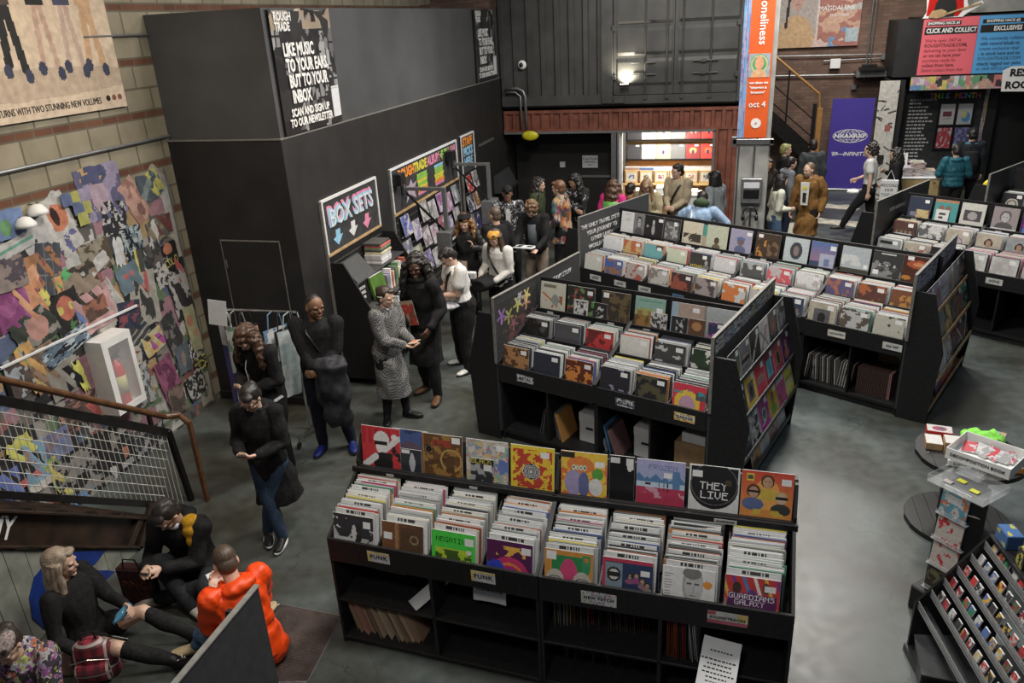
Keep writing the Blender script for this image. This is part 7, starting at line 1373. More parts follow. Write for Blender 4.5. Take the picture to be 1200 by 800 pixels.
def limb(mb, pts, rs, n=12):
    mb.tube(pts, rs, n); 
    for p, r in zip(pts, rs): mb.ball(p, r*.99, n, 8)
def ik(a, t, l1, l2, pole):
    d = t-a; L_ = min(d.length, (l1+l2)*.995); d = d.normalized(); t = a+d*L_; x = (l1*l1-l2*l2+L_*L_)/(2*L_); h = math.sqrt(max(0, l1*l1-x*x)); p = (pole-d*pole.dot(d)).normalized(); return a+d*x+p*h, t
SKIN = {'pale': (.52, .33, .24), 'fair': (.55, .36, .27), 'tan': (.40, .23, .15), 'brown': (.20, .105, .06), 'dark': (.075, .036, .022)}
SKM = {k: mat('skin_'+k, v, .5, var=.06, scale=30) for k, v in SKIN.items()}
BRW = {k: mat('brow_'+k, tuple(q*.35 for q in v), .7) for k, v in SKIN.items()}
M['lip'] = mat('lips', (.30, .09, .07), .45); M['eye'] = mat('eyes_and_brows', (.02, .012, .01), .4); M['teeth'] = mat('teeth', (.7, .66, .6), .3)
_cm = {}
def cloth(c, c2=None, scale=40, rough=.85, bump=.25, sheen=0):
    k = (c, c2, scale, rough)
    if k not in _cm: _cm[k] = mat('fabric', c, rough, var=.18, scale=scale, bump=bump, c2=c2, spec=.25)
    return _cm[k]
def hair_mat(c):
    m, N, L, B = _mat('hair_strands'); tc = N.new('ShaderNodeTexCoord'); mp = N.new('ShaderNodeMapping'); mp.inputs['Scale'].default_value = (130, 130, 9); nz = N.new('ShaderNodeTexNoise'); nz.inputs['Scale'].default_value = 1; nz.inputs['Distortion'].default_value = .5
    L.new(tc.outputs['Object'], mp.inputs[0]); L.new(mp.outputs[0], nz.inputs['Vector']); rp = N.new('ShaderNodeValToRGB'); e = rp.color_ramp.elements; e[0].position = .3; e[1].position = .7; e[0].color = (*[q*.55 for q in c], 1); e[1].color = (*[min(1, q*1.5+.004) for q in c], 1)
    L.new(nz.outputs['Fac'], rp.inputs[0]); L.new(rp.outputs[0], B.inputs['Base Color']); B.inputs['Roughness'].default_value = .45; bp = N.new('ShaderNodeBump'); bp.inputs['Strength'].default_value = .5; bp.inputs['Distance'].default_value = .004; L.new(nz.outputs['Fac'], bp.inputs['Height']); L.new(bp.outputs[0], B.inputs['Normal']); return m
def patchwork(name, cols, scale=9, rough=.8):
    m, N, L, B = _mat(name); tc = N.new('ShaderNodeTexCoord'); v = N.new('ShaderNodeTexVoronoi'); v.inputs['Scale'].default_value = scale; nz = N.new('ShaderNodeTexNoise'); nz.inputs['Scale'].default_value = scale*.6
    ad = N.new('ShaderNodeVectorMath'); ad.operation = 'MULTIPLY_ADD'; ad.inputs[1].default_value = (.25, .25, .25); L.new(nz.outputs['Color'], ad.inputs[0]); L.new(tc.outputs['Object'], ad.inputs[2]); L.new(ad.outputs[0], v.inputs['Vector'])
    rp = N.new('ShaderNodeValToRGB'); rp.color_ramp.interpolation = 'CONSTANT'; e = rp.color_ramp.elements
    while len(e) < len(cols): e.new(.5)
    for i, c in enumerate(cols): e[i].position = i/len(cols); e[i].color = (*c, 1)
    sp = N.new('ShaderNodeSeparateColor'); L.new(v.outputs['Color'], sp.inputs[0]); L.new(sp.outputs[0], rp.inputs[0]); L.new(rp.outputs[0], B.inputs['Base Color']); B.inputs['Roughness'].default_value = rough; return m
def checks(name, a, b, scale=70):
    m, N, L, B = _mat(name); tc = N.new('ShaderNodeTexCoord'); ck = N.new('ShaderNodeTexChecker'); ck.inputs['Scale'].default_value = scale; ck.inputs[1].default_value = (*a, 1); ck.inputs[2].default_value = (*b, 1)
    L.new(tc.outputs['Object'], ck.inputs[0]); L.new(ck.outputs[0], B.inputs['Base Color']); B.inputs['Roughness'].default_value = .9; return m
V = Vector
def person(label, x, y, face, h=1.72, skin='fair', hair=('short', (.03, .02, .015)), top=None, legs=None, shoes=(.02, .02, .02), P=None, near=True, fat=1.0, hat=None, extra=None, smile=False, top2=None, headz=0):
    """facing `face` degrees; local axes X forward, Y left, Z up. P holds the pose in fractions of height"""
    P = dict(P or {}); lean = R(P.get('lean', 4)); side = R(P.get('side', 0)); tw = R(P.get('twist', 0)); pz = P.get('pelvis', (0, 0, .52)); pel = V(pz)*h
    sit = pz[2] < .3
    Ms = Matrix.Rotation(side, 3, 'X') @ Matrix.Rotation(lean, 3, 'Y'); up = Ms @ V((0, 0, 1)); Mt = Ms @ Matrix.Rotation(tw, 3, 'Z'); fw = Mt @ V((1, 0, 0)); lf = Mt @ V((0, 1, 0))
    hunch = P.get('hunch', .0); sp = lambda t, f=0, l=0: pel+up*(t*h)+(fw*(f+hunch*max(0, t-.12)*3)+lf*l)*h
    sh = {s: sp(.278, 0, .103*s*fat**.5) for s in (1, -1)}; neck = sp(.305)
    hp, ht, hs = R(P.get('nod', 10)), R(P.get('turn', 0)), R(P.get('tilt', 0)); MH = Matrix.Rotation(ht+tw*.6, 3, 'Z') @ Matrix.Rotation(hp+lean*.3, 3, 'Y') @ Matrix.Rotation(hs, 3, 'X')
    hc = neck+(up*.5+MH @ V((0, 0, 1))*.5).normalized()*(.080*h)+MH @ V((.016*h, 0, 0)); HD = lambda a, b, c: hc+MH @ V((a, b, c))*h
    hipj = {s: pel+V((0, .05*s*h, -.02*h)) for s in (1, -1)}; kn, an, el, ha = {}, {}, {}, {}
    for s, k in ((1, 'L'), (-1, 'R')):
        f = V(P.get('foot'+k, (0, .062*s, .04)))*h; f.z = max(f.z, .04*h); ll = (.245 if sit else .232)*h; kn[s], an[s] = ik(hipj[s], f, ll, ll, V(P.get('knee'+k, (1, .12*s, .1))))
        q = V(P.get('hand'+k, (.02, .15*s, .46)))*h; el[s], ha[s] = ik(sh[s], q, .17*h, .15*h, V(P.get('elbow'+k, (-.6, .55*s, -.8))))
    vox = .0062 if near else .012; b = MB(); F = fat; hh = h/1.75
    def torso(mb, g, t0=-.04, t1=.30, hem=None, flare=1.0, neckr=.034):
        prof = [(-.06, .062, .05), (-.03, .088, .062), (.0, .096, .066), (.05, .09, .06), (.10, .080, .056), (.16, .088, .062), (.22, .096, .064), (.265, .098, .055), (.288, .07, .044), (.305, neckr, neckr)]
        RR_ = []
        for t, w_, d in prof:
            if t < t0-1e-6 or t > t1+1e-6: continue
            RR_.append((sp(t, (.012*(F-1)*6 if .0 < t < .15 else 0)), lf*(w_*h*(F if t < .25 else F**.4)+g), fw*(d*h*(F**1.6 if t < .2 else F)+g)))
        if hem is not None:
            base = RR_[0]; low = []
            for k in range(4, 0, -1):
                f = k/4; z = base[0].z+(hem*h-base[0].z)*f; c = V((base[0].x+(.022 if not P.get('open') else -.05)*h*min(1, f*2), base[0].y, z)); w_ = 1+(flare-1)*f; low.append((c, V(base[1])*w_, V(base[2])*(w_+.24)))
            RR_ = low+RR_
        rings(mb, RR_)
    torso(b, -.004); limb(b, [neck-up*.02*h, hc-MH @ V((.012, 0, .03))*h], [.033*h*F**.5, .031*h*F**.5])
    b.T = Matrix.Translation(hc) @ MH.to_4x4(); S_ = h
    b.ball((-.006*S_, 0, .012*S_), (.056*S_, .044*S_*F**.3, .055*S_), 20, 14); b.ball((.010*S_, 0, -.022*S_), (.040*S_, .035*S_*F**.5, .043*S_), 18, 12)
    b.tube([(.046*S_, 0, .004*S_), (.0565*S_, 0, -.012*S_), (.049*S_, 0, -.018*S_)], [.005*S_, .0085*S_, .007*S_], 8); b.ball((.044*S_, 0, -.036*S_), (.010*S_, .014*S_, .0065*S_)); b.ball((.038*S_, 0, -.055*S_), (.013*S_, .015*S_, .010*S_)); b.ball((.042*S_, .017*S_, .013*S_), (.010*S_, .016*S_, .006*S_)); b.ball((.042*S_, -.017*S_, .013*S_), (.010*S_, .016*S_, .006*S_))
    for s in (1, -1): b.ball((-.006*S_, .045*S_*s*F**.3, -.008*S_), (.011*S_, .006*S_, .018*S_)); b.ball((.034*S_, .022*S_*s, -.014*S_), (.014*S_, .012*S_, .012*S_))
    b.T = Matrix.Identity(4)
    for s, k in ((1, 'L'), (-1, 'R')):
        limb(b, [sh[s], (sh[s]+el[s])/2, el[s], (el[s]*.6+ha[s]*.4), ha[s]], [.030*h*F, .028*h*F, .021*h*F, .022*h*F, .0145*h])
        limb(b, [hipj[s], (hipj[s]+kn[s])/2, kn[s], kn[s]*.65+an[s]*.35, an[s]], [.053*h*F, .046*h*F, .033*h, .033*h, .02*h])
        fd = V(P.get('toe'+k, (1, .25*s, 0))).normalized(); limb(b, [an[s], an[s]+fd*.06*h+V((0, 0, -.018*h)), an[s]+fd*.09*h+V((0, 0, -.03*h))], [.018*h, .011*h, .008*h])
        d = (ha[s]-el[s]).normalized(); d = V(P.get('point'+k, d)).normalized(); n_ = V(P.get('palm'+k, (-d.z*.2, -s, -.2 if abs(d.z) < .7 else 0))); n_ = (n_-d*n_.dot(d)).normalized(); w_ = d.cross(n_)*(s)
        if w_.dot(V((1, 0, .6))) < 0 and not ('palm'+k in P): w_ = w_
        c0 = ha[s]; rings(b, [(c0, w_*.014*h, n_*.011*h), (c0+d*.022*h, w_*.022*h, n_*.011*h), (c0+d*.05*h, w_*.025*h, n_*.009*h), (c0+d*.056*h, w_*.022*h, n_*.007*h)], 12)
        cl = R(P.get('curl'+k, P.get('curl', 28)))
        for j, (o_, ln) in enumerate(((.019, .040), (.0065, .045), (-.006, .042), (-.018, .033))):
            p0 = c0+d*.05*h+w_*o_*h; a1 = cl; d1 = (d*math.cos(a1)+n_*math.sin(a1)); d2 = d*math.cos(a1*2)+n_*math.sin(a1*2); d3 = d*math.cos(a1*2.8)+n_*math.sin(a1*2.8); p1 = p0+d1*ln*.45*h; p2 = p1+d2*ln*.32*h; p3 = p2+d3*ln*.25*h
            limb(b, [p0, p1, p2, p3], [.0056*h, .0053*h, .005*h, .0043*h], 8)
        td = (w_*.75+d*.6+n_*.35).normalized(); p0 = c0+d*.014*h+w_*.014*h; limb(b, [p0, p0+td*.022*h, p0+td*.022*h+(d*.8+n_*.4).normalized()*.02*h], [.0078*h, .0066*h, .0052*h], 8)
    MHi = MH.transposed()
    def paint(c):
        q = (c-np.array(hc))@np.array(MHi.transposed())/h; X_, Y_, Z_ = q[:, 0], np.abs(q[:, 1]), q[:, 2]; r = np.zeros(len(c)); fr = X_ > .026
        e_ = .0022 if near else .0035; r[fr & (Y_ > .012) & (Y_ < .0255) & (np.abs(Z_) < e_)] = 2; r[fr & (Y_ > .010) & (Y_ < .028) & (Z_ > .0125) & (Z_ < .0155)] = 4 if near else 0; r[fr & (Y_ < .0155) & (Z_ > -.0405) & (Z_ < -.0325)] = 1
        if smile: r[fr & (Y_ < .013) & (Z_ > -.038) & (Z_ < -.0345)] = 3
        return r
    me = remesh(b, 'person', vox, [SKM[skin], 'lip', 'eye', 'teeth', BRW[skin]], 3, paint=paint)
    o = link('person', me, None, (x, y, P.get('z', 0)), R(face), label=label, category='person')
    g = .0075 if near else .013; sd = x*7
    # trousers, tights, skirt
    if legs:
        lk, lm = legs[0], legs[1]; lb = MB()
        if lk in ('trousers', 'jeans', 'wide', 'tights'):
            e = {'trousers': .012, 'jeans': .010, 'wide': .03, 'tights': .005}[lk]*hh; torso(lb, e+(.004 if lk != 'tights' else -.006), -.06, .06)
            for s in (1, -1): a_ = an[s]; limb(lb, [hipj[s], (hipj[s]+kn[s])/2, kn[s], kn[s]*.55+a_*.45, a_], [.056*h*F+e, .049*h*F+e, .036*h+e, .033*h+e, .023*h+e*1.3])
        elif lk == 'skirt':
            torso(lb, .014, -.06, .08, hem=legs[2] if not sit else None, flare=1.25)
            if sit:
                for s in (1, -1): limb(lb, [hipj[s], hipj[s]*.5+kn[s]*.5], [.065*h, .06*h])
        elif lk == 'socks':
            for s in (1, -1): limb(lb, [kn[s]*.86+an[s]*.14, kn[s]*.6+an[s]*.4, an[s]], [.036*h, .037*h, .026*h])
        link({'trousers': 'trousers', 'jeans': 'jeans', 'wide': 'trousers', 'tights': 'leggings', 'skirt': 'skirt', 'socks': 'knee_socks'}[lk], remesh(lb, 'legwear', g*1.15, [lm], 3, .005*hh if lk != 'tights' else .001, 11, seed=sd), o)
    def garment(spec, nm=None):
        kind, m = spec[0], spec[1]; hem = spec[2] if len(spec) > 2 else None; e = {'coat': .026, 'jacket': .024, 'puffer': .031, 'sweater': .018, 'tee': .012, 'dress': .011, 'hoodie': .024}[kind]*hh; mb = MB(); low = {'tee': -.03, 'sweater': -.03}.get(kind, -.03)
        torso(mb, e, low, .305, hem=hem if not sit else None, flare=spec[3] if len(spec) > 3 else 1.2, neckr=.036)
        if sit and hem is not None:
            for s in (1, -1): limb(mb, [hipj[s], hipj[s]*.6+kn[s]*.4], [.06*h+e, .055*h+e])
        for s in (1, -1):
            if kind == 'tee': limb(mb, [sh[s], sh[s]*.45+el[s]*.55], [.035*h*F+e, .033*h*F+e*1.3])
            else: wr = el[s]*.08+ha[s]*.92; limb(mb, [sh[s]-lf*s*.002*h, (sh[s]+el[s])/2, el[s], (el[s]+wr)/2, wr], [.034*h*F**.4+e, .030*h*F+e, .026*h*F+e, .022*h+e*.9, .019*h+e*.7])
        if kind in ('coat', 'jacket', 'puffer', 'hoodie'):
            cr = .046 if kind != 'hoodie' else .052
            for q in range(10):
                a1 = math.pi*(.28+1.44*q/9); mb.ball(neck+up*(-.004*h)+(fw*math.cos(a1)+lf*math.sin(a1))*cr*h, (.018 if kind != 'hoodie' else .026)*h, 8, 6)
        if kind in ('puffer', 'coat', 'hoodie'): mb.T = Matrix.Translation(sp(.29, -.052)) @ Ms.to_4x4(); mb.ball((0, 0, 0), (.042*h, .072*h, .032*h), 16, 10); mb.T = Matrix.Identity(4)
        if kind == 'puffer':
            for t in (.0, .055, .11, .165, .22): rings(mb, [(sp(t-.03), lf*(.08*h), fw*(.05*h)), (sp(t-.012), lf*(.088*h*F+e+.004), fw*(.06*h*F+e+.004)), (sp(t+.012), lf*(.088*h*F+e+.004), fw*(.06*h*F+e+.004)), (sp(t+.03), lf*(.08*h), fw*(.05*h))])
        return link(nm or kind, remesh(mb, kind, g*1.1, [m], 3, (.013 if kind in ('coat', 'jacket', 'hoodie') else .007)*hh, 17 if kind == 'puffer' else 10, seed=sd), o)
    if top2: garment(top2)
    tp = garment(top) if top else None
    for s, k in ((1, 'L'), (-1, 'R')):
        fd = V(P.get('toe'+k, (1, .25*s, 0))).normalized(); sdv = V((0, 0, 1)).cross(fd).normalized(); u_ = fd.cross(sdv); c = an[s]; base = c-u_*.036*h; sb = MB(); zz = lambda f, u: base+fd*f*h+u_*u*h
        rings(sb, [(zz(-.034, .016), sdv*.012*h, u_*.012*h), (zz(-.026, .02), sdv*.021*h, u_*.022*h), (zz(.0, .026), sdv*.024*h, u_*.03*h), (zz(.04, .018), sdv*.025*h, u_*.021*h), (zz(.08, .014), sdv*.028*h, u_*.016*h), (zz(.105, .012), sdv*.022*h, u_*.013*h), (zz(.118, .01), sdv*.01*h, u_*.008*h)], 12); limb(sb, [zz(0, .03), c+(kn[s]-c)*.08], [.026*h, .028*h])
        so = link('shoe', remesh(sb, 'shoe', .008 if near else .012, [cloth(shoes, None, 30, .5)], 2), o); sb = MB(); n = 12
        rings(sb, [(zz(.042, .0), fd*.082*h, sdv*.029*h), (zz(.042, .009), fd*.082*h, sdv*.029*h)], 18); sb.build('sole', 'paper' if P.get('whitesole') else 'plastic_black', so)
    # hair and hats
    st_, hcx = hair; hb = MB(); HM = hair_mat(hcx); fz = .002
    if st_ != 'bald':
        T0 = Matrix.Translation(hc) @ MH.to_4x4(); hb.T = T0; q = h; k = {'buzz': .0, 'short': .006, 'curly': .014, 'long': .008, 'wavy': .012, 'dreads': .021, 'bun': .006}.get(st_, .006)
        hb.ball(((-.014-k*.9)*q, 0, .020*q), ((.054+k)*q, (.046+k*.8)*q, (.052+k)*q), 20, 14); hb.ball(((-.028-k)*q, 0, -.012*q), ((.036+k)*q, (.041+k*.8)*q, (.042+k*.5)*q), 16, 10)
        if st_ in ('short', 'bun', 'long', 'wavy'): hb.ball((.024*q, .01*q, .052*q), (.026*q, .032*q, .016*q), 12, 8)
        if st_ == 'bun': hb.ball((-.06*q, 0, .03*q), .03*q)
        if st_ in ('long', 'wavy', 'dreads'):
            L_ = {'long': .20, 'wavy': .17, 'dreads': .20}[st_]; dn = MH.transposed() @ V((0, 0, -1))
            for j in range(11):
                a1 = math.pi*(.46+1.08*j/10); r0 = .044+k; p0 = V((r0*math.cos(a1)*1.05-.008, r0*math.sin(a1), -.0))*q; rr = (.017 if st_ != 'dreads' else .027)*q*(1 if st_ != 'wavy' else 1.25)
                out = V((math.cos(a1), math.sin(a1), 0))*.02*q*(1.4 if st_ != 'long' else .6); pp = [p0+V((0, 0, .03*q)), p0+dn*.04*q+out*.5, p0+dn*.11*q+out, p0+dn*L_*q*(1+.12*math.sin(j*2.3))+out*1.1]; hb.tube(pp, [rr*.8, rr, rr, rr*.55], 8); hb.ball(pp[-1], rr*.5, 8, 6)
        hb.T = Matrix.Identity(4); am = {'buzz': 0, 'short': .004, 'curly': .016, 'long': .004, 'wavy': .011, 'dreads': .010, 'bun': .003}[st_]*hh
        link('hair', remesh(hb, 'hair', .007 if near else .011, [HM], 1, am, {'curly': 42, 'wavy': 34, 'dreads': 30}.get(st_, 26), seed=sd), o)
    if hat:
        hb = MB(); hb.sm = True; hb.T = Matrix.Translation(hc) @ MH.to_4x4(); q = h; kd, hm = hat
        if kd == 'beret': hb.ball((-.018*q, 0, .056*q), (.066*q, .062*q, .028*q), 20, 12); hb.ball((-.01*q, 0, .04*q), (.056*q, .05*q, .02*q), 18, 8)
        if kd == 'cap': hb.ball((-.010*q, 0, .036*q), (.058*q, .050*q, .042*q), 20, 12); hb.tube([(.03*q, 0, .042*q), (.06*q, 0, .038*q), (.09*q, 0, .03*q)], [.03*q, .028*q, .004*q], 12); 
        if kd == 'beanie': hb.ball((-.012*q, 0, .03*q), (.062*q, .054*q, .056*q), 20, 12)
        if kd == 'headband': hb.ball((-.004*q, 0, .044*q), (.058*q, .052*q, .034*q), 20, 12)
        if kd == 'hood': hb.ball((-.03*q, 0, -.045*q), (.06*q, .075*q, .045*q), 20, 12)
        if kd == 'cap': hb.v = [v for v in hb.v]
        hb.build({'hood': 'hood', 'headband': 'headband'}.get(kd, kd), hm, o)
    Mw = Matrix.Translation((x, y, P.get('z', 0))) @ Matrix.Rotation(R(face), 4, 'Z')
    if P.get('glasses'):
        gb = MB(); gb.T = Matrix.Translation(hc) @ MH.to_4x4()
        for s in (1, -1): gb.tube([(.052*h, (.018+.011*math.cos(R(a)))*s*h, .011*h*math.sin(R(a))) for a in range(0, 361, 30)], .0013*h, 5, cap=False); gb.tube([(.05*h, .029*s*h, .002*h), (-.004*h, .047*s*h, .0)], .0012*h, 5)
        gb.tube([(.053*h, -.007*h, .002*h), (.053*h, .007*h, .002*h)], .0012*h, 5); gb.build('glasses', 'plastic_black', o)
    return dict(o=o, M=Mw, ha=ha, el=el, sh=sh, kn=kn, an=an, hc=hc, neck=neck, pel=pel, h=h, sp=sp, fw=fw, lf=lf, up=up, MH=MH)
def hold(pr, mid, me_or_mb, name, lab, cat, right, up_, mats=None, off=(0, 0, 0)):
    """thing held at local point mid of the person, with local axes right / up"""
    m = pr['M'] @ Matrix.Translation(off) @ frame(mid, right, up_); me = me_or_mb
    if isinstance(me, MB): me = me.mesh(name); [me.materials.append(M[q] if isinstance(q, str) else q) for q in mats]
    o = bpy.data.objects.new(name, me); COL.objects.link(o); o.matrix_world = m; o.color = (.6, .6, .58, 1); o['label'] = lab; o['category'] = cat; return o
def phone(pr, mid, lab, right=(0, -1, 0), up_=(1, 0, .5), col='plastic_black'):
    b = MB(); b.bev(-.036, -.072, -.004, .036, .072, .004, .003); o = hold(pr, mid, b, 'phone', lab, 'phone', right, up_, [col]); b = MB(); b.box(-.032, -.066, .004, .032, .066, .0046); b.build('screen', mat('phone_glass', (.02, .025, .035), .1), o); return o
def strap(pr, pts, nm, m='plastic_black', r=.012):
    b = MB(); b.sm = True; b.tube(pts, r, 6); return b.build(nm, m, pr['o'])
BK = (.007, .007, .008); BKm = cloth(BK, (.015, .015, .016)); DKM = cloth((.012, .013, .016), (.022, .023, .026)); WTM = cloth((.62, .61, .57), (.7, .69, .66)); JN = cloth((.05, .09, .17), (.09, .15, .25), 60); DJN = cloth((.015, .02, .045), (.03, .04, .07), 60); BEI = cloth((.42, .34, .22), (.5, .42, .3)); TRB = ('trousers', BKm); PHD = dict(handL=(.17, .045, .63), handR=(.17, -.045, .63), nod=38, elbowL=(-.3, .42, -.9), elbowR=(-.3, -.42, -.9), palmL=(0, -.5, .8), palmR=(0, .5, .8), pointL=(.8, -.5, .2), pointR=(.8, .5, .2))
def mid(p): return (p['ha'][1]+p['ha'][-1])/2
def band(p, m_, w_=.014, s=1, g=.05):      # cross-body strap over the torso
    sp, fw, lf, h = p['sp'], p['fw'], p['lf'], p['h']; pts = [sp(.27, -.04, .05*s), sp(.302, .0, .06*s), sp(.25, .062, .04*s)+fw*g*.6, sp(.16, .075, -.01*s)+fw*g*.6, sp(.06, .06, -.06*s)+fw*g*.5, sp(.02, .01, -.115*s)-lf*g*.5*s, sp(.06, -.06, -.06*s)-fw*g*.5, sp(.18, -.08, .0)-fw*g*.4, sp(.27, -.04, .05*s)]; return strap(p, pts, 'strap', m_, w_)
# --- seated group at the stairs, lower left
p = person('seated woman with long blonde hair in black dress and knee socks, beside the plank wall', -4.42, 3.50, 6, 1.68, 'fair', ('long', (.27, .21, .155)), ('dress', BKm, .2), ('socks', BKm), BK, dict(pelvis=(.0, 0, .075), lean=-9, nod=10, turn=20, footL=(.44, .08, .03), footR=(.45, -.07, .03), kneeL=(.1, .15, 1), kneeR=(.1, -.6, .9), handR=(.12, -.16, .12), handL=(.20, .02, .24), toeL=(.8, .1, .6), toeR=(.8, -.3, .5)))
ph = p['ha'][1]; b = MB(); b.sm = True; b.lathe([(.0, 0), (.03, 0), (.031, .12), (.012, .16), (.012, .18)], 16); hold(p, ph+V((.03, -.0, .0)), b, 'water_bottle', 'clear blue tinted bottle held by the blonde seated woman', 'bottle', (1, 0, 0), (0, 0, 1), [mat('blue_bottle', (.1, .3, .45), .1, trans=.5)])
for s in (1, -1):
    a = p['an'][s]; b = MB(); b.tube([a+V((.03, -.03, .035)), a+V((.055, 0, .03)), a+V((.03, .03, .035))], .004, 5); b.tube([a+V((.05, -.03, .02)), a+V((.075, 0, .012)), a+V((.05, .03, .02))], .004, 5); b.build('laces', 'white', p['o'])
p = person('seated woman in a multicoloured patterned jacket and pale headscarf, cut by the left edge', -4.24, 2.84, -62, 1.66, 'fair', ('bun', (.03, .02, .015)), ('puffer', patchwork('swirl_jacket', [(.2, .16, .28), (.02, .02, .02), (.4, .4, .4), (.22, .07, .22), (.02, .02, .02), (.03, .02, .03), (.35, .1, .06), (.3, .35, .1)], 20)), TRB, BK, dict(pelvis=(0, 0, .08), lean=4, nod=30, turn=-5, footL=(.42, .1, .03), footR=(.42, -.1, .03), kneeL=(.2, .3, 1), kneeR=(.2, -.3, 1), handL=(.26, .06, .2), handR=(.26, -.06, .2)), hat=('headband', cloth((.12, .10, .10), (.45, .36, .34), 60)))
p = person('young man with glasses in a black coat with mustard lining, sitting by the stairs', -4.13, 4.42, -84, 1.78, 'fair', ('short', (.02, .015, .012)), ('coat', BKm, .1), ('trousers', DKM), (.35, .33, .3), dict(pelvis=(0, 0, .075), lean=16, nod=42, turn=-12, footL=(.22, -.08, .03), footR=(.26, .1, .03), kneeL=(.3, 1, .35), kneeR=(.3, -.5, .9), handL=(.26, .0, .24), handR=(.26, -.07, .24), toeL=(.4, -.9, 0), toeR=(.4, .9, 0), glasses=1, palmL=(0, -.4, -.6), palmR=(0, .4, -.6)))
phone(p, mid(p)+V((.06, 0, .01)), 'black phone in the hands of the seated man with glasses'); b = MB(); b.sm = True; c = p['sh'][1]*.55+p['neck']*.45; b.ball(c+V((.02, .02, .03)), (.075, .07, .05)); b.ball(c+V((.075, .03, -.03)), (.05, .055, .06)); b.ball(c+V((.10, .035, -.10)), (.03, .03, .06))
link('hood_lining', remesh(b, 'hood_lining', .009, [cloth((.36, .19, .01), (.45, .25, .015))], 8, .006, 14), p['o']); b = MB(); b.sm = True; b.ball(p['neck']+p['fw']*.055, (.04, .05, .035)); b.build('face_mask', 'paper', p['o'])
p = person('man with a shaved head in a bright orange puffer jacket, sitting cross-legged with a paper', -3.07, 3.62, 150, 1.78, 'fair', ('buzz', (.07, .045, .03)), ('puffer', mat('orange_nylon', (.80, .065, .004), .45, var=.12, scale=18, bump=.3), .06), ('jeans', JN), (.42, .33, .2), dict(pelvis=(0, 0, .08), lean=20, nod=32, turn=-8, footL=(.22, -.12, .03), footR=(.26, .14, .03), kneeL=(.45, .9, .25), kneeR=(.45, -.9, .25), handL=(.27, .03, .24), handR=(.27, -.04, .24), toeL=(.5, -.8, 0), toeR=(.5, .8, 0), palmL=(0, -.4, .8), palmR=(0, .4, .8)))
b = MB(); b.box(-.05, -.07, 0, .05, .07, .001); b.box(.0, -.07, .001, .002, .07, .02); hold(p, mid(p)+V((.07, 0, .03)), b, 'receipt_paper', 'small white paper in the hands of the man in orange', 'paper', (0, -1, 0), (.8, 0, .6), ['paper'])
b = MB(); b.bev(-.15, -.05, 0, .15, .05, .36, .02); b.sm = False; BR = cloth((.035, .012, .012), (.05, .02, .02), 20); t = thing('paper_bag', 'dark maroon carrier bag with raised letters, beside the seated man with glasses', 'bag', (-4.40, 4.02, 0), R(8)); b.build('bag_body', BR, t); text('PiNG', .1, t, FY(0, .2, -.052), mat('bag_print', (.10, .03, .02), .4)); b = MB(); b.tube([(-.07, -.04, .36), (-.05, -.045, .45), (.05, -.045, .45), (.07, -.04, .36)], .006, 6); b.build('handles', 'plastic_black', t)
PLD = _mat('red_plaid'); 
def plaid():
    m, N, L, B = PLD; tc = N.new('ShaderNodeTexCoord'); cur = None
    for i, (ax, sc, c) in enumerate((('X', 22, (.02, .015, .02, 1)), ('Z', 22, (.02, .015, .02, 1)), ('X', 9, (.5, .45, .42, 1)), ('Z', 9, (.5, .45, .42, 1)))):
        wv = N.new('ShaderNodeTexWave'); wv.bands_direction = ax; wv.inputs['Scale'].default_value = sc/6; L.new(tc.outputs['Object'], wv.inputs['Vector']); gt = N.new('ShaderNodeMath'); gt.operation = 'GREATER_THAN'; gt.inputs[1].default_value = .6 if i < 2 else .985; L.new(wv.outputs['Fac'], gt.inputs[0])
        ml = N.new('ShaderNodeMath'); ml.operation = 'MULTIPLY'; ml.inputs[1].default_value = .6 if i < 2 else .8; L.new(gt.outputs[0], ml.inputs[0]); mx = N.new('ShaderNodeMix'); mx.data_type = 'RGBA'; mx.inputs[7].default_value = c; L.new(ml.outputs[0], mx.inputs[0])
        if cur is None: mx.inputs[6].default_value = (.28, .03, .05, 1)
        else: L.new(cur, mx.inputs[6])
        cur = mx.outputs[2]
    L.new(cur, B.inputs['Base Color']); B.inputs['Roughness'].default_value = .5; return m
t = thing('backpack', 'small red plaid backpack standing by the blonde seated woman', 'backpack', (-4.18, 3.28, 0), R(25)); PM = plaid(); b = MB(); rings(b, [((0, 0, 0), (.14, 0, 0), (0, .07, 0)), ((0, 0, .03), (.16, 0, 0), (0, .085, 0)), ((0, 0, .2), (.155, 0, 0), (0, .08, 0)), ((0, 0, .29), (.12, 0, 0), (0, .07, 0)), ((0, 0, .33), (.06, 0, 0), (0, .04, 0))], 20); link('bag_body', remesh(b, 'bag_body', .007, [PM], 3, .003, 14), t)
b = MB(); rings(b, [((0, -.08, .03), (.12, 0, 0), (0, .035, 0)), ((0, -.085, .12), (.125, 0, 0), (0, .04, 0)), ((0, -.075, .17), (.11, 0, 0), (0, .02, 0))], 18); link('front_pocket', remesh(b, 'front_pocket', .007, [PM], 2), t); b = MB(); b.tube([(-.05, 0, .32), (-.04, 0, .39), (.04, 0, .39), (.05, 0, .32)], .008, 8); b.tube([(.1, .07, .28), (.2, .1, .2), (.17, .08, .05)], .01, 8); b.build('handle', 'plastic_black', t); b = MB(); b.tube([(-.13, -.082, .2), (0, -.1, .235), (.13, -.082, .2)], .003, 6); b.build('zip', 'chrome', t)
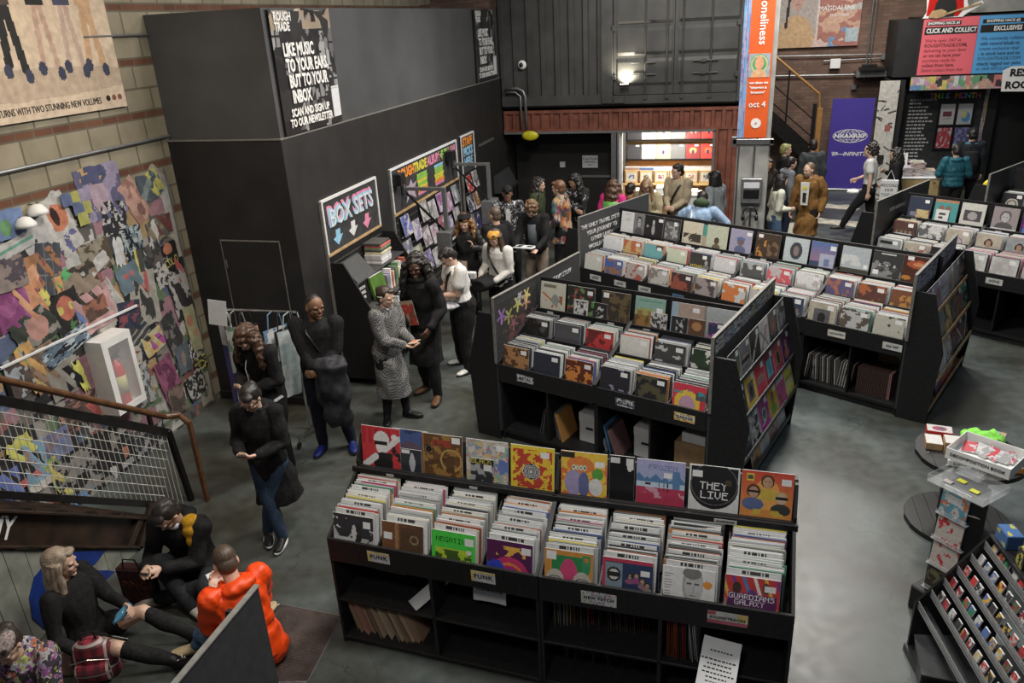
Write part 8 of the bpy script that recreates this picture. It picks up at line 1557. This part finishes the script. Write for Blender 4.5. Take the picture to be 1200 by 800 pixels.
b = MB(); rings(b, [((0, 0, 0), (.13, 0, 0), (0, .06, 0)), ((0, 0, .1), (.15, 0, 0), (0, .08, 0)), ((0, 0, .2), (.12, 0, 0), (0, .06, 0)), ((0, 0, .25), (.05, 0, 0), (0, .03, 0))], 18); o = link('handbag', remesh(b, 'handbag', .008, [cloth((.45, .28, .22), (.55, .38, .3), 14, .4)], 3, .008, 12), None, (-4.48, 3.26, 0), R(10), **tags('soft blush pink handbag on the floor behind the plaid backpack', 'handbag'))
# --- the queue along the black room
p = person('woman in glasses, long black padded coat and jeans, standing with her phone', -3.72, 5.02, -84, 1.62, 'fair', ('bun', (.015, .012, .011)), ('coat', BKm, .24, 1.3), ('jeans', cloth((.02, .04, .075), (.04, .065, .11), 60)), BK, dict(PHD, lean=3, nod=36, glasses=1, open=1, footL=(.02, -.075, .04), footR=(.05, .03, .04), pelvis=(0, 0, .52), toeL=(1, .5, 0), toeR=(1, .1, 0), whitesole=1))
phone(p, mid(p)+V((.06, 0, .02)), 'dark phone in the hands of the woman in the long padded coat'); b = MB(); b.sm = True; b.tube([(.035*math.cos(R(a)), .035*math.sin(R(a)), 0) for a in range(0, 361, 30)], .005, 6, cap=False)
hb_ = b.mesh('cuff'); hb_.materials.append(M['paper'])
for s in (1, -1): o = link('cuff', hb_, p['o']); o.matrix_basis = frame(p['ha'][s]*.85+p['el'][s]*.15, (p['ha'][s]-p['el'][s]).orthogonal(), (p['ha'][s]-p['el'][s]).cross((p['ha'][s]-p['el'][s]).orthogonal()))
b = MB(); b.lathe([(.032, 0), (.032, .004)], 18); o = b.build('round_patch', mat('red_white_patch', (.5, .05, .07), .6, c2=(.6, .5, .5), scale=60), p['o']); o.matrix_basis = frame(p['sh'][1]*.6+p['el'][1]*.4+V((.03, .045, 0)), (1, 0, 0), (0, -.2, 1)); o.matrix_basis = o.matrix_basis @ Matrix.Identity(4)
p = person('woman with long wavy brown hair in black before the garment rail', -4.36, 6.12, -100, 1.72, 'fair', ('wavy', (.06, .028, .014)), ('jacket', BKm), TRB, BK, dict(PHD, nod=46, hunch=.06, handL=(.16, .03, .60), handR=(.16, -.06, .61)))
phone(p, mid(p)+V((.07, 0, .02)), 'phone in the hands of the wavy haired woman'); strap(p, [p['sp'](.29, .03, -.03), p['sp'](.2, .1, -.02), p['sp'](.12, .12, -.01), p['sp'](.06, .1, -.0)], 'earphone_cord', 'white', .003)
b = MB(); b.bev(-.11, -.04, -.08, .11, .04, .08, .02); hold(p, p['sp'](.0, .07, .09)+V((.03, 0, 0)), b, 'shoulder_bag', 'small black shoulder bag worn by the wavy haired woman', 'bag', (0, -1, 0), (0, 0, 1), ['plastic_black'])
p = person('heavy set man in black with blue shoes, holding a coat over his arm', -4.02, 6.62, -72, 1.82, 'brown', ('buzz', (.012, .01, .009)), ('sweater', BKm), ('jeans', cloth((.008, .010, .02), (.014, .016, .03))), (.006, .012, .10), dict(nod=8, turn=42, lean=2, handL=(.16, .02, .56), handR=(.17, .0, .52), elbowL=(-.4, .35, -.9), elbowR=(-.4, -.35, -.9), pointL=(.4, -.9, 0), pointR=(.4, .9, .1), palmR=(-1, 0, .2), palmL=(-1, 0, 0), footL=(.02, .11, .04), footR=(.03, -.06, .04)), fat=1.22)
b = MB(); c = p['el'][1]*.5+p['ha'][1]*.5+V((.03, .03, 0)); rings(b, [(c+V((.02, -.02, .07)), (.05, 0, 0), (0, .16, 0)), (c+V((.05, -.0, 0)), (.10, 0, 0), (0, .19, 0)), (c+V((.06, .0, -.25)), (.09, 0, 0), (0, .17, 0)), (c+V((.06, .02, -.55)), (.06, 0, 0), (0, .15, 0)), (c+V((.05, .04, -.72)), (.03, 0, 0), (0, .12, 0))], 16)
m_ = remesh(b, 'carried_coat', .01, [cloth((.013, .014, .018), (.035, .037, .045), 12, .6)], 3, .03, 9); o = link('carried_coat', m_, None, **tags('folded black coat carried over the arm of the heavy set man', 'coat')); o.matrix_world = p['M']
band(p, 'plastic_black', .016, -1, .06)
p = person('smiling woman in a long grey check coat with a hair clip, holding a small card', -3.62, 7.36, -14, 1.66, 'fair', ('bun', (.03, .018, .012)), ('coat', checks('houndstooth', (.025, .025, .027), (.23, .23, .23), 62), .20, 1.15), ('tights', BKm), BK, dict(nod=10, turn=-4, handL=(.20, .03, .60), handR=(.20, -.05, .60), elbowL=(-.6, .3, -.9), elbowR=(-.6, -.3, -.9), footL=(.07, .05, .04), footR=(-.02, -.06, .04), palmL=(0, -.3, .9), palmR=(0, .3, .9), toeR=(.5, -.7, 0)), smile=True, fat=1.06)
b = MB(); b.col = (.6, .55, .45); b.bev(-.06, -.05, 0, .06, .05, .004, .001); b.box(-.045, -.035, .004, .03, .03, .005, col=(.7, .15, .03)); hold(p, mid(p)+V((.075, 0, .03)), b, 'printed_card', 'small cream card with an orange print held by the woman in the check coat', 'card', (0, -1, 0), (1, 0, .25), ['print']); b = MB(); b.tube([p['hc']+p['MH'] @ V((.01, -.085, .03)), p['hc']+p['MH'] @ V((-.06, -.075, .01))], .007, 6); b.build('hair_clip', 'white', p['o']); b = MB(); b.sm = True; b.ball(p['neck']+V((.05, 0, -.01)), (.035, .05, .025)); b.build('white_collar', 'white', p['o'])
p = person('tall smiling man with black dreadlocks in a dark coat, holding a red record', -3.40, 8.0, -106, 1.84, 'dark', ('dreads', (.012, .010, .009)), ('coat', BKm, .26, 1.15), TRB, (.10, .05, .025), dict(nod=8, turn=22, tilt=4, handR=(.14, -.05, .55), handL=(.13, .14, .55), elbowL=(-.5, .35, -.9), elbowR=(-.5, -.35, -.9), footL=(.05, .09, .04), footR=(-.05, -.07, .04), toeL=(1, .4, 0)), smile=True)
A = pic((.25, .08, .05), ('blot', (.5, .04, .03), 5, .5), ('blot', (.45, .32, .2), 7, .6), ('rect', 0, 0, 1, .12, (.42, .3, .2)), n=30);
def heldrec(p, at, A, lab, s=.3, tilt=10, yaw=0):
    o = bpy.data.objects.new('held_record', sleeve_mesh('held_record', A, s, s)); COL.objects.link(o); o.matrix_world = p['M'] @ Matrix.Translation(at) @ Matrix.Rotation(R(90+yaw), 4, 'Z') @ Matrix.Rotation(R(tilt), 4, 'Y') @ Matrix.Translation((0, 0, 0)); o.color = (.5, .5, .48, 1); o['label'] = lab; o['category'] = 'record in hand'; return o
heldrec(p, p['sp'](.02, .115, -.035), A, 'red and tan record held by the smiling man with dreadlocks', .3, -14); b = MB(); b.sm = True; b.ball(p['neck']+V((.015, 0, -.0)), (.11, .12, .055)); b.build('scarf', BKm, p['o'])
p = person('man in a white T-shirt with a cross-body strap looking down at his phone', -3.22, 8.86, -140, 1.74, 'fair', ('short', (.014, .011, .010)), ('tee', cloth((.72, .71, .68), (.8, .8, .78))), ('wide', BKm), (.6, .6, .58), dict(PHD, nod=44, lean=8, handL=(.2, .03, .62), handR=(.2, -.03, .62), footL=(.02, .1, .04), footR=(-.0, -.09, .04)), fat=1.18)
phone(p, mid(p)+V((.06, 0, .02)), 'phone in the hands of the man in the white T-shirt'); band(p, 'plastic_black', .02, 1, .05)
b = MB(); b.sm = True; rings(b, [((0, 0, -.15), (.17, 0, 0), (0, .05, 0)), ((0, 0, 0), (.2, 0, 0), (0, .07, 0)), ((0, 0, .12), (.15, 0, 0), (0, .04, 0))], 18); hold(p, p['sp'](.04, .12, .02), remesh(b, 'tote_bag', .01, [patchwork('tote_print', [(.45, .46, .5), (.5, .5, .52), (.4, .4, .45), (.1, .05, .2), (.45, .45, .5), (.3, .05, .12)], 6)], 3, .006, 9), 'tote_bag', 'pale printed tote bag hanging before the man in the white T-shirt', 'bag', (0, -1, 0), (0, 0, 1))
p = person('woman in a black beret raising a phone and carrying an orange record', -3.72, 10.65, -86, 1.68, 'fair', ('wavy', (.20, .09, .03)), ('jacket', cloth((.014, .014, .015), (.03, .03, .03), 30, .35)), TRB, BK, dict(nod=14, handL=(.19, .08, .72), handR=(.14, -.10, .56), elbowL=(-.2, .9, -.7), pointL=(.2, 0, 1), palmL=(.8, -.3, 0)), hat=('beret', BKm), near=False)
phone(p, p['ha'][1]+V((.03, -.02, .06)), 'black phone held up by the woman in the beret', (0, -1, 0), (.3, 0, 1)); A = pic((.5, .27, .1), ('grad', (.45, .36, .28), (.6, .2, .03)), ('ell', .4, .45, .3, .2, (.5, .08, .01)), n=30); heldrec(p, p['ha'][-1]+V((.07, .05, -.24)), A, 'orange record sleeve carried by the woman in the beret', .315, 3)
t = thing('carrier_bag', 'black carrier bag with white lettering under the orange record', 'bag', (-3.62, 10.15, .45), R(-5)); b = MB(); b.tube([(-.09, 0, .36), (-.05, .0, .62), (.05, .0, .62), (.09, 0, .36)], .006, 6); b.build('handles', 'plastic_black', t); b = MB(); b.bev(-.19, -.05, 0, .19, .05, .36, .015); b.build('bag_body', 'plastic_black', t); b = MB(); b.bev(-.17, -.045, .36, .17, .045, .46, .01); b.build('contents', 'paper', t); text('VINYL STORE', .05, t, FY(0, .28, -.052), 'white')
p = person('woman with an orange headband in a white sweatshirt holding a black backpack', -3.02, 9.95, -112, 1.66, 'fair', ('long', (.05, .028, .018)), ('sweater', WTM), TRB, BK, dict(nod=26, turn=8, handL=(.14, .05, .56), handR=(.12, -.12, .58), elbowL=(-.4, .42, -.9), elbowR=(-.4, -.42, -.9)), hat=('headband', cloth((.62, .25, .02), (.7, .4, .1))), fat=1.05)
b = MB(); rings(b, [((0, 0, -.18), (.12, 0, 0), (0, .08, 0)), ((0, 0, -.05), (.15, 0, 0), (0, .1, 0)), ((0, 0, .1), (.13, 0, 0), (0, .08, 0)), ((0, 0, .17), (.07, 0, 0), (0, .04, 0))], 16); hold(p, p['sp'](.04, .17, -.02), remesh(b, 'backpack', .01, [BKm], 3, .01, 10), 'backpack', 'black backpack worn in front by the woman with the orange headband', 'backpack', (0, -1, 0), (0, 0, 1)); band(p, 'plastic_black', .014, -1, .05)
p = person('bald man in dark clothes seen from behind, between the beret and headband women', -3.26, 10.75, 140, 1.76, 'fair', ('buzz', (.10, .07, .05)), ('sweater', BKm), TRB, BK, dict(nod=5, turn=10), near=False)
p = person('smiling man in a black cap, white shirt and black patterned jacket by the listening post', -3.52, 12.25, -76, 1.78, 'brown', ('short', (.01, .01, .01)), ('jacket', patchwork('flecked_jacket', [BK, BK, (.02, .02, .03), (.3, .3, .32), BK, BK, (.5, .5, .5), BK], 22)), TRB, BK, dict(nod=0), near=False, hat=('cap', BKm), smile=True)
b = MB(); b.sm = False; b.prism([(-.05, 0), (.05, 0), (.03, .42), (-.03, .42)], 'y', -.01, .01); o = b.build('shirt_front', WTM, p['o']); o.matrix_basis = frame(p['sp'](.03, .10, .0)+V((.05, 0, 0)), (0, 1, 0), p['up']) @ Matrix.Rotation(R(-90), 4, 'X')
p = person('man with curly brown hair in a black jacket reading an open book', -2.86, 11.45, -98, 1.76, 'fair', ('curly', (.12, .065, .03)), ('jacket', BKm), ('trousers', cloth((.20, .16, .12), (.25, .2, .16))), BK, dict(nod=52, lean=8, handL=(.24, .10, .58), handR=(.24, -.10, .58), elbowL=(-.3, .42, -.9), elbowR=(-.3, -.42, -.9), palmL=(0, 0, 1), palmR=(0, 0, 1)), near=False)
b = MB(); b.sm = True; rings(b, [(p['sp'](.02, .085), p['lf']*.075, p['fw']*.045), (p['sp'](.25, .06), p['lf']*.07, p['fw']*.05)], 12); b.build('sweater_front', cloth((.09, .1, .11)), p['o'])
b = MB(); b.bev(-.16, -.11, 0, 0, .11, .02, .003); b.bev(0.002, -.11, 0, .16, .11, .02, .003); b.box(-.13, -.06, .02, -.04, .05, .021, m=1); b.box(.04, -.08, .02, .12, .08, .021, m=1); hold(p, mid(p)+V((.06, 0, .03)), b, 'open_book', 'open book held by the curly haired man', 'book', (0, -1, 0), (1, 0, .1), ['paper', 'ink'])
person('person with long dark hair in an olive green jacket facing right, by the dark corner', -3.28, 13.2, -8, 1.72, 'fair', ('wavy', (.02, .015, .013)), ('jacket', cloth((.035, .045, .022), (.05, .065, .03))), TRB, BK, dict(nod=8), near=False)
p = person('brown haired man in a patchwork patterned jacket facing left', -2.66, 12.55, 172, 1.80, 'fair', ('short', (.13, .06, .03)), ('jacket', patchwork('quilt_jacket', [(.35, .1, .03), (.04, .12, .13), (.3, .2, .12), (.16, .03, .05), (.33, .18, .06), (.08, .1, .05), (.32, .26, .2), (.06, .03, .05)], 13), .40, 1.2), TRB, BK, dict(nod=6, handL=(.12, .16, .55)), near=False)
b = MB(); b.sm = True; b.ball(p['neck']+V((0, 0, -.02)), (.075, .09, .05)); b.build('pale_blue_hood', cloth((.4, .5, .65)), p['o'])
p = person('woman with long curly black hair in a black hoodie with white print, arms folded', -2.62, 13.6, -105, 1.72, 'tan', ('wavy', (.010, .009, .009)), ('hoodie', patchwork('print_hoodie', [BK, BK, BK, BK, BK, BK, (.3, .3, .3), BK], 16)), TRB, BK, dict(nod=20, turn=-18, handL=(.15, -.02, .66), handR=(.13, .05, .62), elbowL=(-.2, .9, -.8), elbowR=(-.2, -.9, -.8)), near=False)
person('woman with curly brown hair in a green vest with pink sleeves, seen from behind', -1.93, 13.15, 70, 1.68, 'fair', ('wavy', (.07, .03, .015)), ('sweater', cloth((.62, .04, .22))), TRB, BK, dict(nod=10), near=False, top2=None)
VG = [o for o in COL.objects if o.get('label', '').startswith('woman with curly brown hair in a green vest')][0]; hh_ = 1.68
b = MB(); b.T = Matrix.Identity(4); rings(b, [((0, 0, .53*hh_), (0, .19, 0), (.145, 0, 0)), ((.01, 0, .66*hh_), (0, .18, 0), (.14, 0, 0)), ((.02, 0, .76*hh_), (0, .175, 0), (.135, 0, 0)), ((.02, 0, .80*hh_), (0, .10, 0), (.09, 0, 0))], 18); link('vest', remesh(b, 'vest', .012, [cloth((.16, .48, .10), (.22, .58, .15))], 3, .006, 9), VG)
person('dark haired person in a rust brown jacket beside the woman in the green vest', -1.66, 13.3, 60, 1.60, 'tan', ('short', (.014, .011, .01)), ('jacket', cloth((.17, .06, .025), (.22, .09, .04))), TRB, BK, dict(nod=10), near=False)
p = person('woman with light brown hair in a beige jacket looking down beside the white counter', -1.33, 13.35, -104, 1.70, 'fair', ('long', (.20, .12, .06)), ('jacket', cloth((.33, .28, .17), (.42, .36, .24))), TRB, BK, dict(PHD, nod=42), near=False); phone(p, mid(p)+V((.05, 0, .02)), 'phone in the hands of the woman in the beige jacket')
p = person('man with short black hair in a beige field jacket, hands clasped, in the container shop', -.86, 14.0, -112, 1.82, 'fair', ('short', (.012, .010, .010)), ('jacket', BEI), TRB, BK, dict(nod=4, turn=-28, handL=(.17, .02, .58), handR=(.17, -.03, .58), elbowL=(-.3, .35, -.9), elbowR=(-.3, -.35, -.9), pointL=(.5, -.8, 0), pointR=(.5, .8, 0)), near=False); band(p, 'plastic_black', .018, 1, .06)
p = person('person in a light blue jacket with a green hood, back turned, behind the far rack', -.42, 12.15, 82, 1.70, 'tan', ('short', (.014, .011, .01)), ('jacket', cloth((.25, .36, .52), (.33, .45, .62))), TRB, BK, dict(nod=30, lean=12, handL=(.2, .16, .6), handR=(.2, -.16, .6), elbowL=(-.2, 1, -.4), elbowR=(-.2, -1, -.4)), hat=('hood', cloth((.05, .075, .04))), fat=1.1)
strap(p, [p['sp'](.28, .04, .07), p['sp'](.29, -.02, .075), p['sp'](.2, -.1, .07), p['sp'](.08, -.1, .08)], 'white_strap', 'paper', .014)
person('woman with long black hair in a pale grey jacket beside the rust side panel', -.2, 13.75, 150, 1.72, 'brown', ('long', (.010, .009, .009)), ('jacket', cloth((.28, .32, .34), (.36, .4, .42))), ('trousers', cloth((.15, .15, .16))), BK, dict(nod=8), near=False)
person('woman with long black hair in a cream sweater and jeans, right of the concrete column', .78, 13.9, 12, 1.64, 'fair', ('long', (.010, .009, .010)), ('sweater', cloth((.55, .56, .45), (.62, .63, .53))), ('jeans', JN), (.3, .3, .3), dict(nod=12, handL=(.12, .08, .60), handR=(.14, -.05, .62), elbowL=(-.7, .3, -.8), elbowR=(-.7, -.3, -.8)), near=False)
person('person with olive blonde hair in black, behind the column, facing right', .98, 16.6, 5, 1.74, 'fair', ('short', (.22, .22, .08)), ('jacket', BKm), TRB, BK, dict(nod=4), near=False)
p = person('person in a grey hooded top behind the cream sweater, facing right', 1.02, 15.5, 15, 1.66, 'fair', ('short', (.012, .01, .01)), ('hoodie', cloth((.14, .15, .17), (.2, .21, .24))), ('jeans', DJN), BK, dict(nod=14, handL=(.18, .06, .6)), near=False)
person('dark clothed person with a backpack far behind, left of the stair post', 1.62, 17.2, 100, 1.72, 'tan', ('short', (.012, .01, .01)), ('jacket', cloth((.05, .055, .06))), TRB, BK, dict(nod=10), near=False)
person('dark haired person half hidden behind the concrete column', .62, 15.3, -60, 1.70, 'tan', ('long', (.03, .02, .012)), ('jacket', cloth((.03, .025, .02))), TRB, BK, dict(nod=10), near=False)
p = person('bearded man with a shaved head in a long tan brown coat', 1.36, 14.45, -112, 1.76, 'fair', ('buzz', (.12, .08, .05)), ('coat', cloth((.15, .075, .018), (.21, .11, .035), 30), .26, 1.15), TRB, BK, dict(nod=10, turn=-32, handL=(.06, .14, .50), handR=(.03, -.16, .47)), near=False)
b = MB(); b.prism([(-.06, 0), (.06, 0), (.075, .40), (-.075, .40)], 'y', -.01, .01); o = b.build('shirt_front', WTM, p['o']); o.matrix_basis = frame(p['sp'](.06, .10, .0)+V((.06, 0, 0)), (0, 1, 0), p['up']) @ Matrix.Rotation(R(-90), 4, 'X'); b = MB(); b.box(-.04, -.016, .28, .04, -.012, .33); b.build('shirt_print', YEL, o); b = MB(); b.box(-.03, -.016, .05, .03, -.012, .22); b.build('shirt_picture', 'ink', o); b = MB(); b.sm = True; b.ball(p['hc']+p['MH'] @ V((.055, 0, -.105)), (.038, .05, .04)); b.build('beard', cloth((.09, .045, .02), None, 60, .8), p['o'])
p = person('man in a white T-shirt and black trousers walking left with a white bag', 2.60, 16.15, 168, 1.80, 'fair', ('curly', (.02, .014, .012)), ('tee', cloth((.6, .6, .6), (.68, .68, .67))), TRB, (.05, .05, .05), dict(nod=4, lean=4, footL=(.26, .05, .04), footR=(-.10, -.06, .05), handR=(.14, -.13, .58), handL=(.0, .15, .44), elbowR=(-.7, -.4, -.7), kneeL=(1, 0, .2)), near=False)
b = MB(); b.sm = True; rings(b, [((0, 0, 0), (.10, 0, 0), (0, .03, 0)), ((0, 0, .15), (.12, 0, 0), (0, .045, 0)), ((0, 0, .30), (.03, 0, 0), (0, .02, 0))], 12); hold(p, p['ha'][-1]+V((.06, -.03, -.28)), b, 'plastic_bag', 'white plastic bag held by the walking man', 'bag', (1, 0, 0), (0, 0, 1), ['white'])
A = Art(14, (.6, .6, .6)); A.rect(.2, .1, .8, .4, (.65, .2, .05)); A.rect(.3, .4, .9, .7, (.15, .35, .6)); A.rect(.2, .7, .7, .95, (.6, .08, .05)); b = MB(); b.grid(A.a, (-.09, 0, .16), (.18, 0, 0), (0, 0, -.3)); o = b.build('back_print', 'matte', p['o']); o.matrix_basis = frame(p['sp'](.18, -.09, .0)-p['fw']*.012, (0, -1, 0), (0, 0, 1)) @ Matrix.Rotation(R(-90), 4, 'X')
p = person('woman with dark hair in a black top and grey skirt holding a white lettered tote', 3.08, 16.35, 172, 1.68, 'fair', ('wavy', (.014, .011, .010)), ('sweater', BKm), ('skirt', cloth((.18, .2, .21)), .18), BK, dict(nod=8, handR=(.12, -.04, .70), handL=(.13, .1, .58)), near=False)
t = thing('tote_bag', 'white lettered tote bag carried by the dark haired woman', 'bag', (2.92, 16.02, .72), R(-10)); b = MB(); b.bev(-.15, -.03, 0, .15, .03, .38, .01); b.build('bag_body', 'paper', t); b = MB(); b.tube([(-.08, 0, .38), (0, 0, .56), (.08, 0, .38)], .008, 6); b.build('handles', 'paper', t)
for i, l in enumerate(('RECORD', 'FAIR', 'TODAY')): text(l, .075, t, FY(0, .28-.09*i, -.032), 'ink')
person('person in a teal puffer jacket with their back turned at the plywood table', 4.22, 16.95, 92, 1.62, 'fair', ('short', (.015, .012, .01)), ('puffer', cloth((.012, .08, .11), (.025, .13, .17), 20, .5)), TRB, BK, dict(nod=25, handL=(.15, .12, .6), handR=(.15, -.12, .6)), near=False, fat=1.1)
p = person('tall person in black cap and coat with a backpack, back turned, under framed posters', 4.70, 17.95, 84, 1.80, 'fair', ('short', (.012, .01, .01)), ('jacket', cloth((.012, .014, .018)), .42), TRB, (.3, .3, .3), dict(nod=12), near=False, hat=('beanie', BKm), fat=1.08)
b = MB(); b.sm = True; b.ball(p['neck']+V((-.05, 0, -.02)), (.07, .13, .045)); b.build('blue_hood', cloth((.05, .14, .2)), p['o']); b = MB(); rings(b, [((-.17, 0, .52*1.8), (0, .13, 0), (.05, 0, 0)), ((-.20, 0, .6*1.8), (0, .15, 0), (.08, 0, 0)), ((-.18, 0, .74*1.8), (0, .13, 0), (.06, 0, 0))], 14); link('backpack_body', remesh(b, 'backpack_body', .012, [DKM], 3), p['o'])
